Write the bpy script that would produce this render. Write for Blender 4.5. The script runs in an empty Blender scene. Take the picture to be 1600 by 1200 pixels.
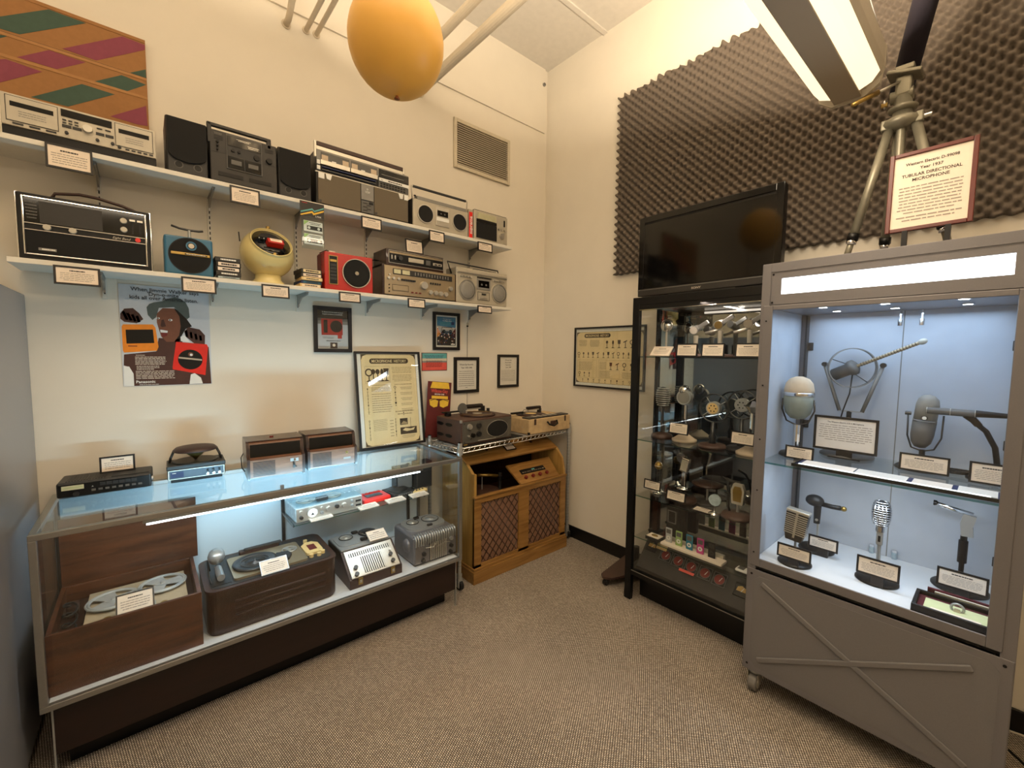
import bpy, bmesh, math, random
from mathutils import Vector, Matrix, Euler
PI = math.pi
SC = bpy.context.scene
COL = SC.collection
# ------------------------------------------------------------------ camera
CAM = Vector((-2.6927, -2.7030, 1.55))
yaw, pitch, roll = 0.858885, -0.0727438, 0.0113755
fw = Vector((math.cos(yaw)*math.cos(pitch), math.sin(yaw)*math.cos(pitch), math.sin(pitch)))
r0 = Vector((math.sin(yaw), -math.cos(yaw), 0)); u0 = r0.cross(fw)
rt = math.cos(roll)*r0 + math.sin(roll)*u0; up = -math.sin(roll)*r0 + math.cos(roll)*u0
cd = bpy.data.cameras.new('camera'); cam = bpy.data.objects.new('camera', cd); COL.objects.link(cam)
cam.matrix_world = Matrix(((rt.x, up.x, -fw.x, CAM.x), (rt.y, up.y, -fw.y, CAM.y), (rt.z, up.z, -fw.z, CAM.z), (0, 0, 0, 1)))
cd.sensor_width = 36.0; cd.lens = 36.0*666.617/1600; cd.clip_start = 0.02; cd.clip_end = 60
SC.camera = cam
# ------------------------------------------------------------------ world, exposure
W = bpy.data.worlds.new('world'); SC.world = W; W.use_nodes = True
W.node_tree.nodes['Background'].inputs[0].default_value = (1.0, 0.85, 0.65, 1)
W.node_tree.nodes['Background'].inputs[1].default_value = 0.05
SC.view_settings.view_transform = 'Standard'; SC.view_settings.look = 'None'
SC.view_settings.gamma = 1.0; SC.view_settings.use_curve_mapping = False
SC.view_settings.exposure = 0.0
WARM = (1.0, 0.82, 0.60); COOL = (0.62, 0.82, 1.0)
def area(name, loc, sx, sy, power, color, direction, spread=PI):
    l = bpy.data.lights.new(name, 'AREA'); l.shape = 'RECTANGLE'; l.size = sx; l.size_y = sy
    l.energy = power; l.color = color; l.spread = spread
    o = bpy.data.objects.new(name, l); COL.objects.link(o); o.location = loc
    o.rotation_euler = Vector(direction).to_track_quat('-Z', 'Y').to_euler()
    return o
# lamps of the room (each sits inside the fitting built further down)
area('pendant_uplight', (-2.03, -2.205, 2.73), 2.5, 0.10, 190, WARM, (0, 0, 1))
area('pendant_downlight', (-1.95, -2.205, 2.594), 2.7, 0.15, 27, WARM, (0, 0, -1))
area('case_led_light', (-2.12, -0.575, 0.872), 1.16, 0.012, 6, COOL, (0, 0.75, -0.45))
area('case_led_spill', (-2.12, -0.556, 0.882), 1.16, 0.012, 5.6, (0.38, 0.76, 1.0), (0, 0.8, 0.55))
area('cabinet_led_light', (-0.37, -2.38, 1.742), 0.5, 0.62, 3.6, (0.58, 0.76, 1.0), (0, 0, -1))
area('cabinet_tray_light', (-0.50, -2.42, 1.062), 0.08, 0.55, 2.4, (0.75, 0.86, 1.0), (0, 0, -1))
area('header_lamp_light', (-0.648, -2.38, 1.845), 0.62, 0.05, 2.4, (0.80, 0.90, 1.0), (-1, 0, 0))
area('black_cabinet_light', (-0.30, -1.62, 1.832), 0.5, 0.03, 1.9, (1.0, 0.80, 0.66), (0, 0, -1))
# ------------------------------------------------------------------ materials
def lin(c):
    c = c.lstrip('#'); v = [int(c[i:i+2], 16)/255 for i in (0, 2, 4)]
    return tuple(x/12.92 if x <= 0.04045 else ((x+0.055)/1.055)**2.4 for x in v) + (1,)
MAT = {}
def mat(name, col, rough=0.5, metal=0.0, var=0.06, scale=40, bump=0.0, emit=None, es=0, coat=0, spec=0.5):
    m = bpy.data.materials.new(name); m.use_nodes = True; nt = m.node_tree; p = nt.nodes['Principled BSDF']
    c = lin(col); p.inputs['Roughness'].default_value = rough; p.inputs['Metallic'].default_value = metal
    p.inputs['Specular IOR Level'].default_value = spec; p.inputs['Coat Weight'].default_value = coat
    tc = nt.nodes.new('ShaderNodeTexCoord'); n = nt.nodes.new('ShaderNodeTexNoise'); n.inputs['Scale'].default_value = scale
    n.inputs['Detail'].default_value = 3; nt.links.new(tc.outputs['Object'], n.inputs['Vector'])
    r = nt.nodes.new('ShaderNodeValToRGB'); nt.links.new(n.outputs['Fac'], r.inputs['Fac'])
    r.color_ramp.elements[0].position = 0.3; r.color_ramp.elements[1].position = 0.7
    r.color_ramp.elements[0].color = tuple(x*(1-var) for x in c[:3]) + (1,)
    r.color_ramp.elements[1].color = tuple(min(1, x*(1+var)) for x in c[:3]) + (1,)
    nt.links.new(r.outputs['Color'], p.inputs['Base Color'])
    if bump:
        b = nt.nodes.new('ShaderNodeBump'); b.inputs['Strength'].default_value = bump; b.inputs['Distance'].default_value = 0.002
        nt.links.new(n.outputs['Fac'], b.inputs['Height']); nt.links.new(b.outputs['Normal'], p.inputs['Normal'])
    if emit: p.inputs['Emission Color'].default_value = (*emit, 1); p.inputs['Emission Strength'].default_value = es
    MAT[name] = m; return m
def wood(name, c1, c2, rough=0.4, scale=3.0, axis=0, stretch=9, coat=0.0):
    m = mat(name, c1, rough, coat=coat); nt = m.node_tree; p = nt.nodes['Principled BSDF']
    tc = nt.nodes.new('ShaderNodeTexCoord'); mp = nt.nodes.new('ShaderNodeMapping')
    s = [scale*stretch]*3; s[axis] = scale; mp.inputs['Scale'].default_value = s
    n = nt.nodes.new('ShaderNodeTexNoise'); n.inputs['Scale'].default_value = 1.6; n.inputs['Detail'].default_value = 6; n.inputs['Distortion'].default_value = 0.8
    r = nt.nodes.new('ShaderNodeValToRGB'); r.color_ramp.elements[0].position = 0.32; r.color_ramp.elements[1].position = 0.68
    r.color_ramp.elements[0].color = lin(c2); r.color_ramp.elements[1].color = lin(c1)
    L = nt.links.new; L(tc.outputs['Object'], mp.inputs['Vector']); L(mp.outputs['Vector'], n.inputs['Vector']); L(n.outputs['Fac'], r.inputs['Fac']); L(r.outputs['Color'], p.inputs['Base Color'])
    return m
def glass(name, tint=(0.93, 0.98, 0.96), ior=1.45, rough=0.0, k=1.0):
    m = bpy.data.materials.new(name); m.use_nodes = True; nt = m.node_tree; nt.nodes.clear()
    o = nt.nodes.new('ShaderNodeOutputMaterial'); mx = nt.nodes.new('ShaderNodeMixShader'); t = nt.nodes.new('ShaderNodeBsdfTransparent')
    g = nt.nodes.new('ShaderNodeBsdfGlossy'); f = nt.nodes.new('ShaderNodeFresnel'); f.inputs['IOR'].default_value = ior
    ml = nt.nodes.new('ShaderNodeMath'); ml.operation = 'MULTIPLY'; ml.inputs[1].default_value = k; ml.use_clamp = True
    ge = nt.nodes.new('ShaderNodeNewGeometry'); mi = nt.nodes.new('ShaderNodeMapRange'); mi.inputs['To Min'].default_value = ior; mi.inputs['To Max'].default_value = 1/ior
    nt.links.new(ge.outputs['Backfacing'], mi.inputs['Value']); nt.links.new(mi.outputs['Result'], f.inputs['IOR'])
    n = nt.nodes.new('ShaderNodeTexNoise'); n.inputs['Scale'].default_value = 2.0
    mr = nt.nodes.new('ShaderNodeMapRange'); mr.inputs['To Min'].default_value = rough; mr.inputs['To Max'].default_value = rough+0.01
    t.inputs['Color'].default_value = (*tint, 1); L = nt.links.new
    L(n.outputs['Fac'], mr.inputs['Value']); L(mr.outputs['Result'], g.inputs['Roughness'])
    L(f.outputs['Fac'], ml.inputs[0]); L(ml.outputs[0], mx.inputs['Fac']); L(t.outputs[0], mx.inputs[1]); L(g.outputs[0], mx.inputs[2]); L(mx.outputs[0], o.inputs['Surface'])
    MAT[name] = m; return m
mat('wall', '#E2DBCD', 0.9, var=0.015, scale=6, bump=0.05)
mat('ceiling', '#D2CCC2', 0.9, var=0.03, scale=25, bump=0.15)
mat('baseboard', '#0C0C0C', 0.35)
mat('greypanel', '#84868B', 0.25, var=0.04, scale=400, bump=0.03)
mat('shelfwhite', '#DDD9CE', 0.45, var=0.02); mat('white', '#E8E8E4', 0.5, var=0.02); mat('paper', '#E9E2DA', 0.7, var=0.02)
mat('cardpaper', '#EADCCB', 0.7, var=0.02); mat('ink', '#3A3532', 0.8); mat('inkgrey', '#9A9087', 0.8); mat('inklight', '#B9AEA2', 0.8)
mat('black', '#080808', 0.4, spec=0.35); mat('blackmatte', '#070707', 0.85, bump=0.2, scale=500); mat('blackgloss', '#050505', 0.08, var=0.0)
mat('frameblack', '#120D0C', 0.4); mat('darkgrey', '#262626', 0.5); mat('grey', '#5B5A57', 0.5); mat('midgrey', '#84827D', 0.5)
mat('speakercloth', '#7A5A46', 0.9, bump=0.3, scale=600); mat('wheelgrey', '#6F6C68', 0.5); mat('panelgrey', '#56534C', 0.5, 0.2); mat('bluegrey', '#3E4852', 0.35, 0.3); mat('charcoal', '#252321', 0.45); mat('silver', '#C9C5BB', 0.33, 0.75, var=0.03); mat('silverplastic', '#B9B2A2', 0.4, 0.25, var=0.03)
mat('champagne', '#A8977A', 0.35, 0.6, var=0.03); mat('chrome', '#E6E6E6', 0.08, 1.0, var=0.0); mat('steel', '#ACAEAD', 0.3, 0.55, var=0.04)
mat('darksteel', '#4A4A4A', 0.35, 0.8); mat('alu', '#9B9A97', 0.35, 0.85, var=0.03, scale=90); mat('cream', '#DCCB8C', 0.25, coat=0.4, var=0.02)
mat('blue', '#2C6685', 0.35, var=0.03); mat('darkblue', '#1B2D5C', 0.5); mat('red', '#B52419', 0.3, var=0.03); mat('brightred', '#E12A22', 0.3)
mat('darkred', '#6B1512', 0.5); mat('orange', '#E08A2C', 0.6); mat('orangeplastic', '#F08A1C', 0.5); mat('reelgrey', '#B4B8B8', 0.4, 0.2); mat('oldmetal', '#8E8A7A', 0.4, 0.45, var=0.06); mat('beige', '#B9A88C', 0.6); mat('purple', '#150F1C', 0.9, bump=0.3, scale=200)
mat('balloon', '#F2BA55', 0.38, var=0.03, scale=8); mat('balloonknot', '#8A4A18', 0.5); mat('grillecloth', '#6A6050', 0.9, bump=0.4, scale=900)
mat('cardboard', '#9E7144', 0.85, var=0.05, scale=60); mat('artgreen', '#42594E', 0.85, var=0.05); mat('artmagenta', '#8A4456', 0.85, var=0.05); mat('artlight', '#AE8050', 0.85)
mat('mirror', '#9FA3A3', 0.02, 1.0, var=0.0); mat('vent', '#C9BFA9', 0.5); mat('ventdark', '#6D6554', 0.6)
mat('gunmetal', '#767477', 0.42, 0.35, var=0.03, scale=250, bump=0.05); mat('gunpanel', '#716F70', 0.55, 0.15, var=0.04, scale=300, bump=0.05)
mat('cabback', '#B9C0CA', 0.6, var=0.04, scale=12); mat('deckwhite', '#D9DCE0', 0.35, var=0.03, scale=5); mat('caseback', '#C9D6DC', 0.45, var=0.01)
mat('duskgrey', '#2A2622', 0.55, var=0.1); mat('goldtone', '#A98C4E', 0.3, 0.8); mat('ivory', '#DDBE80', 0.4); mat('tan', '#BBA27A', 0.8, var=0.12, scale=25)
mat('leather', '#3A231C', 0.45, bump=0.4, scale=300); mat('brownleather', '#4B352C', 0.5, bump=0.35, scale=260); mat('handle', '#1D1412', 0.4)
mat('palegreen', '#C9CFA0', 0.8); mat('velvet', '#4A0F1C', 0.95); mat('skin', '#4A2A1E', 0.7); mat('skinlight', '#7B4A33', 0.7); mat('hat', '#5C625C', 0.9)
mat('posterbg', '#C6C9CE', 0.5, var=0.02); mat('parchment', '#E6D3A6', 0.6, var=0.05, scale=10); mat('sepia', '#4B3C2C', 0.8); mat('sepialight', '#A18E6C', 0.8)
mat('skyblue', '#3F7FA8', 0.5); mat('teal', '#5FA7A5', 0.5); mat('coral', '#D9574A', 0.5); mat('burgundy', '#5E211F', 0.5); mat('yellow', '#E3B93C', 0.5)
mat('mahogany', '#5E231A', 0.35, var=0.15, scale=18); mat('podgreen', '#9DBE73', 0.35, 0.4); mat('podblue', '#2A86A8', 0.35, 0.4); mat('podpink', '#C6428F', 0.35, 0.4)
mat('podsilver', '#BFC2C4', 0.35, 0.4); mat('meterface', '#C9A15C', 0.5); mat('meterred', '#7A1512', 0.4); mat('brown', '#39241C', 0.5, var=0.1)
mat('lens', '#FFF1CF', 0.5, emit=(1.0, 0.82, 0.55), es=1.25, var=0); mat('ledtube', '#FFFFFF', 0.5, emit=(0.88, 0.95, 1.0), es=9.0, var=0)
mat('ledspot', '#FFFFFF', 0.5, emit=(0.9, 0.96, 1.0), es=14.0, var=0); mat('headerlens', '#FFFFFF', 0.5, emit=(0.86, 0.94, 1.0), es=3.2, var=0)
mat('bulbwarm', '#FFFFFF', 0.5, emit=(1.0, 0.82, 0.68), es=2.2, var=0); mat('trayglow', '#F2F7FA', 0.4, emit=(0.85, 0.93, 1.0), es=0.9, var=0)
mat('dialglow', '#C7C4A0', 0.4); mat('fixture', '#C8BFAE', 0.5, var=0.02); mat('fixtureperf', '#A89C88', 0.6, bump=0.3, scale=900)
mat('pipe', '#CFC2AB', 0.5, var=0.03); mat('spongepale', '#CBB9A0', 0.9); mat('greengrey', '#7D8780', 0.55, var=0.08); mat('speckle', '#8B8880', 0.5, var=0.25, scale=700)
mat('wall_fire_red', '#A81A14', 0.4); mat('cable', '#15130F', 0.5); mat('rubber', '#0A0A0A', 0.7); mat('transparentish', '#A9BBC2', 0.12, var=0.2, scale=60)
wood('walnut', '#5F361F', '#3D2012', 0.35, 2.2, 0, 9, 0.2); wood('walnutdark', '#3A2015', '#241209', 0.3, 2.5, 0, 8, 0.3)
wood('oak', '#9C743E', '#7B5626', 0.4, 2.0, 0, 10, 0.1); wood('oakside', '#AE8A4A', '#8F6C34', 0.45, 2.0, 2, 10); wood('teak', '#86604A', '#644434', 0.3, 3.5, 0, 9, 0.4)
wood('laminate', '#22120D', '#180C08', 0.35, 1.2, 0, 9); wood('playwood', '#AA8B58', '#86683A', 0.55, 4, 0, 6)
glass('glass', (0.975, 0.985, 0.98)); glass('glasstop', (0.95, 0.98, 0.975)); glass('smoke', (0.45, 0.45, 0.46), 1.5); glass('acrylic', (0.86, 0.93, 0.95), 1.5)
glass('glassedge', (0.55, 0.78, 0.72), 1.5)
def carpet():
    m = mat('carpet', '#6E6254', 0.95); nt = m.node_tree; p = nt.nodes['Principled BSDF']; L = nt.links.new
    tc = nt.nodes.new('ShaderNodeTexCoord'); b = nt.nodes.new('ShaderNodeTexBrick'); mp = nt.nodes.new('ShaderNodeMapping'); mp.inputs['Rotation'].default_value = (0, 0, math.radians(-31)); L(tc.outputs['Object'], mp.inputs['Vector']); L(mp.outputs['Vector'], b.inputs['Vector'])
    b.inputs['Color1'].default_value = lin('#DDD1C0'); b.inputs['Color2'].default_value = lin('#B8AB9B'); b.inputs['Mortar'].default_value = lin('#3E342A')
    b.inputs['Scale'].default_value = 1.0; b.inputs['Brick Width'].default_value = 0.0075; b.inputs['Row Height'].default_value = 0.0092
    b.inputs['Mortar Size'].default_value = 0.0019; b.inputs['Mortar Smooth'].default_value = 0.6
    n = nt.nodes.new('ShaderNodeTexNoise'); n.inputs['Scale'].default_value = 160; n.inputs['Detail'].default_value = 4; L(tc.outputs['Object'], n.inputs['Vector'])
    n2 = nt.nodes.new('ShaderNodeTexNoise'); n2.inputs['Scale'].default_value = 2.0; L(tc.outputs['Object'], n2.inputs['Vector'])
    mx = nt.nodes.new('ShaderNodeMix'); mx.data_type = 'RGBA'; mx.blend_type = 'MULTIPLY'; mx.inputs[0].default_value = 0.55
    ad = nt.nodes.new('ShaderNodeMath'); ad.operation = 'ADD'; L(n.outputs['Fac'], ad.inputs[0]); L(n2.outputs['Fac'], ad.inputs[1])
    L(b.outputs['Color'], mx.inputs[6]); L(ad.outputs[0], mx.inputs[7]); L(mx.outputs[2], p.inputs['Base Color'])
    bu = nt.nodes.new('ShaderNodeBump'); bu.inputs['Distance'].default_value = 0.004; bu.inputs['Strength'].default_value = 0.8; bu.invert = True
    L(b.outputs['Fac'], bu.inputs['Height']); L(bu.outputs['Normal'], p.inputs['Normal'])
carpet()
mat('foam', '#645A50', 0.95, var=0.06, scale=300, bump=0.1)
# ------------------------------------------------------------------ shapes (each returns a list of (verts, faces, material, smooth))
_bc = {}
def bx(m, x0, x1, y0, y1, z0, z1, b=0, s=2):
    if x0 > x1: x0, x1 = x1, x0
    if y0 > y1: y0, y1 = y1, y0
    if z0 > z1: z0, z1 = z1, z0
    if b <= 0:
        V = [(x, y, z) for x in (x0, x1) for y in (y0, y1) for z in (z0, z1)]
        return [(V, [(0,1,3,2),(4,6,7,5),(0,4,5,1),(2,3,7,6),(0,2,6,4),(1,5,7,3)], m, False)]
    b = min(b, 0.49*min(x1-x0, y1-y0, z1-z0))
    bm = bmesh.new(); bmesh.ops.create_cube(bm, size=1)
    for v in bm.verts: v.co = Vector(((x0+x1)/2+v.co.x*(x1-x0), (y0+y1)/2+v.co.y*(y1-y0), (z0+z1)/2+v.co.z*(z1-z0)))
    bmesh.ops.bevel(bm, geom=bm.edges[:], offset=b, segments=s, affect='EDGES', profile=0.5)
    bm.verts.index_update(); V = [tuple(v.co) for v in bm.verts]; F = [tuple(v.index for v in f.verts) for f in bm.faces]; bm.free()
    return [(V, F, m, False)]
def _ax(ax, r, a, h):
    x, y = r*math.cos(a), r*math.sin(a)
    return (x, y, h) if ax == 'z' else ((x, -h, y) if ax == '-y' else ((x, h, -y) if ax == 'y' else (h, x, y)))
def lt(m, prof, c=(0, 0, 0), ax='z', n=28, smooth=True, sx=1, sy=1):
    V = []; F = []; k = len(prof)
    for r, h in prof:
        for i in range(n):
            q = _ax(ax, max(r, 1e-5), 2*PI*i/n, h); V.append((c[0]+q[0]*sx, c[1]+q[1]*sy, c[2]+q[2]))
    for j in range(k-1):
        for i in range(n):
            F.append((j*n+i, j*n+(i+1) % n, (j+1)*n+(i+1) % n, (j+1)*n+i))
    F.append(tuple(range(n-1, -1, -1))); F.append(tuple((k-1)*n+i for i in range(n)))
    return [(V, F, m, smooth)]
def cy(m, c, r, h, ax='z', r2=None, n=24, b=0):
    r2 = r if r2 is None else r2
    if b: return lt(m, [(r-b, 0), (r, b), (r2, h-b), (r2-b, h)], c, ax, n, False)
    return lt(m, [(r, 0), (r2, h)], c, ax, n, False)
def el(m, c, r, n=20):
    prof = [(math.sin(PI*i/(n//2)), -math.cos(PI*i/(n//2))) for i in range(n//2+1)]
    s = lt(m, prof, (0, 0, 0), 'z', n); V = [(c[0]+x*r[0], c[1]+y*r[1], c[2]+z*r[2]) for x, y, z in s[0][0]]
    return [(V, s[0][1], m, True)]
def tb(m, pts, r, n=8, closed=False, r2=None):
    P = [Vector(p) for p in pts]; V = []; F = []; k = len(P); prev = None
    for i, p in enumerate(P):
        if closed: t = (P[(i+1) % k]-P[i-1])
        else: t = P[min(i+1, k-1)]-P[max(i-1, 0)]
        t.normalize()
        if prev is None:
            a = Vector((0, 0, 1)) if abs(t.z) < 0.9 else Vector((1, 0, 0)); u = t.cross(a).normalized()
        else: u = (prev - t*prev.dot(t)).normalized()
        prev = u; w = t.cross(u); rr = r if r2 is None else r+(r2-r)*i/(k-1)
        for j in range(n): V.append(tuple(p+rr*(math.cos(2*PI*j/n)*u+math.sin(2*PI*j/n)*w)))
    for i in range(k if closed else k-1):
        for j in range(n):
            a, b2 = i*n, ((i+1) % k)*n; F.append((a+j, a+(j+1) % n, b2+(j+1) % n, b2+j))
    if not closed: F.append(tuple(range(n-1, -1, -1))); F.append(tuple((k-1)*n+j for j in range(n)))
    return [(V, F, m, True)]
def tr(m, c, R, r, ax='z', n=36, k=8, a0=0, a1=2*PI):
    full = abs(a1-a0-2*PI) < 1e-6; cnt = n if full else n+1
    pts = []
    for i in range(cnt):
        q = _ax(ax, R, a0+(a1-a0)*i/n, 0); pts.append((c[0]+q[0], c[1]+q[1], c[2]+q[2]))
    return tb(m, pts, r, k, full)
def pr(m, pts, d0, d1, pl='xz', smooth=False):
    def q(a, b, d): return (a, d, b) if pl == 'xz' else ((d, a, b) if pl == 'yz' else (a, b, d))
    n = len(pts); V = [q(a, b, d0) for a, b in pts]+[q(a, b, d1) for a, b in pts]
    F = [tuple(range(n)), tuple(range(2*n-1, n-1, -1))]+[(i, i+n, (i+1) % n+n, (i+1) % n) for i in range(n)]
    return [(V, F, m, smooth)]
def ql(m, x0, x1, z0, z1, y, t=0.0006): return bx(m, x0, x1, y, y+t, z0, z1)
def pl(m, pts, y, t=0.0006): return pr(m, pts, y, y+t)
def ds(m, cx, cz, r, y, t=0.0006, n=28, rz=None):
    k = (rz or r)/r; return pr(m, [(cx+r*math.cos(2*PI*i/n), cz+r*k*math.sin(2*PI*i/n)) for i in range(n)], y, y+t)
def rim(m, cx, cz, r, w, y, t=0.003, n=32):
    V = []; F = []
    for i in range(n):
        a = 2*PI*i/n; c, s = math.cos(a), math.sin(a)
        V += [(cx+r*c, y, cz+r*s), (cx+(r-w)*c, y, cz+(r-w)*s), (cx+r*c, y+t, cz+r*s), (cx+(r-w)*c, y+t, cz+(r-w)*s)]
    for i in range(n):
        a, b = 4*i, 4*((i+1) % n); F += [(a, b, b+1, a+1), (a, a+2, b+2, b), (a+1, b+1, b+3, a+3), (a+2, a+3, b+3, b+2)]
    return [(V, F, m, False)]
def frm(m, x0, x1, z0, z1, w, y0, y1, b=0):
    return bx(m, x0, x0+w, y0, y1, z0, z1, b)+bx(m, x1-w, x1, y0, y1, z0, z1, b)+bx(m, x0+w, x1-w, y0, y1, z0, z0+w, b)+bx(m, x0+w, x1-w, y0, y1, z1-w, z1, b)
_tc = {}
def tx(m, s, size, x, z, y, al='C', bold=0.0, wx=1.0, it=0.0):
    key = (s, bold, it)
    if key not in _tc:
        c = bpy.data.curves.new('t', 'FONT'); c.body = s; c.size = 1; c.extrude = 0.0; c.offset = bold; c.resolution_u = 2; c.shear = it
        o = bpy.data.objects.new('t', c); COL.objects.link(o); dg = bpy.context.evaluated_depsgraph_get(); dg.update()
        me = bpy.data.meshes.new_from_object(o.evaluated_get(dg))
        V = [tuple(v.co) for v in me.vertices]; F = [tuple(p.vertices) for p in me.polygons]
        bpy.data.objects.remove(o); bpy.data.curves.remove(c); bpy.data.meshes.remove(me)
        _tc[key] = (V, F)
    V, F = _tc[key]
    if not V: return []
    xs = [v[0] for v in V]; w = max(xs)-min(xs); off = {'C': min(xs)+w/2, 'L': min(xs), 'R': max(xs)}[al]
    V2 = [(x+(v[0]-off)*size*wx, y, z+v[1]*size) for v in V]
    return [(V2, F, m, False)]
def ln(m, x0, x1, z0, z1, n, y, seed=1, h=0.35, words=True, center=True):
    rd = random.Random(seed); V = []; F = []; dz = (z1-z0)/n
    for i in range(n):
        zc = z1-dz*(i+0.5); a = x0; b = x1-(x1-x0)*(0.25*rd.random() if i in (n-1,) else 0.08*rd.random())
        if center: d = (x1-b)/2; a += d; b += d
        hh = dz*h/2; x = a
        while x < b-1e-6:
            w = (x1-x0)*(0.05+0.11*rd.random()) if words else (b-a); e = min(x+w, b); k = len(V)
            V += [(x, y, zc-hh), (e, y, zc-hh), (e, y, zc+hh), (x, y, zc+hh)]; F.append((k, k+1, k+2, k+3)); x = e+(x1-x0)*0.018
    return [(V, F, m, False)]
def flatten(a):
    if isinstance(a, tuple) and len(a) == 4 and isinstance(a[2], str): return [a]
    o = []
    for b in a: o += flatten(b)
    return o
def xf(M, *shapes):
    out = []
    for s in [flatten(shapes)]:
        for V, F, m, sm in s: out.append(([tuple(M @ Vector(v)) for v in V], F, m, sm))
    return out
def mv(x, y, z, *shapes): return xf(Matrix.Translation((x, y, z)), *shapes)
def rot(a, ax, c, *shapes):
    T = Matrix.Translation(c); return xf(T @ Matrix.Rotation(a, 4, ax) @ T.inverted(), *shapes)
# ------------------------------------------------------------------ objects
def mesh(name, shapes):
    V = []; F = []; mi = []; sm = []; mats = []
    for s in [flatten(shapes)]:
        for v, f, m, s1 in s:
            if m not in mats: mats.append(m)
            k = len(V); V += v; idx = mats.index(m)
            for q in f: F.append(tuple(i+k for i in q)); mi.append(idx); sm.append(s1)
    me = bpy.data.meshes.new(name); me.from_pydata(V, [], F); me.update()
    for m in mats: me.materials.append(MAT[m])
    me.polygons.foreach_set('material_index', mi); me.polygons.foreach_set('use_smooth', sm)
    bm = bmesh.new(); bm.from_mesh(me)
    lp = [f for f in bm.faces if len(f.verts) > 4]
    if lp: bmesh.ops.triangulate(bm, faces=lp)
    bmesh.ops.recalc_face_normals(bm, faces=bm.faces[:]); bm.to_mesh(me); bm.free()
    return me
def part(parent, name, *shapes, label=None):
    o = bpy.data.objects.new(name, mesh(name, shapes)); COL.objects.link(o)
    if parent is not None: o.parent = parent
    if label: o['label'] = label
    return o
def thing(name, label, cat, loc=(0, 0, 0), rz=0.0, group=None):
    o = bpy.data.objects.new(name, None); COL.objects.link(o); o.empty_display_size = 0.05
    o.location = loc; o.rotation_euler = (0, 0, rz); o['label'] = label; o['category'] = cat
    if group: o['group'] = group
    return o
def single(name, label, cat, *shapes, loc=(0, 0, 0), rz=0.0, group=None):
    o = part(None, name, *shapes); o.location = loc; o.rotation_euler = (0, 0, rz); o['label'] = label; o['category'] = cat
    if group: o['group'] = group
    return o
def struct(name, *shapes):
    o = part(None, name, *shapes); o['kind'] = 'structure'; return o
def dup(root, loc=None, rz=None, label=None):
    def cp(o, par):
        c = o.copy(); COL.objects.link(c)
        if par is not None: c.parent = par
        for ch in list(o.children): cp(ch, c)
        return c
    c = cp(root, None)
    if loc: c.location = loc
    if rz is not None: c.rotation_euler = (0, 0, rz)
    if label: c['label'] = label
    return c
WB = -PI/2     # rotation of things that face the same way as the right-hand wall
# ------------------------------------------------------------------ the room
X0, Y0, H = -5.2, -4.6, 3.93
struct('floor', bx('carpet', X0, 0, Y0, 0, -0.05, 0))
struct('ceiling', bx('ceiling', X0, 0, Y0, 0, H, H+0.05), bx('ceiling', X0, 0, -0.62, -0.585, H-0.012, H), bx('ceiling', -1.55, -1.515, Y0, -0.62, H-0.012, H))
struct('wall_back', bx('wall', X0, 0, 0, 0.1, 0, H), bx('wall', X0, -0.035, -0.012, 0, 3.415, H))
struct('wall_right', bx('wall', 0, 0.1, Y0, 0.1, 0, H))
struct('wall_left', bx('wall', X0-0.1, X0, Y0, 0.1, 0, H))
struct('wall_front', bx('wall', X0, 0.1, Y0-0.1, Y0, 0, H))
struct('baseboard_right', bx('baseboard', -0.012, 0, Y0, 0, 0, 0.1, 0.004))
struct('baseboard_back', bx('baseboard', X0, -0.012, -0.012, 0, 0, 0.1, 0.004))
def hole(x, z): return []
# grey locker panel left of the showcase
t = thing('storage_locker', 'tall dark grey metal locker standing at the left end of the glass showcase', 'locker', (-3.06, -0.002, 0), 0)
part(t, 'side_panel', bx('greypanel', -0.02, 0, -1.28, 0, 0.06, 1.77, 0.004))
part(t, 'carcass', bx('greypanel', -0.5, -0.021, -1.27, 0, 0.06, 1.765, 0.004))
part(t, 'base', bx('black', -0.49, -0.02, -1.25, -0.01, 0, 0.06))
# ventilation grille
t = thing('ventilation_grille', 'white louvred air return grille high on the wall near the corner', 'vent', (-0.946, -0.004, 2.885))
part(t, 'frame', frm('vent', 0, 0.527, 0, 0.345, 0.026, -0.012, 0.003, 0.003))
part(t, 'louvres', bx('ventdark', 0.027, 0.5, 0, 0.003, 0.027, 0.318), *[pr('vent', [(-0.011, 0.029+i*0.0152), (-0.001, 0.038+i*0.0152), (-0.001, 0.0405+i*0.0152), (-0.011, 0.0335+i*0.0152)], 0.027, 0.5, 'yz') for i in range(19)])
# pipes through the wall below the beam
for i, (x, z, r, lab) in enumerate([(-2.029, 3.336, 0.016, 'painted conduit with an elbow, leftmost of the three thin ones by the beam'),
        (-1.927, 3.352, 0.0125, 'thin painted conduit, middle one of three coming out below the beam'),
        (-1.872, 3.355, 0.0125, 'thin painted conduit, rightmost of three coming out below the beam'),
        (-1.216, 3.300, 0.030, 'thick painted pipe behind the balloon, the one nearer the corner'),
        (-1.30, 3.40, 0.026, 'thick painted pipe behind the balloon, the one farther from the corner')]):
    if i == 0: s = [tb('pipe', [(0, 0, 0), (0, -0.05, 0.0), (0, -0.09, 0.02), (0, -0.12, 0.045), (0, -0.18, 0.06), (0, -2.6, 0.06)], r, 12)]
    else: s = [cy('pipe', (0, -2.6, 0), r, 2.6, 'y', n=16)]
    single('ceiling_pipe', lab, 'pipe', *s, cy('pipe', (0, -0.004, 0), r+0.008, 0.004, 'y'), loc=(x, -0.001, z), group='painted pipes under the ceiling')
single('wall_plug', 'small round grey cap on the beam right beside the corner', 'cap', cy('midgrey', (0, 0, 0), 0.014, 0.012, '-y'), cy('darkgrey', (0, -0.012, 0), 0.006, 0.002, '-y'), loc=(-0.055, -0.012, 3.80))
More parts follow.
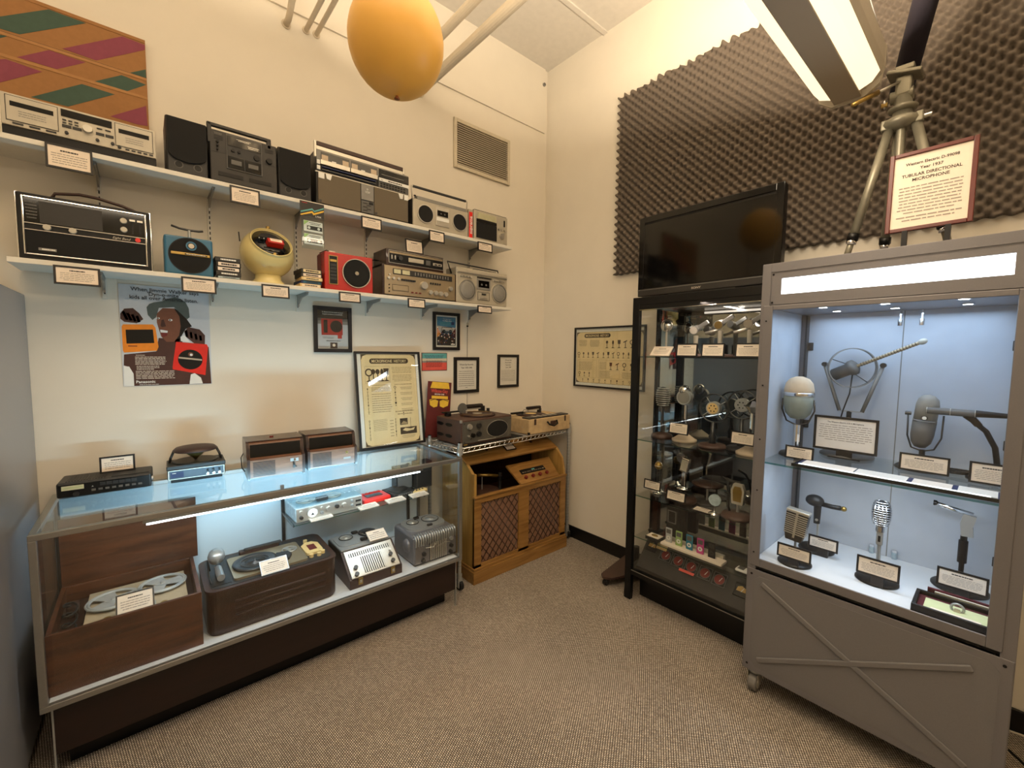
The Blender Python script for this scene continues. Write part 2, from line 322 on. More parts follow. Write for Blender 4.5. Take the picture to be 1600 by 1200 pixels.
single('wall_hook', 'small dark screw hook at the far left under the upper shelf', 'hook', cy('black', (0, 0, 0), 0.008, 0.02, '-y'), loc=(-3.12, -0.0005, 2.20))
# foam
def foam():
    y0, y1, z0, z1 = -4.4, -0.765, 2.132, 3.385; p = 0.052; st = p/8; ny = int((y1-y0)/st); nz = int((z1-z0)/st)
    V = []; F = []; rd = random.Random(3)
    for j in range(nz+1):
        for i in range(ny+1):
            y = y0+(y1-y0)*i/ny; z = z0+(z1-z0)*j/nz
            h = (0.5+0.5*math.cos(2*PI*(y-y1)/p)*math.cos(2*PI*z/p))**0.7
            d = 0.010+0.036*h
            if j == 0: z += 0.004*math.cos(2*PI*y/p)
            if j == nz: z += 0.010*math.cos(2*PI*y/(p*1.3))+0.006*math.cos(2*PI*y/0.37)
            if i == ny: y += 0.006*math.cos(2*PI*z/p)
            V.append((-d, y, z))
    w = ny+1
    for j in range(nz):
        for i in range(ny): F.append((j*w+i, j*w+i+1, (j+1)*w+i+1, (j+1)*w+i))
    ring = [i for i in range(w)]+[(j+1)*w-1 for j in range(1, nz+1)]+[nz*w+i for i in range(w-2, -1, -1)]+[j*w for j in range(nz-1, 0, -1)]
    k = len(V)
    for i in ring: V.append((-0.001, V[i][1], V[i][2]))
    m = len(ring)
    for a in range(m): F.append((ring[a], k+a, k+(a+1) % m, ring[(a+1) % m]))
    F.append(tuple(k+a for a in range(m)))
    single('acoustic_foam', 'dark convoluted egg-crate acoustic foam covering the upper right wall', 'acoustic foam', [(V, F, 'foam', True)])
foam()
# pendant lamp
t = thing('pendant_light', 'long linear pendant lamp with two glowing lenses and a grey centre', 'lamp', (-0.455, -2.205, 2.60))
Lx = -2.9
part(t, 'housing', pr('fixture', [(-0.105, 0.058), (-0.112, 0.10), (-0.112, 0.165), (-0.104, 0.165), (-0.104, 0.10), (-0.06, 0.085), (0.06, 0.085), (0.104, 0.10), (0.104, 0.165), (0.112, 0.165), (0.112, 0.10), (0.105, 0.058), (0.06, 0.024), (-0.06, 0.024)], Lx, 0, 'yz'))
part(t, 'centre_panel', bx('fixtureperf', Lx+0.01, -0.0, -0.046, 0.046, 0.0, 0.020, 0.003), label='perforated grey centre strip')
for s in (-1, 1):
    part(t, 'lens', pr('lens', [(s*0.047, 0.003), (s*0.085, 0.018), (s*0.108, 0.050), (s*0.104, 0.056), (s*0.06, 0.022), (s*0.047, 0.018)], Lx+0.02, -0.05, 'yz'), label='glowing warm white lens')
part(t, 'end_cap', pr('fixture', [(-0.10, 0.03), (-0.113, 0.10), (-0.113, 0.166), (0.113, 0.166), (0.113, 0.10), (0.10, 0.03), (0.055, -0.003), (-0.055, -0.003)], 0, 0.02, 'yz'))
for x in (-0.30, -1.6, -2.75): part(t, 'suspension_cable', cy('steel', (x, 0, 0.085), 0.002, 1.243, 'z', n=6))
part(t, 'suspension_cable', tb('steel', [(-0.04, -0.108, 0.16), (-0.3, 0, 0.6), (-0.3, 0, 1.325)], 0.002, 6))
# balloon
t = thing('balloon', 'round yellow-orange balloon hanging in mid-air near the back wall', 'balloon', (-2.0, -1.28, 2.60))
part(t, 'skin', lt('balloon', [(0.008, -0.176), (0.02, -0.170)]+[(0.158*math.sin(PI*i/24)*(1+0.03*math.cos(PI*i/24)), -0.172*math.cos(PI*i/24)) for i in range(2, 25)], n=40))
part(t, 'knot', lt('balloonknot', [(0.003, -0.174), (0.006, -0.180), (0.010, -0.186)], n=12))
part(t, 'string', tb('white', [(0, 0, 0.171), (0, 0, 1.33)], 0.0008, 5))
# fire alarm behind the camera (seen in the cabinet mirror)
t = thing('fire_alarm', 'red fire alarm box seen reflected in the black cabinet mirror', 'alarm', (X0+0.001, -0.55, 2.55), PI/2)
part(t, 'box', bx('wall_fire_red', -0.07, 0.07, -0.05, 0, -0.09, 0.09, 0.008))
part(t, 'strobe', bx('white', -0.02, 0.02, -0.06, -0.05, -0.06, 0.05, 0.004))
# ------------------------------------------------------------------ shelves on the back wall
ZU, ZL, FY = 2.335, 1.888, -0.24
UPR = [(-2.815, 'second'), (-2.412, 'third'), (-2.008, 'fourth'), (-1.60, 'fifth'), (-1.205, 'sixth'), (-0.81, 'last')]
for z, w, lab in ((ZU, 'upper', 'upper white wall shelf, the one with the twin speakers'), (ZL, 'lower', 'lower white wall shelf, the one with the yellow globe radio')):
    x0 = -3.4 if w == 'upper' else -3.066
    t = thing('wall_shelf', lab, 'shelf', (x0, 0, z), 0, 'white shelves on the back wall')
    part(t, 'board', bx('shelfwhite', 0, -0.59-x0, -0.25, -0.012, -0.02, 0, 0.0015))
    for x, _ in UPR:
        xx = x-x0
        part(t, 'bracket', pr('alu', [(-0.012, -0.022), (-0.205, -0.022), (-0.21, -0.036), (-0.10, -0.044), (-0.03, -0.075), (-0.03, -0.088), (-0.012, -0.088)], xx-0.0035, xx+0.0035, 'yz'),
             bx('alu', xx-0.006, xx+0.006, -0.21, -0.012, -0.026, -0.0205))
names = ['far left of the art panel corner', 'behind the blue turntable player', 'left of the blister-packed tapes', 'behind the red tape player', 'behind the silver receiver', 'nearest the corner']
for (x, _), nm in zip(UPR, ['leftmost, behind the black radio', 'behind the blue tape player', 'beside the yellow globe radio', 'behind the red tape player', 'behind the wood-sided receiver', 'nearest the room corner']):
    hs = []
    for k in range(22): hs += bx('darkgrey', -0.0025, 0.0025, -0.0126, -0.0115, 0.02+k*0.026, 0.034+k*0.026)
    single('shelf_upright', 'slotted white metal shelf upright, '+nm, 'shelf upright', bx('shelfwhite', -0.008, 0.008, -0.0115, -0.0005, 0, 0.60), hs, loc=(x, 0, 1.775), group='slotted shelf uprights')
def card(name, label, x, y, z, w, h, rz=0.0, tilt=0.0, n=4, seed=1, title='', stand=False, fr='frameblack', b=0.007, group=None, lie=False):
    # a small black-framed caption; origin at the middle of its lower edge, facing local -y
    t = thing(name, label, 'caption card', (x, y, z), rz, group)
    T = Matrix.Rotation(-tilt, 4, 'X') if not lie else Matrix.Rotation(-PI/2+tilt, 4, 'X')
    part(t, 'frame', xf(T, frm(fr, -w/2, w/2, 0, h, b, -0.004, 0.003)+bx(fr, -w/2+b, w/2-b, 0.001, 0.003, b, h-b)))
    tz = h*0.80
    pg = xf(T, bx('cardpaper', -w/2+b, w/2-b, -0.002, 0.001, b, h-b))+xf(T, ln('inkgrey', -w/2+b+w*0.06, w/2-b-w*0.06, b+h*0.10, h*0.66, n, -0.0024, seed, 0.32))+xf(T, ln('ink', -w*0.22, w*0.22, h*0.70, h*0.80, 1, -0.0024, seed+9, 0.6))
    part(t, 'paper', pg)
    if stand: part(t, 'easel_back', xf(T, bx(fr, -0.012, 0.012, 0.003, 0.006, 0.002, h*0.7)), xf(T, rot(0.45, 'X', (0, 0.003, h*0.7), bx(fr, -0.01, 0.01, 0.003, 0.005, h*0.12, h*0.7))))
    return t
G1 = 'caption cards clipped to the shelf edges'
for i, (xc, z0, z1, w, lab) in enumerate([(-2.882, 2.241, 2.333, .130, 'under the silver twin cassette deck'), (-2.293, 2.246, 2.325, .124, 'under the black stereo system with detached speakers'),
    (-1.668, 2.250, 2.317, .120, 'under the big grey twin-cassette boombox'), (-1.237, 2.253, 2.322, .112, 'under the round-speaker silver boombox on the upper shelf'), (-0.849, 2.255, 2.317, .126, 'under the small radio ending the upper shelf'),
    (-2.880, 1.799, 1.872, .132, 'under the big black portable radio'), (-2.487, 1.808, 1.876, .130, 'under the blue plunger-handle tape player'), (-2.173, 1.814, 1.878, .126, 'under the yellow globe radio'),
    (-1.799, 1.823, 1.879, .121, 'under the red portable tape player'), (-1.383, 1.823, 1.881, .119, 'under the wood-sided receiver'), (-0.849, 1.828, 1.879, .124, 'under the silver boombox ending the lower shelf')]):
    card('caption_card', 'black-framed caption card on the shelf edge '+lab, xc, -0.262, z0, w, z1-z0, 0, 0.05, 5, i+1, group=G1)
card('caption_card', 'black-framed caption card propped on top of the small wood cassette deck', -1.357, -0.19, 2.176, .122, .085, 0, 0.12, 5, 33, stand=True)
def knob(p, m, x, z, r, d, y=0, lab=None, mark=None): return part(p, 'knob', cy(m, (x, y, z), r, d, '-y', r*0.88, 18, 0), (bx(mark, x-0.0008, x+0.0008, y-d-0.0006, y-d, z, z+r*0.8) if mark else []), label=lab)
def gx(m, x0, x1, z0, z1, n, y, gap=0.35, d=0.003):   # row of small keys
    s = []; w = (x1-x0)/n
    for i in range(n): s += bx(m, x0+w*i+w*gap/2, x0+w*(i+1)-w*gap/2, y-d, y, z0, z1)
    return s
def keyset(p, *sh):
    for k in flatten(sh): part(p, 'key', [k])
# 1 cassette deck
t = thing('cassette_deck', 'silver twin-well cassette deck with a black base, left end of the upper shelf', 'cassette deck', (-3.055, FY, ZU))
part(t, 'body', bx('black', 0.003, 0.435, 0.012, 0.21, 0.012, 0.145), bx('black', 0, 0.437, 0.006, 0.03, 0.004, 0.035), bx('rubber', 0.03, 0.06, 0.02, 0.05, 0, 0.005), bx('rubber', 0.37, 0.40, 0.02, 0.05, 0, 0.005))
part(t, 'front_panel', bx('silverplastic', 0, 0.437, 0, 0.012, 0.036, 0.150, 0.002), label='silver front')
part(t, 'display', bx('blackgloss', 0.155, 0.300, -0.002, 0, 0.115, 0.142))
for x0, x1, nm in ((0.012, 0.147, 'cassette_door'), (0.308, 0.428, 'cassette_door')):
    d = part(t, nm, frm('darkgrey', x0, x1, 0.052, 0.143, 0.0015, -0.0015, 0), bx('silverplastic', x0+0.002, x1-0.002, -0.003, 0, 0.054, 0.141, 0.001))
    part(d, 'window', bx('blackgloss', x0+0.012, x1-0.012, -0.004, -0.003, 0.105, 0.122)); part(d, 'printing', ln('midgrey', x0+0.03, x1-0.03, 0.07, 0.095, 3, -0.0034, 5))
knob(t, 'silver', 0.228, 0.088, 0.016, 0.014, lab='large silver dial')
for x, z in ((0.168, 0.055), (0.255, 0.055), (0.300, 0.055), (0.320, 0.048)): knob(t, 'darkgrey', x, z, 0.006, 0.008)
keyset(t, gx('darkgrey', 0.155, 0.205, 0.100, 0.105, 3, 0), gx('darkgrey', 0.155, 0.205, 0.090, 0.094, 3, 0), gx('darkgrey', 0.155, 0.212, 0.075, 0.085, 2, 0, .1), gx('darkgrey', 0.25, 0.30, 0.100, 0.104, 2, 0), gx('darkgrey', 0.25, 0.305, 0.076, 0.086, 2, 0, .1), gx('darkgrey', 0.335, 0.43, 0.043, 0.048, 5, 0), gx('darkgrey', 0.02, 0.147, 0.043, 0.048, 3, 0))
# 2/4 speakers
def speaker(label, x, w, h):
    t = thing('bookshelf_speaker', label, 'speaker', (x, FY, ZU), 0, 'black speakers of the stereo system')
    part(t, 'cabinet', bx('charcoal', 0, w, 0.006, 0.19, 0, h, 0.006), bx('darkgrey', 0.003, w-0.003, 0, 0.02, 0.002, h-0.003, 0.004))
    a = [(0.006, h-0.008), (w-0.006, h-0.008), (w-0.006, 0.085)]+[(w/2+(w/2-0.006)*math.cos(k*PI/12), 0.085-0.035*math.sin(k*PI/12)) for k in range(1, 12)]+[(0.006, 0.085)]
    part(t, 'grille', pr('blackmatte', a, -0.010, 0.0), label='black cloth grille')
    for s in (0.28, 0.74): part(t, 'port', cy('black', (w*s, 0.001, 0.036), 0.013, 0.003, '-y'), rim('grey', w*s, 0.036, 0.016, 0.003, -0.001, 0.003))
speaker('black bookshelf speaker standing left of the black stereo system', -2.583, 0.150, 0.240)
speaker('black bookshelf speaker standing right of the black stereo system', -2.141, 0.157, 0.242)
# 3 stereo
t = thing('stereo_system', 'black compact stereo system with twin tape wells and carrying handle', 'stereo', (-2.425, FY, ZU))
part(t, 'body', bx('charcoal', 0.002, 0.276, 0.008, 0.20, 0, 0.235, 0.008), bx('charcoal', 0, 0.278, 0, 0.02, 0.002, 0.233, 0.005))
part(t, 'handle', bx('charcoal', -0.008, 0.01, 0.0, 0.018, 0.17, 0.262, 0.004), bx('charcoal', 0.235, 0.255, 0.0, 0.018, 0.21, 0.250, 0.004), bx('charcoal', -0.008, 0.255, 0.0, 0.018, 0.245, 0.262, 0.005))
part(t, 'centre_panel', bx('grey', 0.064, 0.212, -0.005, 0, 0.068, 0.226, 0.004), bx('darkgrey', 0.067, 0.209, -0.006, 0, 0.071, 0.223, 0.004))
part(t, 'display', bx('blackgloss', 0.07, 0.205, -0.008, -0.006, 0.175, 0.218), ln('silver', 0.105, 0.165, 0.203, 0.213, 2, -0.0085, 3), ln('silver', 0.150, 0.200, 0.180, 0.194, 2, -0.0085, 12))
for x in (0.070, 0.140):
    d = part(t, 'cassette_door', bx('blackgloss', x, x+0.066, -0.008, -0.005, 0.075, 0.127, 0.002)); part(d, 'window', bx('grey', x+0.012, x+0.054, -0.0088, -0.008, 0.092, 0.112))
for x, z, r in ((0.09, 0.155, 0.008), (0.115, 0.155, 0.007), (0.188, 0.148, 0.014), (0.243, 0.150, 0.014), (0.030, 0.180, 0.006), (0.030, 0.163, 0.005), (0.030, 0.145, 0.004)): knob(t, 'black', x, z, r, 0.012)
part(t, 'vents', *[bx('black', a, b, -0.001, 0.001, z, z+0.004) for a, b in ((0.018, 0.052), (0.225, 0.262)) for z in (0.19, 0.197, 0.204)], bx('black', 0.03, 0.13, -0.002, 0.001, 0.030, 0.048), bx('black', 0.155, 0.25, -0.002, 0.001, 0.030, 0.048), bx('darkgrey', 0.004, 0.274, -0.001, 0, 0.133, 0.135), ln('midgrey', 0.018, 0.05, 0.212, 0.222, 2, -0.0012, 8))
# 5 big twin boombox
t = thing('boombox', 'large grey twin-cassette boombox with a wide flat handle, tallest on the upper shelf', 'boombox', (-1.960, FY, ZU), 0, 'boomboxes')
part(t, 'body', bx('darkgrey', 0.0, 0.537, 0.004, 0.15, 0, 0.285, 0.004), bx('silver', -0.004, 0.541, 0.0, 0.008, 0.167, 0.172))
part(t, 'handle', bx('silver', -0.008, 0.004, -0.004, 0.012, 0.24, 0.325, 0.003), bx('silver', 0.50, 0.512, -0.004, 0.012, 0.285, 0.322, 0.003), bx('leather', 0.006, 0.50, -0.004, 0.012, 0.302, 0.325, 0.003), bx('silver', 0.002, 0.50, 0.0, 0.008, 0.283, 0.302))
part(t, 'upper_panel', bx('midgrey', 0.003, 0.535, -0.006, 0.004, 0.232, 0.282, 0.001))
for x0 in (0.022, 0.182):
    d = part(t, 'cassette_door', bx('silver', x0, x0+0.155, -0.010, -0.006, 0.210, 0.232), bx('grey', x0+0.002, x0+0.153, -0.009, -0.006, 0.232, 0.272))
    part(d, 'well', bx('spongepale', x0+0.005, x0+0.038, -0.0105, -0.009, 0.232, 0.258), bx('spongepale', x0+0.115, x0+0.148, -0.0105, -0.009, 0.232, 0.258), bx('white', x0+0.058, x0+0.08, -0.0105, -0.009, 0.232, 0.238))
part(t, 'tuning_scale', bx('white', 0.345, 0.534, -0.009, -0.006, 0.208, 0.226), bx('smoke', 0.345, 0.534, -0.009, -0.006, 0.228, 0.274), ln('ink', 0.39, 0.50, 0.212, 0.221, 1, -0.0095, 6, 0.7), tx('ink', 'hr', 0.015, 0.365, 0.211, -0.0095), bx('midgrey', 0.36, 0.50, -0.0095, -0.009, 0.245, 0.248))
keyset(t, bx('black', 0.006, 0.34, -0.002, 0.004, 0.173, 0.208), bx('darkblue', 0.03, 0.325, -0.012, -0.002, 0.195, 0.199), bx('grey', 0.03, 0.325, -0.010, -0.002, 0.181, 0.185), bx('grey', 0.345, 0.535, -0.003, 0.004, 0.173, 0.206), gx('black', 0.352, 0.515, 0.192, 0.199, 9, -0.003), gx('black', 0.352, 0.515, 0.178, 0.185, 9, -0.003), bx('white', 0.004, 0.020, -0.006, 0.0, 0.180, 0.200), bx('white', 0.004, 0.020, -0.006, 0.0, 0.208, 0.230))
for a, b in ((0.008, 0.236), (0.318, 0.530)):
    g = part(t, 'speaker_grille', bx('grillecloth', a, b, -0.004, 0.002, 0.008, 0.166), bx('darksteel', a+0.004, a+0.016, -0.006, -0.003, 0.012, 0.024), label='grey cloth grille')
keyset(t, bx('white', 0.010, 0.040, -0.007, -0.003, 0.136, 0.165), pr('white', [(0.048, 0.165), (0.080, 0.165), (0.072, 0.136), (0.052, 0.140)], -0.007, -0.003), bx('white', 0.505, 0.530, -0.007, -0.003, 0.136, 0.165), pr('white', [(0.468, 0.165), (0.498, 0.165), (0.495, 0.138), (0.478, 0.136)], -0.007, -0.003))
part(t, 'centre_panel', bx('midgrey', 0.240, 0.314, -0.006, 0.002, 0.078, 0.166, 0.002), bx('grey', 0.240, 0.314, -0.006, 0.002, 0.008, 0.074), tx('white', 'D', 0.014, 0.277, 0.135, -0.0065), ln('white', 0.262, 0.292, 0.118, 0.13, 2, -0.0065, 4), *[bx('black', 0.250+0.02*(k % 2), 0.275+0.02*(k % 2), -0.008, -0.006, 0.018+k*0.010, 0.021+k*0.010) for k in range(5)], bx('black', 0.285, 0.308, -0.009, -0.006, 0.058, 0.070))
# 6 silver boombox with round speakers
t = thing('boombox', 'silver boombox with two black round speakers and raised handle on the upper shelf', 'boombox', (-1.395, FY, ZU), 0, 'boomboxes')
part(t, 'body', bx('darkgrey', 0, 0.418, 0.008, 0.13, 0, 0.168, 0.006), bx('silverplastic', 0.002, 0.416, 0, 0.03, 0.002, 0.166, 0.005), bx('midgrey', 0.03, 0.40, 0.0, 0.05, 0.160, 0.186, 0.004), label='silver body')
part(t, 'handle', tb('silver', [(0.008, 0.02, 0.14), (0.002, 0.02, 0.243), (0.42, 0.02, 0.243), (0.414, 0.02, 0.14)], 0.005, 8), bx('darkgrey', 0.01, 0.41, 0.014, 0.026, 0.236, 0.250, 0.003))
for cx in (0.088, 0.345): part(t, 'speaker_grille', rim('silver', cx, 0.085, 0.058, 0.006, -0.006, 0.008), cy('blackmatte', (cx, 0, 0.085), 0.053, 0.005, '-y', n=36))
d = part(t, 'cassette_door', bx('silver', 0.162, 0.262, -0.005, 0, 0.03, 0.150, 0.002), bx('black', 0.172, 0.252, -0.006, -0.004, 0.092, 0.128))
part(d, 'window', bx('blackgloss', 0.176, 0.248, -0.007, -0.006, 0.095, 0.125), cy('grey', (0.198, -0.007, 0.108), 0.005, 0.001, '-y'), cy('grey', (0.226, -0.007, 0.108), 0.005, 0.001, '-y')); part(t, 'label_plate', bx('white', 0.166, 0.258, -0.007, -0.004, 0.062, 0.084), ln('midgrey', 0.17, 0.25, 0.152, 0.158, 1, -0.0055, 2))
part(t, 'antenna', cy('chrome', (0.03, 0.03, 0.192), 0.003, 0.36, 'x', n=8), cy('darkgrey', (0.025, 0.03, 0.192), 0.006, 0.012, 'x', n=8))
# 7 supreme box + small radio
t = thing('packing_box', 'narrow red-spined box lettered supreme, between two radios on the upper shelf', 'box', (-0.968, FY+0.01, ZU))
part(t, 'carton', bx('silverplastic', 0.0, 0.034, 0.0, 0.15, 0, 0.195, 0.001)); part(t, 'spine', bx('brightred', 0.003, 0.031, -0.001, 0, 0.002, 0.178), rot(-PI/2, 'Y', (0.017, 0, 0.09), tx('white', 'supreme', 0.034, 0.017, 0.079, -0.0016, bold=0.02)), label='red spine with white lettering')
t = thing('portable_radio', 'silver-edged radio with a square black speaker, last on the upper shelf', 'radio', (-0.928, FY, ZU))
part(t, 'body', bx('silverplastic', 0, 0.300, 0, 0.10, 0, 0.200, 0.006), bx('charcoal', 0.01, 0.30, 0.012, 0.09, 0.198, 0.208, 0.004))
part(t, 'speaker_grille', bx('blackmatte', 0.018, 0.196, -0.004, 0.001, 0.014, 0.118)); part(t, 'tuning_scale', bx('dialglow', 0.03, 0.190, -0.003, 0.001, 0.145, 0.185), *[bx('ink', 0.035+k*0.012, 0.036+k*0.012, -0.0036, -0.003, 0.148, 0.182) for k in range(13)], bx('black', 0.018, 0.196, -0.003, 0.001, 0.120, 0.142))
knob(t, 'silver', 0.243, 0.060, 0.022, 0.014); [knob(t, 'silver', 0.215+0.028*k, 0.105, 0.008, 0.008) for k in range(3)]
part(t, 'level_meter', bx('black', 0.262, 0.274, -0.002, 0.001, 0.13, 0.175))
# ---- lower shelf
t = thing('portable_radio', 'big black portable radio with a chrome rim, white knobs and a leather handle', 'radio', (-3.035, FY, ZL))
part(t, 'body', bx('black', 0, 0.385, 0.004, 0.10, 0, 0.248, 0.004), bx('chrome', -0.004, 0.006, 0.01, 0.098, 0, 0.25, 0.002), bx('chrome', 0.379, 0.389, 0.01, 0.098, 0, 0.25, 0.002))
part(t, 'chrome_rim', frm('chrome', 0.014, 0.373, 0.016, 0.236, 0.006, -0.004, 0.006, 0.002), bx('chrome', 0.02, 0.368, -0.002, 0.004, 0.134, 0.137), bx('chrome', 0.02, 0.368, -0.002, 0.004, 0.110, 0.113))
part(t, 'speaker_grille', bx('blackmatte', 0.021, 0.367, -0.001, 0.004, 0.024, 0.109)); part(t, 'tuning_scale', bx('blackgloss', 0.021, 0.367, 0.0, 0.004, 0.138, 0.230), bx('charcoal', 0.06, 0.235, -0.001, 0, 0.142, 0.222), ln('grey', 0.024, 0.055, 0.15, 0.22, 6, -0.0012, 4))
for x, z in ((0.078, 0.126), (0.148, 0.126), (0.300, 0.196), (0.300, 0.160)): knob(t, 'cream' if False else 'silverplastic', x, z, 0.012, 0.010, lab='ivory white knob')
part(t, 'red_button', cy('brightred', (0.343, 0, 0.124), 0.009, 0.005, '-y')); part(t, 'sliders', *[bx('black', x-0.003, x+0.003, -0.002, 0.001, 0.148, 0.205)+bx('silver', x-0.009, x+0.009, -0.007, -0.001, 0.198, 0.206) for x in (0.328, 0.352)])
part(t, 'badge', bx('midgrey', 0.052, 0.100, -0.003, 0, 0.036, 0.046), ln('white', 0.060, 0.098, 0.037, 0.045, 1, -0.0035, 3, 0.6)); part(t, 'script_lettering', tx('silverplastic', 'Eight Band', 0.013, 0.292, 0.118, -0.0025, it=0.35))
part(t, 'handle', tb('leather', [(0.09, 0.05, 0.25), (0.10, 0.05, 0.272), (0.17, 0.05, 0.285), (0.22, 0.05, 0.283), (0.30, 0.05, 0.268), (0.335, 0.05, 0.255), (0.345, 0.05, 0.25)], 0.006, 8))
# blue player
t = thing('tape_player', 'blue square tape player with a T-shaped plunger handle and black disc', 'tape player', (-2.606, FY, ZL))
part(t, 'body', bx('blue', 0, 0.178, 0, 0.12, 0, 0.170, 0.008)); part(t, 'plunger_handle', cy('steel', (0.095, 0.05, 0.168), 0.006, 0.042, 'z', n=12), cy('blue', (0.095, 0.05, 0.168), 0.010, 0.010, 'z', n=12), tb('darksteel', [(0.03, 0.05, 0.222), (0.06, 0.05, 0.214), (0.095, 0.05, 0.211), (0.13, 0.05, 0.212), (0.148, 0.05, 0.216)], 0.005, 8))
part(t, 'disc', rim('black', 0.092, 0.087, 0.079, 0.004, -0.003, 0.004, 44), cy('blackmatte', (0.092, 0.0, 0.087), 0.075, 0.002, '-y', n=44)); part(t, 'eyelet', rim('blue', 0.097, 0.130, 0.020, 0.006, -0.006, 0.005), cy('chrome', (0.097, -0.002, 0.130), 0.011, 0.004, '-y'))
part(t, 'tuning_bar', bx('goldtone', 0.022, 0.165, -0.006, -0.002, 0.086, 0.098, 0.002), bx('black', 0.072, 0.155, -0.0068, -0.006, 0.089, 0.095), ln('white', 0.075, 0.152, 0.089, 0.095, 1, -0.0072, 3))
# tape cartridges
def cart(label, x, y, z, col, lab, rz, group, w=0.095, hh=0.019, d=0.13, title=3):
    t = thing('tape_cartridge', label, 'cartridge', (x, y, z), rz, group)
    part(t, 'shell', bx(col, 0, w, 0, d, 0, hh, 0.002)); part(t, 'spine_label', bx(lab, 0.010, w-0.006, -0.0006, 0.001, 0.003, hh-0.003), ln('ink' if lab != 'charcoal' else 'white', 0.02, w-0.015, 0.004, hh-0.004, 1, -0.0012, title, 0.5))
    return t
GT = 'eight-track cartridges stacked beside the blue tape player'
z = ZL
for i, (col, lab, nm, h) in enumerate([('acrylic', 'transparentish', 'clear cased', 0.013), ('charcoal', 'charcoal', 'black', 0.021), ('black', 'cardpaper', 'white-labelled black', 0.021), ('black', 'cardpaper', 'cream-labelled black', 0.022), ('charcoal', 'charcoal', 'dark brown', 0.021)]):
    pos = ['at the bottom', 'second from the bottom', 'in the middle', 'second from the top', 'on top'][i]
    cart('%s cartridge %s of the stack right of the blue tape player' % (nm, pos), -2.421+0.002*(i % 2), FY, z, col, lab, 0.02*(i % 3-1), GT, 0.102, h, title=i); z += h+0.0006
GT = 'eight-track cartridges stacked beside the red tape player'
z = ZL
for i, (col, lab, nm, h) in enumerate([('ivory', 'cardpaper', 'cream', 0.018), ('darkblue', 'blue', 'blue', 0.017), ('ivory', 'parchment', 'yellow-labelled', 0.017), ('charcoal', 'cardpaper', 'white-labelled black', 0.021), ('charcoal', 'parchment', 'cream-labelled black', 0.021)]):
    pos = ['at the bottom', 'second from the bottom', 'in the middle', 'second from the top', 'on top'][i]
    cart('%s cartridge %s of the stack left of the red tape player' % (nm, pos), -2.045-0.008*(i == 0), FY+0.004*(i % 2), z, col, lab, 0.05*((i+1) % 3-1), GT, 0.105, h, title=i+9); z += h+0.0006
# yellow globe radio
t = thing('globe_radio', 'glossy cream-yellow globe radio with a slanted black control face', 'radio', (-2.180, -0.135, ZL))
gs = 0.125; gc = (0, 0, 0.163)
nv = Vector((0.10, -0.80, 0.62)).normalized(); M0 = Matrix.Translation(gc) @ nv.to_track_quat('Z', 'Y').to_matrix().to_4x4()
part(t, 'shell', xf(M0, lt('cream', [(gs*math.sin(a), -gs*math.cos(a)) for a in [PI*k/26 for k in range(0, 20)]]+[(0.096, 0.086), (0.091, 0.080), (0.088, 0.074), (0.002, 0.072)], n=44)))
part(t, 'face', xf(M0, lt('blackgloss', [(0.0905, 0.0725), (0.0905, 0.0765), (0.001, 0.0765)], n=44), mv(0, 0, 0, tr('cream', (0, 0, 0.084), 0.0955, 0.003, 'z', 44))), label='black control face')
MF = M0 @ Matrix.Translation((0, 0, 0.0765)) @ Matrix.Rotation(0, 4, 'Z')
def face(*s): return xf(MF @ Matrix.Rotation(-PI/2, 4, 'X'), *s)   # local: x right, z up, -y outwards
# orientation check vector keeps "up" along world z
part(t, 'dial', face(pr('charcoal', [(-0.055, 0.035), (0.055, 0.035), (0.035, 0.062), (0, 0.072), (-0.035, 0.062)], -0.002, 0)))
for k in range(3): part(t, 'switch', face(bx('black', -0.052+k*0.022, -0.038+k*0.022, -0.008, 0, 0.008, 0.022), bx('white', -0.054+k*0.022, -0.036+k*0.022, -0.004, 0, 0.020, 0.027)))
for k in range(2): part(t, 'knob', face(cy('black', (0.030+k*0.026, 0, 0.018-0.004*k), 0.009, 0.012, '-y')))
part(t, 'cartridge_slot', face(bx('blackmatte', -0.045, 0.045, -0.002, 0, -0.045, -0.035)))
c8 = part(None, 'tape_cartridge', face(bx('red', -0.030, 0.046, -0.035, -0.0025, -0.034, -0.004, 0.002), bx('cardpaper', -0.018, 0.038, -0.0356, -0.035, -0.024, -0.006), bx('cardpaper', -0.018, 0.038, -0.035, -0.004, -0.0046, -0.0034), ln('darkred', -0.012, 0.03, -0.014, -0.009, 1, -0.0362, 2)))
c8.location = t.location; c8['label'] = 'red tape cartridge plugged into the yellow globe radio'; c8['category'] = 'cartridge'
part(t, 'badge', mv(0, 0, 0, xf(Matrix.Translation(gc), cy('goldtone', (0.008, -0.1235, -0.018), 0.007, 0.003, '-y'))))
part(t, 'base', lt('cream', [(0.082, 0), (0.078, 0.012), (0.062, 0.030), (0.060, 0.060)], n=40)); part(t, 'antenna_stub', tb('darkgrey', [(-0.118, 0.03, 0.215), (-0.121, 0.035, 0.262)], 0.003, 6)); part(t, 'antenna_knob', cy('goldtone', (0.005, 0.0, 0.287), 0.010, 0.018, 'z', n=12))
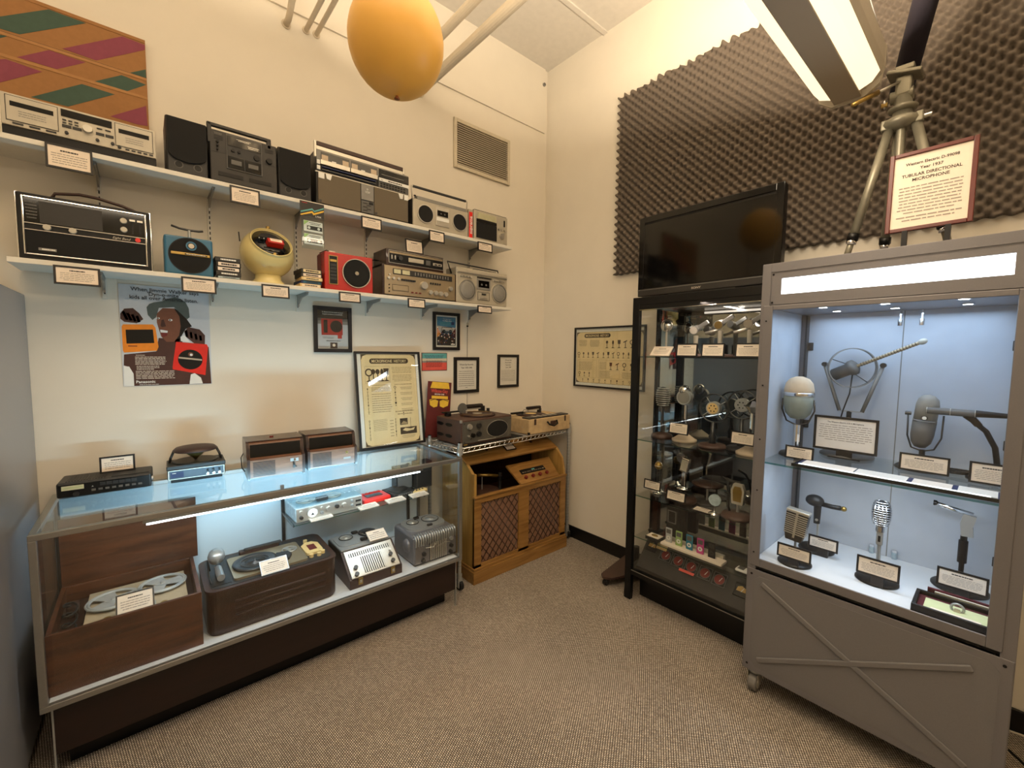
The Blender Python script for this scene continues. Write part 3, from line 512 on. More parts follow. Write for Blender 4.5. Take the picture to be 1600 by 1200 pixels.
# hanging blister pack
t = thing('blister_pack', 'blister pack of two cassettes hanging from the upper shelf, yellow zigzag header', 'cassette pack', (-1.990, -0.262, 2.085), 0.0)
part(t, 'header_card', bx('charcoal', -0.060, 0.060, 0, 0.002, 0.165, 0.242), pl('yellow', [(-0.058, 0.172), (0.0, 0.198), (0.008, 0.188), (0.058, 0.212), (0.058, 0.204), (0.006, 0.178), (-0.002, 0.188), (-0.058, 0.166)], -0.0012), pl('teal', [(-0.058, 0.188), (0.0, 0.212), (0.010, 0.202), (0.058, 0.226), (0.058, 0.219), (0.010, 0.194), (0.0, 0.204), (-0.058, 0.181)], -0.0012), ln('red', -0.055, -0.02, 0.23, 0.238, 1, -0.0012, 2), tx('white', '2 PAK', 0.012, 0.03, 0.169, -0.0012))
part(t, 'bag', bx('acrylic', -0.056, 0.056, -0.010, 0.001, 0.0, 0.165, 0.003))
for z0 in (0.088, 0.022): part(t, 'cassette', bx('white', -0.046, 0.048, -0.008, -0.001, z0, z0+0.055, 0.002), bx('charcoal', -0.03, 0.045, -0.0088, -0.008, z0+0.010, z0+0.030), cy('white', (-0.02, -0.008, z0+0.02), 0.007, 0.0012, '-y'), cy('white', (0.028, -0.008, z0+0.02), 0.007, 0.0012, '-y'), pl('podgreen', [(-0.045, z0+0.03), (-0.02, z0+0.053), (-0.045, z0+0.053)], -0.009), ln('ink', -0.02, 0.04, z0+0.035, z0+0.05, 2, -0.009, 3))
# red player
t = thing('tape_player', 'red portable tape player with a round black speaker and a black strap', 'tape player', (-1.927, FY, ZL))
part(t, 'body', bx('red', 0, 0.272, 0, 0.12, 0, 0.205, 0.006), bx('darkred', -0.004, 0.276, 0.05, 0.118, 0.004, 0.198, 0.004)); part(t, 'speaker_grille', rim('silverplastic', 0.175, 0.104, 0.081, 0.004, -0.008, 0.009, 44), cy('blackmatte', (0.175, 0, 0.104), 0.077, 0.005, '-y', 0.072, 44), cy('chrome', (0.175, -0.005, 0.104), 0.011, 0.004, '-y'))
part(t, 'control_strip', frm('goldtone', 0.022, 0.070, 0.03, 0.186, 0.003, -0.004, 0), bx('black', 0.025, 0.067, -0.003, 0, 0.033, 0.183), bx('goldtone', 0.029, 0.063, -0.006, -0.003, 0.152, 0.164), *[bx('darkgrey', 0.030, 0.062, -0.006, -0.003, 0.055+k*0.018, 0.068+k*0.018) for k in range(5)])
for z in (0.040, 0.046): pass
keyset(t, bx('cardpaper', 0.03, 0.065, 0.02, 0.05, 0.204, 0.214, 0.002)); part(t, 'strap', tb('black', [(0.0, 0.08, 0.204), (0.03, 0.06, 0.222), (0.07, 0.05, 0.216), (0.075, 0.06, 0.204)], 0.003, 6), tb('cable', [(0.24, 0.10, 0.17), (0.28, 0.10, 0.205), (0.33, 0.12, 0.222), (0.40, 0.14, 0.225)], 0.004, 6))
# receiver
t = thing('receiver', 'wood-sided silver receiver with a tuning scale and many knobs', 'receiver', (-1.595, FY, ZL))
W_, H_ = 0.515, 0.180
part(t, 'cabinet', bx('walnutdark', 0, 0.012, 0.004, 0.225, 0, H_+0.004), bx('walnutdark', W_-0.002, W_+0.012, 0.004, 0.225, 0, H_+0.004), bx('walnutdark', 0, W_+0.012, 0.02, 0.225, H_-0.006, H_+0.004), bx('black', 0.012, W_, 0.01, 0.22, 0.004, H_-0.006), label='dark walnut case')
part(t, 'front_panel', bx('champagne', 0.012, W_-0.004, 0, 0.012, 0.008, H_, 0.002)); part(t, 'tuning_scale', bx('charcoal', 0.065, 0.485, -0.004, 0, 0.132, 0.165, 0.001), bx('dialglow', 0.07, 0.115, -0.005, -0.004, 0.136, 0.161), bx('dialglow', 0.125, 0.175, -0.005, -0.004, 0.136, 0.161), *[bx('midgrey', 0.21+k*0.02, 0.216+k*0.02, -0.0048, -0.004, 0.138+0.004*(k % 2), 0.158) for k in range(13)])
for x, z, r in [(0.04, 0.125, 0.006)]+[(0.035+k*0.032, 0.105, 0.009) for k in range(3)]: knob(t, 'silver', x, z, r, 0.012)
keyset(t, gx('darkgrey', 0.118, 0.215, 0.098, 0.108, 6, 0, 0.2, 0.008), gx('darkgrey', 0.315, 0.40, 0.098, 0.108, 5, 0, 0.5, 0.008), gx('darkred', 0.18, 0.26, 0.028, 0.036, 3, 0, 0.5, 0.006)); part(t, 'cartridge_slot', frm('black', 0.06, 0.168, 0.032, 0.070, 0.002, -0.001, 0.0), bx('champagne', 0.064, 0.164, -0.003, 0, 0.036, 0.052))
knob(t, 'silver', 0.272, 0.083, 0.026, 0.020, lab='large silver tuning knob')
for x, z in ((0.318, 0.045), (0.357, 0.045), (0.395, 0.043), (0.433, 0.043), (0.470, 0.083)): knob(t, 'silver', x, z, 0.0155, 0.018)
for z in (0.025, 0.045, 0.065): knob(t, 'black', 0.04, z, 0.004, 0.006)
# small deck on receiver
t = thing('cartridge_deck', 'small wood-cased tape deck sitting on the silver receiver', 'tape deck', (-1.562, FY+0.02, ZL+0.185))
part(t, 'cabinet', bx('walnutdark', 0, 0.402, 0.004, 0.19, 0, 0.100, 0.003)); part(t, 'front_panel', frm('silver', 0.016, 0.398, 0.016, 0.092, 0.002, -0.001, 0.004), bx('black', 0.018, 0.396, 0, 0.004, 0.018, 0.090), bx('champagne', 0.022, 0.392, -0.0015, 0, 0.074, 0.086))
part(t, 'cartridge_door', bx('silverplastic', 0.145, 0.25, -0.006, 0, 0.036, 0.062, 0.002)); knob(t, 'darksteel', 0.088, 0.050, 0.016, 0.014)
keyset(t, *[bx('silver', 0.03+k*0.022, 0.036+k*0.022, -0.008, 0, 0.038, 0.062) for k in range(2)], bx('grey', 0.268, 0.30, -0.003, 0, 0.034, 0.064), bx('silver', 0.320, 0.385, -0.004, 0, 0.038, 0.054, 0.001), gx('black', 0.325, 0.38, 0.042, 0.048, 2, -0.004))
# right boombox
t = thing('boombox', 'silver boombox with metal-ringed grilles and folded handle, last on the lower shelf', 'boombox', (-1.075, FY, ZL), 0, 'boomboxes')
part(t, 'body', bx('silverplastic', 0, 0.448, 0, 0.13, 0.003, 0.240, 0.006), bx('silverplastic', 0.004, 0.444, -0.006, 0.03, 0.198, 0.226, 0.004), bx('grey', 0.01, 0.438, -0.0075, -0.005, 0.203, 0.208))
part(t, 'handle', tb('darksteel', [(0.0, 0.06, 0.20), (-0.045, 0.04, 0.272), (0.39, 0.04, 0.264), (0.42, 0.06, 0.20)], 0.005, 8), bx('charcoal', 0.16, 0.36, 0.02, 0.06, 0.238, 0.248))
for cx in (0.090, 0.372):
    part(t, 'speaker_grille', rim('silver', cx, 0.092, 0.071, 0.006, -0.007, 0.008, 44), lt('midgrey', [(0.066, 0.0), (0.066, 0.004), (0.03, 0.008), (0.001, 0.009)], (cx, 0, 0.092), '-y', 40), rim('silver', cx, 0.092, 0.052, 0.002, -0.006, 0.003, 40), label='ringed metal grille')
d = part(t, 'cassette_door', bx('midgrey', 0.170, 0.288, -0.006, 0, 0.105, 0.180, 0.002)); part(d, 'window', bx('blackgloss', 0.182, 0.276, -0.007, -0.006, 0.120, 0.168), cy('grey', (0.21, -0.007, 0.14), 0.007, 0.001, '-y'), cy('grey', (0.248, -0.007, 0.14), 0.007, 0.001, '-y'))
part(t, 'centre_panel', frm('grey', 0.178, 0.282, 0.030, 0.090, 0.002, -0.003, 0), bx('silver', 0.19, 0.27, -0.005, 0, 0.035, 0.055, 0.002), bx('darkgrey', 0.215, 0.25, -0.005, 0, 0.068, 0.080)); keyset(t, gx('silver', 0.03, 0.13, 0.176, 0.186, 4, 0, 0.2, 0.01), gx('silver', 0.32, 0.42, 0.176, 0.186, 4, 0, 0.2, 0.01), gx('charcoal', 0.17, 0.30, 0.184, 0.192, 6, 0, 0.2, 0.008))
# ------------------------------------------------------------------ art panel and posters on the back wall
t = thing('art_panel', 'orange cardboard wall panel with green and magenta parallelograms, upper left corner', 'wall art', (-3.12, -0.001, 2.56))
part(t, 'board', bx('cardboard', -0.35, 0.488, -0.022, 0, 0, 0.402), bx('cardboard', -0.35, 0.488, -0.024, -0.022, 0.388, 0.402))
A = lambda m, P: pl(m, P, -0.0228)
part(t, 'green_shapes', A('artgreen', [(-.10,.243),(.021,.270),(.185,.385),(.295,.384),(.099,.247),(.019,.243)][1:]), A('artgreen', [(.118,.013),(.271,.125),(.375,.122),(.225,.015)]), A('artgreen', [(.304,.147),(.401,.215),(.485,.207),(.406,.143)]), A('artgreen', [(.431,.238),(.486,.275),(.487,.232)]), A('artgreen', [(.018,.212),(.068,.226),(.016,.184)]), A('artgreen', [(-.25,.21),(-.10,.30),(-.02,.30),(-.17,.20)]))
part(t, 'magenta_shapes', A('artmagenta', [(.218,.246),(.410,.384),(.487,.382),(.486,.360),(.321,.243)]), A('artmagenta', [(.088,.155),(.178,.222),(.287,.220),(.198,.155)]), A('artmagenta', [(-.05,.08),(.057,.134),(.155,.127),(.008,.015),(-.05,.016)]), A('artmagenta', [(.356,.022),(.481,.112),(.483,.023),(.447,.018)]))
part(t, 'seams', bx('sepia', -0.35, 0.488, -0.0236, -0.0225, 0.2355, 0.237), bx('artlight', -0.35, 0.488, -0.0236, -0.0225, 0.224, 0.2355), bx('artlight', -0.35, 0.488, -0.0236, -0.0225, 0.140, 0.152))
# advertising poster with a person holding two players
t = thing('advertising_poster', 'unframed advertising poster of a laughing person in a grey hat holding two players', 'poster', (-2.77, -0.001, 1.372))
part(t, 'sheet', bx('posterbg', 0, 0.342, -0.002, 0, 0, 0.478))
P = {
'hat': [(.097,.376),(.107,.392),(.124,.401),(.157,.409),(.172,.422),(.202,.431),(.227,.427),(.247,.410),(.258,.382),(.260,.338),(.249,.327),(.200,.384),(.142,.376),(.130,.330),(.116,.316),(.100,.340)],
'face': [(.133,.348),(.156,.376),(.200,.377),(.219,.341),(.223,.291),(.215,.246),(.194,.214),(.165,.213),(.146,.238),(.138,.275),(.132,.305)],
'hair': [(.200,.381),(.229,.355),(.249,.327),(.268,.293),(.242,.279),(.226,.247),(.214,.215),(.194,.211),(.216,.253),(.221,.316)],
'neck': [(.136,.231),(.225,.228),(.233,.170),(.212,.138),(.124,.163)],
'body': [(.008,.150),(.124,.166),(.233,.170),(.334,.191),(.339,.002),(.038,.001),(.036,.065),(.019,.093),(.005,.099)],
'shirtl': [(.005,.096),(.024,.093),(.038,.059),(.038,.001),(.002,.001)], 'shirtr': [(.255,.051),(.271,.057),(.296,.033),(.303,.003),(.248,.002)],
'fistl': [(.003,.339),(.017,.363),(.048,.368),(.070,.344),(.083,.318),(.059,.298),(.015,.302),(.002,.316)],
'orange': [(.005,.280),(.010,.290),(.117,.295),(.126,.280),(.134,.188),(.127,.169),(.009,.159),(.005,.168)],
'fistr': [(.236,.266),(.253,.289),(.299,.279),(.320,.250),(.318,.204),(.276,.206),(.241,.241)],
'red': [(.202,.214),(.326,.204),(.331,.191),(.315,.046),(.184,.078),(.184,.091)], 'paper': [(.220,.240),(.236,.247),(.260,.213),(.221,.218)]}
q = lambda k, m, y: pl(m, P[k], y, 0.0003)
fing = []
for k in range(4): fing += tb('skin', [(0.012+k*0.016, -0.0034, 0.350-k*0.006), (0.020+k*0.015, -0.0034, 0.330-k*0.006), (0.026+k*0.014, -0.0034, 0.312-k*0.003)], 0.0062, 6)
fing2 = []
for k in range(4): fing2 += tb('skinlight', [(0.243+k*0.019, -0.0034, 0.272-k*0.008), (0.246+k*0.019, -0.0034, 0.240-k*0.006)], 0.0055, 6)
flat = lambda s: [([(x, -0.0034-0.12*(y+0.0034)*0, z) for x, y, z in V], F, m, False) for V, F, m, sm in s]
part(t, 'picture', q('body', 'skin', -0.0023), q('shirtl', 'white', -0.0026), q('shirtr', 'white', -0.0026), q('neck', 'skin', -0.0026), q('hair', 'black', -0.0026), q('face', 'skinlight', -0.0029), q('hat', 'hat', -0.0031),
  q('fistl', 'skin', -0.0029), q('orange', 'orangeplastic', -0.0029), pl('black', [(.018,.266),(.116,.271),(.119,.206),(.019,.201)], -0.0033, 0.0003), bx('darkred', 0.024, 0.056, -0.0033, -0.003, 0.188, 0.192), q('paper', 'white', -0.0029), q('fistr', 'skin', -0.0027),
  q('red', 'brightred', -0.0031), ds('black', .256, .126, .050, -0.0035, 0.0003, 40), ds('skinlight', .258, .152, .011, -0.0038, 0.0003), ds('white', .260, .150, .006, -0.004, 0.0002), pl('silver', [(.209,.140),(.209,.132),(.303,.120),(.303,.128)], -0.0038, 0.0003),
  pl('white', [(.143,.272),(.172,.267),(.170,.257),(.144,.258)], -0.0036, 0.0003), pl('darkred', [(.142,.275),(.174,.270),(.168,.242),(.151,.235)], -0.0033, 0.0003), ds('white', .138, .326, .006, -0.0033, 0.0003, 12, .004), ds('white', .184, .320, .008, -0.0033, 0.0003, 14, .005), ds('black', .137, .326, .003, -0.0036, 0.0002, 10), ds('black', .182, .320, .0035, -0.0036, 0.0002, 10), pl('skin', [(.150,.318),(.158,.322),(.166,.288),(.150,.284),(.145,.290)], -0.0033, 0.0003))
part(t, 'fingers', flat(fing), flat(fing2))
part(t, 'headline', tx('ink', 'When Jimmie Walker says', 0.0245, 0.171, 0.450, -0.0042, bold=0.012, wx=0.98), tx('ink', "'Dyn-o-mite'", 0.0245, 0.163, 0.431, -0.0042, bold=0.012), tx('ink', 'kids all over America listen.', 0.0245, 0.167, 0.412, -0.0042, bold=0.012, wx=0.95))
part(t, 'maker_lettering', tx('white', 'Panasonic', 0.018, 0.046, 0.014, -0.0042, 'L', bold=0.02))
part(t, 'small_print', ln('white', 0.046, 0.14, 0.004, 0.009, 1, -0.0042, 2))
part(t, 'paragraph_text', ln('cardpaper', 0.046, 0.085, 0.144, 0.150, 1, -0.0042, 5), ln('cardpaper', 0.046, 0.165, 0.100, 0.142, 6, -0.0042, 6, center=False), ln('cardpaper', 0.050, 0.135, 0.076, 0.098, 3, -0.0042, 7, center=False), ln('cardpaper', 0.046, 0.195, 0.032, 0.074, 6, -0.0042, 8, center=False))
# framed advert with the red player
def wallframe(name, label, cat, x0, x1, z0, z1, w, fr='frameblack', y=-0.001, grp=None, rz=0, loc=None):
    t = thing(name, label, cat, loc or (x0, y, z0), rz, grp); W_, H_ = x1-x0, z1-z0
    part(t, 'frame', frm(fr, 0, W_, 0, H_, w, -0.016, -0.001, 0.001), bx(fr, w*0.5, W_-w*0.5, -0.004, -0.001, w*0.5, H_-w*0.5))
    return t, W_, H_
t, W_, H_ = wallframe('framed_advert', 'black-framed magazine advert showing a red tape player', 'picture', -1.925, -1.700, 1.541, 1.817, 0.022)
part(t, 'print', bx('posterbg', 0.02, W_-0.02, -0.006, -0.004, 0.02, 0.17), bx('black', 0.02, W_-0.02, -0.006, -0.004, 0.205, H_-0.02), bx('midgrey', 0.02, W_-0.02, -0.006, -0.004, 0.17, 0.19), bx('grey', 0.02, W_-0.02, -0.006, -0.004, 0.19, 0.205), tx('white', 'It doesn\'t fit the back of your', 0.0105, W_/2, H_-0.037, -0.0065, bold=0.01), tx('white', 'It pays to have a soundwalk.', 0.0105, W_/2, H_-0.049, -0.0065, bold=0.01),
     rot(-0.02, 'Y', (0.1, 0, 0.15), bx('red', 0.045, 0.170, -0.008, -0.006, 0.105, 0.203, 0.001)), bx('red', 0.14, 0.165, -0.0075, -0.006, 0.085, 0.11), ds('black', 0.132, 0.158, 0.036, -0.0085), bx('black', 0.058, 0.080, -0.0086, -0.0078, 0.118, 0.195), ln('ink', 0.05, 0.12, 0.083, 0.095, 2, -0.0066, 4), ln('ink', 0.07, 0.16, 0.066, 0.073, 1, -0.0066, 3, 0.6), bx('brown', 0.095, 0.138, -0.0066, -0.006, 0.024, 0.060), ds('cardpaper', 0.117, 0.044, 0.009, -0.007), ln('inkgrey', 0.025, 0.09, 0.028, 0.04, 3, -0.0066, 7), ln('inkgrey', 0.145, 0.205, 0.028, 0.04, 3, -0.0066, 8))
part(t, 'glazing', bx('glass', 0.02, W_-0.02, -0.0115, -0.011, 0.02, H_-0.02))
t, W_, H_ = wallframe('framed_advert', 'black-framed advert of a boombox above a street crowd under a blue sky', 'picture', -1.120, -0.893, 1.565, 1.838, 0.022)
rd = random.Random(4); crowd = []
for k in range(90):
    cx, cz = rd.uniform(0.045, W_-0.045), rd.uniform(0.04, 0.13); crowd += ds(rd.choice(['brown', 'darkgrey', 'cardpaper', 'skinlight', 'darkblue', 'cardpaper', 'darkred']), cx, cz, rd.uniform(0.003, 0.006), -0.0075-0.00002*k, 0.0003, 8)
part(t, 'print', bx('white', 0.02, W_-0.02, -0.006, -0.004, 0.02, H_-0.02), bx('skyblue', 0.034, W_-0.034, -0.0065, -0.006, 0.034, H_-0.032), pl('silver', [(0.034, 0.13), (W_-0.034, 0.13), (W_-0.034, 0.165), (0.034, 0.175)], -0.0068), pl('orange', [(0.034, 0.09), (0.070, 0.12), (0.034, 0.165)], -0.0072), pl('burgundy', [(W_-0.034, 0.09), (W_-0.07, 0.12), (W_-0.034, 0.165)], -0.0072), bx('duskgrey', 0.034, W_-0.034, -0.0070, -0.0065, 0.034, 0.118), crowd,
     bx('darkgrey', 0.072, 0.160, -0.0102, -0.0098, 0.125, 0.168), bx('silver', 0.075, 0.157, -0.0108, -0.0102, 0.140, 0.163), ds('black', 0.090, 0.135, 0.014, -0.0112), ds('black', 0.145, 0.135, 0.014, -0.0112), tx('white', 'The Night before', 0.010, W_/2+0.006, H_-0.052, -0.0072), tx('white', 'The Mighty Sharp', 0.011, W_/2+0.006, H_-0.064, -0.0072, bold=0.01), ln('teal', 0.055, 0.15, 0.180, 0.206, 4, -0.0072, 3), bx('darkblue', 0.155, 0.18, -0.0072, -0.0068, 0.185, 0.207), bx('white', 0.15, 0.185, -0.0112, -0.0105, 0.038, 0.048))
part(t, 'glazing', bx('glass', 0.02, W_-0.02, -0.0135, -0.013, 0.02, H_-0.02))
t = thing('small_sign', 'small unframed sign fading from teal down to coral red', 'sign', (-1.208, -0.001, 1.416))
part(t, 'plate', bx('burgundy', 0, 0.209, -0.003, 0, 0, 0.128)); 
part(t, 'print', bx('teal', 0.004, 0.205, -0.0036, -0.003, 0.088, 0.124), bx('vent', 0.004, 0.205, -0.0036, -0.003, 0.070, 0.088), bx('midgrey', 0.004, 0.205, -0.0036, -0.003, 0.058, 0.070), bx('coral', 0.004, 0.205, -0.0036, -0.003, 0.004, 0.058), ln('darkblue', 0.02, 0.18, 0.085, 0.112, 3, -0.0041, 3), ln('darkred', 0.03, 0.17, 0.025, 0.075, 5, -0.0041, 5))
for x0, x1, z0, z1, w, lab, tit, hang in ((-0.942, -0.713, 1.242, 1.514, 0.023, 'framed text notice hanging from a cord, headed Wilcox-Gay Recordio', ('Wilcox-Gay Recordio', 'Year 1939-1940'), 1), (-0.523, -0.298, 1.266, 1.536, 0.021, 'framed text notice nearest the corner, small heading in four lines', ('Wilcox-Gay', 'Recordette', 'Recorder'), 0)):
    t, W_, H_ = wallframe('framed_notice', lab, 'framed notice', x0, x1, z0, z1, w)
    s = [bx('paper', w*0.8, W_-w*0.8, -0.007, -0.004, w*0.8, H_-w*0.8)]
    if hang: s += [tx('ink', 'Wilcox-Gay Recordio', 0.0165, W_/2, H_-0.062, -0.0074, bold=0.02, wx=0.86), tx('ink', 'Year 1939-1940', 0.0165, W_/2, H_-0.086, -0.0074, bold=0.02, wx=0.95), ln('inkgrey', 0.04, W_-0.04, 0.046, H_-0.10, 8, -0.0074, 2, 0.3), ln('ink', W_/2-0.012, W_/2+0.012, 0.036, 0.044, 1, -0.0074, 2, 0.4)]
    else:
        for k, sx_ in enumerate(('Wilcox-Gay', 'Recordette', 'Recorder', 'Year 1949')): s.append(tx('ink', sx_, 0.0145, W_/2, H_-0.05-0.020*k, -0.0074, bold=0.015))
        s.append(ln('inkgrey', 0.035, W_-0.035, 0.05, H_-0.125, 11, -0.0074, 4, 0.3))
    part(t, 'paper', *s); part(t, 'glazing', bx('glass', w, W_-w, -0.0115, -0.011, w, H_-w))
    if hang: part(t, 'cord', cy('darkgrey', (W_/2+0.008, -0.004, H_), 0.0016, 0.24, 'z', n=6), cy('darkgrey', (W_/2+0.008, -0.004, -0.30), 0.0012, 0.30, 'z', n=6), bx('silver', W_/2+0.002, W_/2+0.014, -0.010, 0, H_+0.24, H_+0.262, 0.002), bx('black', W_/2+0.001, W_/2+0.015, -0.010, 0, H_+0.23, H_+0.24, 0.002))
# MICROPHONE HISTORY print, used twice
def micro(x, z, s, k, y):
    m = 'sepia'; o = []
    if k % 5 == 0: o = rim(m, x, z+s*0.7, s*0.3, s*0.1, y, 0.0004, 16)+bx(m, x-s*0.04, x+s*0.04, y, y+0.0004, z+s*0.05, z+s*0.42)
    elif k % 5 == 1: o = ds(m, x, z+s*0.75, s*0.17, y, 0.0004, 12, s*0.2)+bx(m, x-s*0.04, x+s*0.04, y, y+0.0004, z+s*0.05, z+s*0.6)
    elif k % 5 == 2: o = ds(m, x, z+s*0.70, s*0.13, y, 0.0004, 12, s*0.28)+bx(m, x-s*0.04, x+s*0.04, y, y+0.0004, z+s*0.05, z+s*0.5)
    elif k % 5 == 3: o = pl(m, [(x-s*0.18, z+s*0.5), (x+s*0.18, z+s*0.5), (x+s*0.22, z+s), (x-s*0.22, z+s)], y, 0.0004)+bx(m, x-s*0.04, x+s*0.04, y, y+0.0004, z+s*0.05, z+s*0.5)
    else: o = pl(m, [(x-s*0.3, z+s*0.62), (x+s*0.25, z+s*0.85), (x+s*0.22, z+s*0.98), (x-s*0.3, z+s*0.75)], y, 0.0004)+bx(m, x-s*0.05, x+s*0.05, y, y+0.0004, z+s*0.05, z+s*0.8)
    return o+pl(m, [(x-s*0.25, z), (x+s*0.25, z), (x+s*0.1, z+s*0.1), (x-s*0.1, z+s*0.1)], y, 0.0004)
def corners(x0, x1, z0, z1, y):
    o = []
    for a, sx_ in ((x0, 1), (x1, -1)):
        for b, sz in ((z0, 1), (z1, -1)): o += pl('sepia', [(a, b), (a+sx_*0.035, b), (a+sx_*0.010, b+sz*0.010), (a, b+sz*0.035)], y, 0.0004)
    return o
def title(cx, cz, w, h, y): return bx('sepia', cx-w/2, cx+w/2, y, y+0.0008, cz-h/2, cz+h/2, 0.0)+cy('sepia', (cx-w/2, y+0.0008, cz), h/2, 0.0008, '-y', n=20)+cy('sepia', (cx+w/2, y+0.0008, cz), h/2, 0.0008, '-y', n=20)+tx('parchment', 'MICROPHONE  HISTORY', h*0.78, cx, cz-h*0.28, y-0.0004, bold=0.012, wx=w*1.05/(h*0.78*11.5))
# (a) portrait poster leaning on the wall on top of the showcase
PW, PH = 0.452, 0.625
t = thing('framed_poster', 'tall black-framed Microphone History poster leaning on the wall on top of the showcase', 'framed poster', (-1.468, -0.098, 0.928), -0.02)
LE = Matrix.Rotation(-0.135, 4, 'X'); w = 0.014
def L(*s): return xf(LE, *s)
part(t, 'frame', L(frm('frameblack', -PW/2, PW/2, 0, PH, w, -0.016, 0.0, 0.001), bx('frameblack', -PW/2+0.005, PW/2-0.005, -0.003, 0, 0.005, PH-0.005)))
a0, a1 = -PW/2+0.043, PW/2-0.036
s = [bx('white', -PW/2+w, PW/2-w, -0.006, -0.003, w, PH-w), bx('sepialight', a0-0.003, a1+0.003, -0.0068, -0.006, w+0.002, PH-w-0.002), bx('parchment', a0, a1, -0.0074, -0.0068, w+0.006, PH-w-0.006), title(0.004, PH-0.062, 0.235, 0.034, -0.0084), corners(a0, a1, w+0.006, PH-w-0.006, -0.008)]
Y1 = -0.0080
s += [frm('sepialight', a0+0.02, a0+0.185, PH-0.205, PH-0.095, 0.0015, Y1, Y1+0.0004)]+[micro(a0+0.045+0.029*k, PH-0.195, 0.085, [0, 1, 1, 2, 3][k], Y1) for k in range(5)]
s += [ln('sepialight', a0+0.20, a1-0.03, PH-0.145, PH-0.10, 5, Y1, 1), ln('sepialight', a0+0.20, a1-0.03, PH-0.20, PH-0.152, 5, Y1, 2), ln('sepialight', a0+0.05, a0+0.17, PH-0.222, PH-0.215, 1, Y1, 3, 0.6), ln('sepialight', a0+0.21, a1-0.03, PH-0.222, PH-0.215, 1, Y1, 4, 0.6)]
s += [ln('sepialight', a0+0.055, a0+0.185, PH-0.262, PH-0.23, 5, Y1, 5, center=False), ln('sepialight', a0+0.055, a0+0.19, PH-0.40, PH-0.27, 9, Y1, 6, 0.25, center=False)]+[micro(a0+0.03, PH-0.255-0.021*k, 0.018, k+3, Y1) for k in range(8)]
s += [micro(a0+0.215, PH-0.256-0.035*k, 0.028, k, Y1) for k in range(4)]+[ln('sepialight', a0+0.25, a1-0.035, PH-0.255-0.036*k, PH-0.235-0.036*k, 2, Y1, 20+k) for k in range(5)]+[ln('sepialight', a0+0.205, a1-0.03, PH-0.425, PH-0.39, 2, Y1, 30), micro(a0+0.265, PH-0.425, 0.022, 2, Y1)]
s += [ln('sepialight', a0+0.055, a0+0.15, 0.11, PH-0.44, 13, Y1, 9, 0.3, center=False)]+[micro(a0+0.03, 0.055+0.022*k, 0.018, k, Y1) for k in range(6)]+[micro(a0+0.205, 0.062+0.0205*k, 0.018, k+2, Y1) for k in range(6)]+[ln('sepialight', a0+0.165, a0+0.19, 0.06, 0.18, 6, Y1, 12, 0.25)]
s += [bx('sepia', a0+0.235, a0+0.29, Y1, Y1+0.0004, 0.135, 0.178), bx('sepia', a0+0.235, a1-0.02, Y1-0.0002, Y1+0.0004, 0.072, 0.118), bx('sepia', a0+0.31, a0+0.312, Y1, Y1+0.0004, 0.118, 0.18), pl('parchment', [(a0+0.25, 0.10), (a0+0.27, 0.112), (a0+0.31, 0.105), (a0+0.34, 0.112), (a0+0.33, 0.095), (a0+0.28, 0.09)], Y1-0.0006, 0.0004), pl('sepialight', [(a0+0.24, 0.14), (a0+0.26, 0.16), (a0+0.285, 0.15), (a0+0.285, 0.137)], Y1-0.0006, 0.0004), ln('sepialight', a0+0.24, a1-0.03, 0.045, 0.066, 3, Y1, 15)]
part(t, 'print', *[L(x) for x in s]); part(t, 'glazing', L(bx('glass', -PW/2+w, PW/2-w, -0.0125, -0.012, w, PH-w)))
# (b) landscape poster on the right wall
t = thing('framed_poster', 'wide black-framed Microphone History poster on the right wall beside the black cabinet', 'framed poster', (-0.001, -0.377, 1.285), WB)
w = 0.013; PW, PH = 0.655, 0.475
part(t, 'frame', frm('frameblack', 0, PW, 0, PH, w, -0.018, 0, 0.001), bx('frameblack', 0.005, PW-0.005, -0.004, 0, 0.005, PH-0.005))
Y1 = -0.0076
s = [bx('white', w, PW-w, -0.006, -0.004, w, PH-w), bx('sepialight', w+0.006, PW-w-0.006, -0.0066, -0.006, 0.034, PH-0.038), bx('parchment', w+0.009, PW-w-0.009, -0.0072, -0.0066, 0.037, PH-0.041), title(0.225, PH-0.068, 0.22, 0.032, -0.0082), corners(w+0.009, PW-w-0.009, 0.037, PH-0.041, Y1-0.0002)]
s += [ln('sepialight', 0.045, 0.125, PH-0.15, PH-0.10, 6, Y1, 1, 0.5), ln('sepialight', 0.155, 0.25, PH-0.155, PH-0.10, 6, Y1, 2, 0.5)]+[micro(0.32+0.055*k, PH-0.165, 0.060, k+1, Y1) for k in range(6)]+[micro(0.045+0.048*k, PH-0.24, 0.045, k, Y1) for k in range(5)]+[micro(0.29+0.045*k, PH-0.24, 0.045, k+2, Y1) for k in range(7)]
s += [frm('sepialight', 0.035, 0.225, 0.075, PH-0.258, 0.0012, Y1, Y1+0.0003), frm('sepialight', 0.245, 0.62, 0.075, PH-0.258, 0.0012, Y1, Y1+0.0003), ln('sepialight', 0.05, 0.19, 0.13, PH-0.27, 9, Y1, 3, 0.4, center=False), ln('sepialight', 0.255, 0.32, 0.145, PH-0.27, 8, Y1, 4, 0.4, center=False), ln('sepialight', 0.26, 0.36, 0.082, 0.135, 6, Y1, 5, 0.4, center=False), frm('sepialight', 0.255, 0.44, 0.08, 0.138, 0.001, Y1, Y1+0.0003), ln('sepialight', 0.46, 0.60, 0.082, 0.13, 6, Y1, 6, 0.4)]
s += [micro(0.055+0.05*k, 0.085, 0.038, k, Y1) for k in range(3)]+[micro(0.36+0.06*k, 0.145, 0.055, k+3, Y1) for k in range(4)]+[micro(0.09+0.055*k, 0.042, 0.027, k+2, Y1) for k in range(10)]
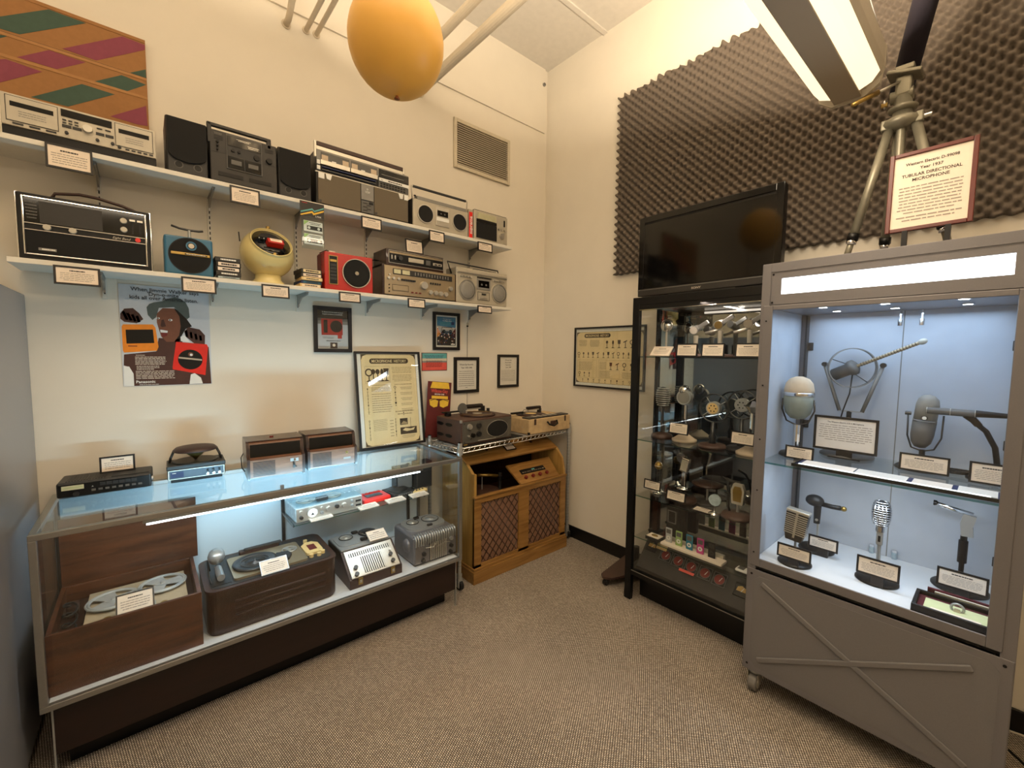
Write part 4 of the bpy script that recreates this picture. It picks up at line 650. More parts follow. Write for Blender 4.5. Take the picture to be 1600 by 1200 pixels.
part(t, 'print', *s); part(t, 'glazing', bx('glass', w, PW-w, -0.0125, -0.012, w, PH-w))
# ------------------------------------------------------------------ glass showcase
CX0, CX1, CY0, CY1, CZ0, CZ1 = -3.010, -1.278, -0.620, -0.080, 0.295, 0.925
CW, CD = CX1-CX0, CY1-CY0
t = thing('glass_showcase', 'long low glass showcase with metal edges, white deck and dark base, below the shelves', 'showcase', (CX0, CY0, 0)); case = t
f = 0.021
part(t, 'base_cabinet', bx('laminate', 0.02, CW-0.02, 0.035, CD-0.01, 0.105, CZ0, 0.001), label='dark brown laminate base')
part(t, 'toe_kick', bx('black', 0.05, CW-0.05, 0.12, CD-0.03, 0, 0.105))
for x in (0.0225, CW-0.0275): part(t, 'foot_rail', bx('steel', x, x+0.005, 0.03, 0.045, 0.105, CZ0), bx('steel', x, x+0.005, 0.03, 0.045, 0.0, 0.105))
fr = []
for z0 in (CZ0, CZ1-f):
    for y in (0, CD-f): fr += bx('alu', 0, CW, y, y+f, z0, z0+f, 0.002)
    for x in (0, CW-f): fr += bx('alu', x, x+f, f, CD-f, z0, z0+f, 0.002)
for x in (0, CW-f):
    for y in (0, CD-f): fr += bx('alu', x, x+f, y, y+f, CZ0+f, CZ1-f, 0.002)
part(t, 'metal_frame', fr)
part(t, 'deck', bx('deckwhite', f, CW-f, f, CD-f, CZ0+0.008, 0.315))
part(t, 'top_glass', bx('glasstop', 0.004, CW-0.004, 0.004, CD-0.004, CZ1-0.0005, CZ1+0.0025))
part(t, 'front_glass', bx('glass', f*0.9, CW-f*0.9, 0.008, 0.0115, CZ0+f*0.9, CZ1-f*0.9)); part(t, 'side_glass', bx('glass', 0.008, 0.0115, f, CD-f, CZ0+f, CZ1-f)); part(t, 'side_glass', bx('glass', CW-0.0115, CW-0.008, f, CD-f, CZ0+f, CZ1-f))
part(t, 'sliding_door', bx('caseback', f, CW*0.56, CD-0.016, CD-0.012, CZ0+f, CZ1-f)); part(t, 'sliding_door', bx('caseback', CW*0.53, CW-f, CD-0.010, CD-0.006, CZ0+f, CZ1-f))
part(t, 'lamp_housing', bx('alu', 0.29, CW-0.25, 0.022, 0.050, CZ1-0.040, CZ1-0.022, 0.001)); part(t, 'led_tube', cy('ledtube', (0.30, 0.045, CZ1-0.047), 0.007, CW-0.56, 'x', n=12), label='glowing cool white tube')
part(t, 'glass_shelf', bx('glasstop', 0.865, 1.655, 0.255, CD-0.03, 0.6475, 0.652), bx('glassedge', 0.865, 1.655, 0.2535, 0.255, 0.6475, 0.652))
for x in (0.875, 1.64): part(t, 'shelf_bracket', bx('darksteel', x-0.003, x+0.003, 0.29, CD-0.02, 0.630, 0.6465), bx('darksteel', x-0.008, x+0.008, CD-0.03, CD-0.017, 0.33, 0.80))
DZ = 0.3155; BY = -0.572
def reel(m, r): # film-type reel lying flat
    s = []
    s += tr(m, (0, 0, 0.002), r*0.96, r*0.045, 'z', 40, 6)+lt(m, [(r*0.30, 0), (r*0.30, 0.004), (r*0.08, 0.004), (r*0.08, 0.008), (0.001, 0.008)], n=24, smooth=False)+tr(m, (0, 0, 0.002), r*0.86, r*0.06, 'z', 40, 4)
    for k in range(3):
        a = 2*PI*k/3; c = Matrix.Rotation(a, 4, 'Z'); s += xf(c, pr(m, [(0, -r*0.20), (r*0.92, -r*0.50), (r*0.92, r*0.50), (0, r*0.20)], 0.0005, 0.003, 'xy'))
    return s
# tape recorder in a wooden chest
t = thing('reel_tape_recorder', 'reel-to-reel tape recorder in a brown wooden chest with its lid open', 'tape recorder', (-2.993, BY, DZ)); w_, d_, h_ = 0.445, 0.41, 0.226
part(t, 'chest', bx('walnut', 0, w_, 0, 0.014, 0, h_, 0.002), bx('walnut', 0, w_, d_-0.014, d_, 0, h_, 0.002), bx('walnut', 0, 0.014, 0.014, d_-0.014, 0, h_), bx('walnut', w_-0.014, w_, 0.014, d_-0.014, 0, h_), bx('walnutdark', 0.014, w_-0.014, 0.014, d_-0.014, 0, 0.15))
part(t, 'lid', bx('walnut', 0.0, w_+0.02, d_+0.004, d_+0.016, h_-0.005, 0.515, 0.002))
part(t, 'deck_plate', bx('beige', 0.085, w_-0.04, 0.03, d_-0.03, 0.168, 0.180, 0.002), bx('brown', 0.014, 0.08, 0.02, d_-0.02, 0.15, 0.165))
for x, y in ((0.165, 0.235), (0.325, 0.265)): part(t, 'reel', mv(x, y, 0.192, reel('reelgrey', 0.086)), cy('darksteel', (x, y, 0.178), 0.008, 0.014))
part(t, 'head_cover', bx('silverplastic', 0.19, 0.30, 0.06, 0.105, 0.18, 0.205, 0.006)); [part(t, 'knob', cy('goldtone', (x, 0.07, 0.18), 0.011, 0.020, 'z', n=16)) for x in (0.155, 0.325)]
keyset(t, bx('ivory', 0.36, 0.39, 0.055, 0.075, 0.18, 0.185), cy('silver', (0.105, 0.045, 0.18), 0.012, 0.006), cy('silver', (0.13, 0.045, 0.18), 0.012, 0.006), bx('darkgrey', 0.32, 0.375, 0.045, 0.06, 0.18, 0.186))
single('hand_microphone', 'coiled dark microphone with its wire tucked in the left of the wooden recorder chest', 'microphone', tb('cable', [(0.02*math.cos(k*0.6)+0.0, 0.045*math.sin(k*0.6)*0.8+0.004*k, 0.014+0.002*k) for k in range(30)], 0.004, 6), bx('brown', -0.018, 0.018, 0.12, 0.17, 0.0, 0.05, 0.008), loc=(-2.946, -0.47, DZ+0.166))
card('caption_card', 'caption card lying against the two reels of the wooden tape recorder', -2.755, -0.535, DZ+0.2085, .115, .078, 0, 0.75, 4, 41, b=0.005)
# console disc recorder
t = thing('disc_recorder', 'dark brown moulded recorder with turntable, gold dial and grooved front', 'disc recorder', (-2.530, BY+0.015, DZ)); w_, d_, h_ = 0.538, 0.36, 0.192
def rr(x0, x1, y0, y1, r, n=6):
    o = []
    for cx, cy_, a in ((x1-r, y1-r, 0), (x0+r, y1-r, PI/2), (x0+r, y0+r, PI), (x1-r, y0+r, 3*PI/2)):
        for k in range(n+1): o.append((cx+r*math.cos(a+PI/2*k/n), cy_+r*math.sin(a+PI/2*k/n)))
    return o
part(t, 'body', pr('walnutdark', rr(0, w_, 0, d_, 0.045), 0.012, h_, 'xy'), pr('leather', rr(0.006, w_-0.006, 0.006, d_-0.006, 0.042), 0, 0.012, 'xy'), *[tb('brown', [(0.10, 0.000, z), (w_-0.06, 0.000, z)], 0.006, 8) for z in (0.135, 0.105, 0.075)])
part(t, 'top_rim', pr('leather', rr(-0.004, w_+0.004, -0.004, d_+0.004, 0.048), h_, h_+0.010, 'xy'), pr('darkgrey', rr(0.018, w_-0.018, 0.018, d_-0.018, 0.03), h_+0.010, h_+0.012, 'xy'))
zt = h_+0.012
part(t, 'deck_plate', pr('champagne', rr(0.105, 0.415, 0.045, 0.285, 0.015), zt, zt+0.010, 'xy'), label='pale metal deck plate')
part(t, 'turntable', mv(0.205, 0.155, zt+0.010, lt('darksteel', [(0.088, 0), (0.094, 0.006), (0.092, 0.012), (0.078, 0.013), (0.076, 0.011), (0.03, 0.011), (0.03, 0.013), (0.004, 0.013), (0.004, 0.022), (0.001, 0.022)], n=48)), mv(0.205, 0.155, zt+0.023, tr('grey', (0, 0, 0), 0.06, 0.0015, 'z', 40, 5), tr('grey', (0, 0, 0), 0.045, 0.001, 'z', 40, 5)))
part(t, 'tone_arm', bx('brown', 0.16, 0.34, 0.295, 0.325, zt+0.002, zt+0.024, 0.006), bx('darksteel', 0.18, 0.35, 0.29, 0.31, zt+0.020, zt+0.034, 0.006))
part(t, 'reel', mv(0.365, 0.20, zt+0.012, reel('silver', 0.036))); part(t, 'cutter_head', pr('charcoal', [(0.28, 0.10), (0.30, 0.07), (0.34, 0.09), (0.36, 0.13), (0.35, 0.17), (0.30, 0.18)], zt+0.010, zt+0.022, 'xy'), bx('black', 0.275, 0.305, 0.065, 0.09, zt+0.012, zt+0.03, 0.004))
part(t, 'dial', pr('ivory', [(0.425, 0.09), (0.495, 0.09), (0.502, 0.11), (0.502, 0.20), (0.490, 0.215), (0.478, 0.23), (0.445, 0.23), (0.433, 0.215), (0.42, 0.20), (0.42, 0.11)], zt, zt+0.012, 'xy'), bx('burgundy', 0.443, 0.479, 0.125, 0.190, zt+0.012, zt+0.014), label='cream dial plate with brown window')
for x, y in ((0.435, 0.068), (0.470, 0.062), (0.492, 0.078), (0.455, 0.255)): part(t, 'knob', cy('ivory', (x, y, zt), 0.010, 0.016, 'z', n=16))
part(t, 'storage_well', bx('black', 0.022, 0.095, 0.045, 0.30, zt, zt+0.002), [])
t = thing('desk_microphone', 'bell-shaped brown desk microphone lying in the well of the brown recorder', 'microphone', (-2.475, BY+0.15, DZ+h_+0.0145))
part(t, 'head', rot(0.5, 'X', (0, 0, 0.03), lt('steel', [(0.012, 0.0), (0.026, 0.015), (0.034, 0.04), (0.030, 0.062), (0.012, 0.07)], (0, 0.06, 0.01), 'z', 24))); part(t, 'grip', cy('steel', (0.005, -0.06, 0.016), 0.015, 0.11, 'y', n=18)); part(t, 'cord', tb('cable', [(-0.025, 0.06, 0.01), (-0.035, 0.03, 0.07), (-0.036, -0.02, 0.02), (-0.032, -0.07, 0.006)], 0.003, 6))
card('caption_card', 'caption card lying on the deck of the brown moulded recorder', -2.268, BY+0.02, DZ+h_+0.016, .115, .072, 0, 0.9, 4, 42, b=0.004, fr='alu')
# wire recorders
def grille(x0, x1, z0, z1, n, y, dark='darkgrey', lite='silver', d=0.004):
    w = (x1-x0)/n; s = bx(dark, x0, x1, y-0.0005, y+0.001, z0, z1)
    for k in range(n): s += bx(lite, x0+w*(k+0.30), x0+w*(k+0.85), y-d, y, z0, z1, 0.0008)
    return s
t = thing('wire_recorder', 'wire recorder in a brown case with a sloping silver panel and brass catches', 'wire recorder', (-1.932, BY+0.012, DZ)); w_ = 0.290
part(t, 'case', pr('leather', [(0, 0), (0.34, 0), (0.34, 0.150), (0.13, 0.150), (0.0, 0.050)], 0, w_, 'yz'), label='brown leatherette case')
sl = Matrix.Translation((0, 0.0, 0.052)) @ Matrix.Rotation(-math.atan2(0.13, 0.10), 4, 'X')
part(t, 'front_panel', xf(sl, bx('silver', 0.012, w_-0.012, -0.006, 0.002, 0.002, 0.160, 0.002)), xf(sl, grille(0.085, 0.20, 0.012, 0.108, 10, -0.006, d=0.003)), xf(sl, rot(0.0, 'Y', (0.14, 0, 0.1), grille(0.03, 0.262, 0.118, 0.142, 20, -0.006, d=0.002))), label='bright silver sloping panel')
for x, z in ((0.045, 0.055), (0.040, 0.018), (0.245, 0.070), (0.245, 0.030), (0.25, 0.095)): part(t, 'knob', xf(sl, cy('darksteel' if z < 0.09 else 'white', (x, -0.006, z), 0.011 if z < 0.09 else 0.006, 0.012, '-y', n=16)))
part(t, 'top_plate', bx('steel', 0.004, w_-0.004, 0.135, 0.336, 0.150, 0.160, 0.004), pr('steel', rr(0.012, w_-0.012, 0.16, 0.33, 0.05), 0.160, 0.166, 'xy'))
for x, y, r in ((0.075, 0.265, 0.036), (0.20, 0.265, 0.050)): part(t, 'spool', mv(x, y, 0.166, lt('silver' if r < 0.04 else 'darksteel', [(r, 0), (r, 0.004), (r*0.88, 0.005), (r*0.86, 0.003), (r*0.45, 0.003), (r*0.44, 0.006), (0.001, 0.007)], n=32)), mv(x, y, 0.166, tr('black', (0, 0, 0.004), r, 0.0025, 'z', 32, 5)))
part(t, 'recording_head', bx('black', 0.12, 0.155, 0.285, 0.315, 0.166, 0.178, 0.005), bx('black', 0.125, 0.165, 0.165, 0.19, 0.166, 0.184, 0.006)); part(t, 'side_rim', bx('darksteel', 0.0, 0.005, 0.13, 0.33, 0.10, 0.155, 0.002))
for x in (0.055, 0.235): part(t, 'catch', bx('goldtone', x-0.012, x+0.012, -0.006, 0.001, 0.016, 0.052, 0.002), bx('silver', x-0.006, x+0.006, -0.010, -0.005, 0.028, 0.042, 0.001))
card('caption_card', 'caption card lying on the top edge of the silver-panelled wire recorder', -1.720, BY+0.135, DZ+0.171, .105, .07, 0, 1.1, 3, 43, b=0.001, fr='cardpaper')
t = thing('wire_recorder', 'pewter-grey metal wire recorder with a ribbed front and round side knob', 'wire recorder', (-1.565, BY+0.012, DZ)); w_, h_ = 0.288, 0.172
part(t, 'body', bx('gunmetal', 0, w_, 0.004, 0.27, 0.004, h_, 0.018, 4), bx('darksteel', 0.006, w_-0.006, 0.010, 0.26, 0, 0.01), label='pewter grey body')
part(t, 'ribs', *[tb('steel', [(0.012+k*0.0155, 0.001, 0.115), (0.012+k*0.0155, -0.001, 0.150), (0.012+k*0.0155, 0.008, 0.168), (0.012+k*0.0155, 0.035, 0.174)], 0.0052, 6) for k in range(18)], bx('gunmetal', 0.006, w_-0.006, 0.0, 0.01, 0.012, 0.118, 0.003))
part(t, 'speaker_grille', grille(0.098, 0.212, 0.015, 0.118, 9, -0.001), tb('silver', [(0.07, -0.007, 0.10), (0.12, -0.008, 0.092), (0.15, -0.008, 0.12), (0.14, -0.008, 0.088), (0.20, -0.007, 0.10), (0.235, -0.007, 0.092)], 0.0018, 5))
for x, z, m_ in ((0.06, 0.065, 'darksteel'), (0.055, 0.028, 'darksteel'), (0.245, 0.110, 'steel'), (0.245, 0.065, 'darksteel'), (0.24, 0.028, 'darksteel')): knob(t, m_, x, z, 0.013, 0.012)
part(t, 'top_cover', pr('steel', rr(0.02, w_-0.02, 0.07, 0.255, 0.06), h_-0.002, h_+0.012, 'xy'))
for x, y, r in ((0.085, 0.185, 0.036), (0.20, 0.175, 0.052)): part(t, 'spool', mv(x, y, h_+0.012, lt('silver' if r < 0.04 else 'steel', [(r, 0), (r, 0.004), (r*0.88, 0.005), (r*0.86, 0.003), (r*0.45, 0.003), (r*0.44, 0.006), (0.001, 0.007)], n=32)), mv(x, y, h_+0.012, tr('black', (0, 0, 0.004), r, 0.0022, 'z', 32, 5)))
part(t, 'recording_head', bx('black', 0.115, 0.15, 0.215, 0.24, h_+0.012, h_+0.026, 0.006), bx('darksteel', 0.13, 0.165, 0.075, 0.095, h_+0.012, h_+0.024, 0.005)); part(t, 'side_knob', el('gunmetal', (0.0, 0.09, 0.10), (0.020, 0.040, 0.040)))
# things on the small glass shelf
SZ = 0.6525
t = thing('field_recorder', 'clear-cased field recorder with round meter and knobs on the inner glass shelf', 'recorder', (-2.128, -0.345, SZ), 0.03); w_ = 0.355
part(t, 'chassis', bx('transparentish', 0, w_, 0.004, 0.19, 0.004, 0.075, 0.003), bx('silver', 0.004, w_-0.004, 0, 0.006, 0.002, 0.073, 0.001)); part(t, 'clear_lid', bx('acrylic', 0.005, w_-0.005, 0.01, 0.185, 0.078, 0.110, 0.004))
part(t, 'meter', rim('silver', 0.083, 0.040, 0.029, 0.004, -0.005, 0.006), ds('paper', 0.083, 0.040, 0.026, -0.002), pl('black', [(0.075, 0.028), (0.091, 0.028), (0.083, 0.04)], -0.003)); [knob(t, m_, x, 0.042+dz, r, 0.012) for x, r, m_, dz in ((0.026, 0.010, 'silver', 0.012), (0.026, 0.010, 'darksteel', -0.016), (0.13, 0.009, 'silver', 0.012), (0.13, 0.009, 'steel', -0.014), (0.165, 0.014, 'silver', 0), (0.21, 0.012, 'darksteel', 0.004), (0.25, 0.014, 'silver', 0), (0.295, 0.008, 'steel', 0.014), (0.295, 0.008, 'steel', -0.012))]
part(t, 'sockets', bx('blackmatte', 0.315, 0.345, -0.006, 0, 0.045, 0.055, 0.002), bx('blackmatte', 0.315, 0.345, -0.006, 0, 0.020, 0.030, 0.002)); part(t, 'reels', mv(0.08, 0.10, 0.078, reel('silver', 0.05)), mv(0.22, 0.10, 0.078, reel('silver', 0.05)), bx('darksteel', 0.12, 0.18, 0.04, 0.07, 0.078, 0.10, 0.004))
t = thing('cassette_recorder', 'bright red flat cassette recorder on the inner glass shelf', 'cassette recorder', (-1.755, -0.315, SZ), 0.05)
part(t, 'body', bx('brightred', 0, 0.17, 0, 0.13, 0.0, 0.030, 0.008)); part(t, 'cassette_window', bx('blackgloss', 0.035, 0.135, 0.035, 0.085, 0.0305, 0.033, 0.002), bx('darksteel', 0.06, 0.11, 0.05, 0.062, 0.033, 0.034)); keyset(t, *[bx('red', 0.03+k*0.025, 0.05+k*0.025, 0.10, 0.118, 0.030, 0.036, 0.002) for k in range(5)])
t = thing('compact_disc_player', 'black portable disc player lying on the inner glass shelf', 'disc player', (-1.570, -0.312, SZ), 0.10)
part(t, 'body', bx('darkgrey', 0, 0.15, 0, 0.15, 0, 0.026, 0.006)); part(t, 'lid', lt('charcoal', [(0.064, 0.026), (0.062, 0.030), (0.001, 0.031)], (0.075, 0.083, 0), 'z', 40)); part(t, 'front_strip', bx('midgrey', 0.03, 0.13, -0.0015, 0.001, 0.008, 0.018), gx('black', 0.04, 0.12, 0.010, 0.016, 5, -0.0015, 0.3, 0.002))
t = thing('earpiece_set', 'cream plastic earpiece unit beside the black disc player', 'earpieces', (-1.430, -0.322, SZ), 0.2)
part(t, 'body', bx('ivory', 0, 0.10, 0, 0.045, 0, 0.018, 0.006)); part(t, 'buttons', *[cy('charcoal', (0.025+k*0.024, 0.02, 0.018), 0.006, 0.004, 'z', n=12) for k in range(3)])
for i, (x, y, h, lab, cf) in enumerate([(-1.495, -0.19, 0.150, 'grey boxed radio at the back of the inner glass shelf beside the tall black one', 'darksteel'), (-1.370, -0.225, 0.175, 'tall black radio box standing at the right end of the inner glass shelf', 'charcoal')]):
    t = thing('boxed_radio', lab, 'radio', (x, y, SZ), 0.0)
    part(t, 'body', bx(cf, 0, 0.115, 0, 0.07, 0, h, 0.003)); part(t, 'speaker_grille', bx('blackmatte' if i else 'grey', 0.008, 0.107, -0.002, 0.001, 0.01, h*0.62)); part(t, 'tuning_scale', bx('dialglow', 0.01, 0.105, -0.002, 0.001, h*0.74, h*0.90), *[bx('ink', 0.016+k*0.012, 0.017+k*0.012, -0.0028, -0.002, h*0.76, h*0.88) for k in range(8)])
for i, (px, lab) in enumerate([(-2.005, 'below the clear field recorder'), (-1.745, 'in front of the red cassette recorder'), (-1.575, 'in front of the black disc player'), (-1.42, 'in front of the cream earpiece set')]):
    t = card('caption_card', 'white caption card on the inner glass shelf '+lab, px, -0.375, SZ+0.0035, .115, .055, 0.06, 0.12, 2, 50+i, b=0.001, fr='cardpaper', lie=True, group='caption cards on the inner glass shelf')
# ------------------------------------------------------------------ things standing on the showcase
TZ = CZ1+0.0032
t = thing('clock_radio', 'wide black clock radio with a greenish dial at the left end of the showcase top', 'clock radio', (-2.985, -0.205, TZ), -0.05)
part(t, 'body', bx('charcoal', 0, 0.297, 0.0, 0.155, 0.004, 0.066, 0.007), bx('rubber', 0.02, 0.28, 0.02, 0.14, 0, 0.006)); part(t, 'vents', *[bx('black', 0.025+k*0.009, 0.029+k*0.009, 0.02, 0.12, 0.0655, 0.0675) for k in range(14)], bx('darkgrey', 0.165, 0.29, 0.02, 0.12, 0.0655, 0.069, 0.001), [])
part(t, 'front_panel', bx('black', 0.006, 0.291, -0.003, 0.001, 0.008, 0.058)); part(t, 'dial', bx('dialglow', 0.016, 0.082, -0.0045, -0.003, 0.036, 0.054), bx('podgreen', 0.02, 0.078, -0.005, -0.0045, 0.044, 0.046)); knob(t, 'darksteel', 0.058, 0.018, 0.010, 0.010, -0.003)
keyset(t, gx('darkgrey', 0.13, 0.25, 0.040, 0.054, 6, -0.003, 0.12, 0.004), gx('grey', 0.10, 0.27, 0.022, 0.030, 8, -0.003, 0.4, 0.004), tx('white', 'A', 0.008, 0.108, 0.038, -0.0036)); part(t, 'side_dial', cy('steel', (0.297, 0.03, 0.035), 0.010, 0.006, 'x'))
card('caption_card', 'caption card propped on top of the black clock radio', -2.800, -0.125, TZ+0.070, .118, .072, 0, 0.1, 4, 60, stand=True)
t = thing('mushroom_radio', 'grey box radio with a mushroom-shaped speaker dome raised on two legs', 'radio', (-2.632, -0.215, TZ), -0.04)
part(t, 'body', bx('panelgrey', 0, 0.222, 0.0, 0.145, 0.016, 0.062, 0.003), bx('charcoal', -0.002, 0.224, -0.002, 0.147, 0.062, 0.082, 0.003), bx('black', 0.012, 0.21, 0.01, 0.135, 0.0, 0.016)); part(t, 'front_panel', frm('silver', 0.004, 0.218, 0.018, 0.060, 0.002, -0.003, 0), bx('bluegrey', 0.007, 0.215, -0.001, 0, 0.021, 0.057), bx('darkblue', 0.012, 0.06, -0.002, -0.001, 0.026, 0.052), ln('white', 0.016, 0.034, 0.044, 0.050, 1, -0.0026, 2), label='blue-grey front strip')
for k in range(3): knob(t, 'black', 0.152+k*0.023, 0.044, 0.005, 0.010, -0.001); knob(t, 'silver', 0.152+k*0.023, 0.028, 0.007, 0.008, -0.001)
part(t, 'dome', lt('brown', [(0.086, 0.134), (0.088, 0.140), (0.078, 0.150), (0.045, 0.156), (0.001, 0.158)], (0.110, 0.072, 0), 'z', 36)); part(t, 'cone', lt('goldtone', [(0.004, 0.088), (0.014, 0.100), (0.050, 0.132), (0.082, 0.134)], (0.110, 0.072, 0), 'z', 32), label='brass reflector cone')
part(t, 'ring', lt('charcoal', [(0.090, 0.082), (0.092, 0.086), (0.080, 0.088), (0.060, 0.086)], (0.110, 0.072, 0), 'z', 36))
for s in (-1, 1): part(t, 'leg', tb('charcoal', [(0.110+s*0.100, 0.072-s*0.01, 0.083), (0.110+s*0.096, 0.072, 0.105), (0.110+s*0.082, 0.072, 0.140)], 0.006, 6))
def woodradio(label, x, y, rz, extra):
    t = thing('tabletop_radio', label, 'radio', (x, y, TZ), rz, 'pair of wooden radios on the showcase'); w_ = 0.252
    part(t, 'cabinet', pr('teak', [(0.0, 0.006), (0.215, 0.006), (0.215, 0.160), (0.20, 0.172), (0.055, 0.172), (0.042, 0.166), (0.036, 0.150), (0.036, 0.105), (0.028, 0.098), (0.0, 0.093)], 0.012, w_-0.012, 'yz'), label='wooden body')
    part(t, 'side_shell', pr('walnutdark', [(-0.004, 0.0), (0.218, 0.0), (0.218, 0.162), (0.202, 0.178), (0.05, 0.178), (0.034, 0.170), (0.026, 0.145), (0.022, 0.108), (-0.004, 0.098)], 0, 0.012, 'yz'), pr('walnutdark', [(-0.004, 0.0), (0.218, 0.0), (0.218, 0.162), (0.202, 0.178), (0.05, 0.178), (0.034, 0.170), (0.026, 0.145), (0.022, 0.108), (-0.004, 0.098)], w_-0.012, w_, 'yz'), bx('walnutdark', 0.012, w_-0.012, 0.05, 0.20, 0.1715, 0.178, 0.002))
    part(t, 'glass_face', bx('blackgloss', 0.016, w_-0.016, 0.028, 0.036, 0.101, 0.163), bx('midgrey', 0.05, 0.09, 0.029, 0.03, 0.118, 0.136), bx('midgrey', 0.13, 0.19, 0.029, 0.03, 0.134, 0.138), bx('darkgrey', 0.10, 0.125, 0.029, 0.03, 0.116, 0.138))
    part(t, 'speaker_slots', *[bx('black', 0.024, 0.118, -0.0012, 0.001, 0.014+k*0.0072, 0.0175+k*0.0072) for k in range(10)])
    if extra: part(t, 'lock', bx('steel', 0.185, 0.222, -0.002, 0.001, 0.066, 0.082), cy('chrome', (0.205, -0.002, 0.074), 0.005, 0.005, '-y'), tb('darksteel', [(0.198, -0.004, 0.066), (0.200, -0.006, 0.05), (0.212, -0.006, 0.038)], 0.003, 6)); part(t, 'key', bx('darksteel', 0.196, 0.206, -0.006, -0.003, 0.034, 0.060)); part(t, 'top_button', cy('darkred', (0.12, 0.12, 0.178), 0.009, 0.005, 'z'))
    else: part(t, 'jack', cy('goldtone', (0.198, 0.0, 0.070), 0.007, 0.003, '-y'), cy('black', (0.198, -0.003, 0.070), 0.003, 0.001, '-y')); part(t, 'badge', bx('midgrey', 0.180, 0.218, -0.0012, 0.001, 0.034, 0.044))
    part(t, 'cord', tb('cable', [(0.01, 0.20, 0.11), (-0.012, 0.16, 0.08), (-0.014, 0.10, 0.04), (-0.002, 0.10, 0.02)], 0.0025, 6))
woodradio('wooden tabletop radio with a key in its front, left one of the pair', -2.340, -0.372, -0.07, True)
woodradio('wooden tabletop radio with a round jack on its front, right one of the pair', -2.068, -0.362, -0.05, False)
# ------------------------------------------------------------------ wire rack in the corner
RR = 0.075
t = thing('wire_rack', 'chrome wire shelving rack on casters in the corner over the record console', 'wire rack', (-1.195, -0.462, 0), RR); RW, RD, RZ = 1.165, 0.36, 0.930
for i, (x, y) in enumerate([(0.012, 0.012), (RW-0.012, 0.012), (0.012, RD-0.012), (RW-0.012, RD-0.012)]):
    part(t, 'post', cy('steel', (x, y, 0.10), 0.0125, RZ-0.06, 'z', n=16), *[tr('darksteel', (x, y, 0.16+k*0.0254), 0.0127, 0.0008, 'z', 16, 4) for k in range(30)], cy('black', (x, y, RZ+0.04), 0.010, 0.006, 'z'))
    part(t, 'collar', cy('steel', (x, y, RZ-0.035), 0.020, 0.055, 'z', 0.017, 18))
    c = part(t, 'caster', cy('steel', (x, y, 0.075), 0.018, 0.03, 'z'), bx('steel', x-0.018, x+0.018, y-0.014, y+0.014, 0.055, 0.078, 0.004), bx('steel', x-0.020, x-0.014, y-0.02, y+0.016, 0.02, 0.06, 0.002), bx('steel', x+0.014, x+0.020, y-0.02, y+0.016, 0.02, 0.06, 0.002))
    part(c, 'wheel', cy('rubber', (x-0.012, y-0.004, 0.0305), 0.030, 0.024, 'x', n=24))
wr = []
for y in (0.012, RD-0.012):
    wr += tb('chrome', [(0.02, y, RZ), (RW-0.02, y, RZ)], 0.004, 6)+tb('chrome', [(0.02, y, RZ-0.028), (RW-0.02, y, RZ-0.028)], 0.004, 6)
    n = 24
    for k in range(n): a = 0.03+(RW-0.06)*k/n; wr += tb('chrome', [(a, y, RZ-0.028), (a+(RW-0.06)/n*0.55, y, RZ)], 0.0025, 5)
for x in (0.012, RW-0.012):
    wr += tb('chrome', [(x, 0.02, RZ), (x, RD-0.02, RZ)], 0.004, 6)+tb('chrome', [(x, 0.02, RZ-0.028), (x, RD-0.02, RZ-0.028)], 0.004, 6)
    for k in range(8): a = 0.03+(RD-0.06)*k/8; wr += tb('chrome', [(x, a, RZ-0.028), (x, a+0.02, RZ), (x, a+0.037, RZ-0.028)], 0.0025, 5)
part(t, 'wire_edges', wr)
part(t, 'wire_deck', *[tb('steel', [(0.03+(RW-0.06)*k/44, 0.014, RZ+0.001), (0.03+(RW-0.06)*k/44, RD-0.014, RZ+0.001)], 0.0022, 4) for k in range(45)], bx('blackmatte', 0.06, 0.62, 0.03, RD-0.03, RZ+0.0035, RZ+0.006))
def onrack(x, y): return (-1.195+x*math.cos(RR)-y*math.sin(RR), -0.462+x*math.sin(RR)+y*math.cos(RR))
# brown disc recorder on the rack
lx, ly = onrack(0.055, 0.055)
t = thing('disc_cutting_recorder', 'brown leatherette suitcase recorder with turntable and oval speaker on the wire rack', 'disc recorder', (lx, ly, RZ+0.0065), RR-0.03); w_, d_, h_ = 0.455, 0.285, 0.170
part(t, 'case', bx('brownleather', 0, w_, 0, d_, 0, h_, 0.008), label='dark brown leatherette case')
part(t, 'front_panel', bx('panelgrey', 0.012, w_-0.008, -0.004, 0.001, 0.012, h_-0.014, 0.002), *[cy('black', (a, -0.004, b_), 0.003, 0.002, '-y', n=8) for a in (0.025, w_-0.02) for b_ in (0.024, h_-0.026)], bx('silverplastic', 0.14, 0.30, -0.005, -0.003, 0.018, 0.022), label='grey metal front panel')
part(t, 'speaker_grille', *[pr('silver', [(0.315+0.098*math.cos(2*PI*k/40), 0.085+0.060*math.sin(2*PI*k/40)) for k in range(40)], -0.007, -0.003)], pr('blackmatte', [(0.315+0.094*math.cos(2*PI*k/40), 0.085+0.056*math.sin(2*PI*k/40)) for k in range(40)], -0.008, -0.006))
for x, z, r, m_ in ((0.067, 0.122, 0.020, 'silver'), (0.145, 0.122, 0.020, 'darksteel'), (0.145, 0.066, 0.020, 'darksteel'), (0.095, 0.062, 0.016, 'black'), (0.055, 0.062, 0.007, 'silver'), (0.07, 0.045, 0.006, 'chrome')): knob(t, m_, x, z, r, 0.014, -0.004)
for j in (0, -1):
  for zz in (0.05, 0.125): part(t, 'side_vent', pr('black', [(0.155-0.10*j+0.030*math.cos(2*PI*k/16)*1.3-0.02, zz+0.012*math.sin(2*PI*k/16)) for k in range(16)], -0.002, 0.001, 'yz'))
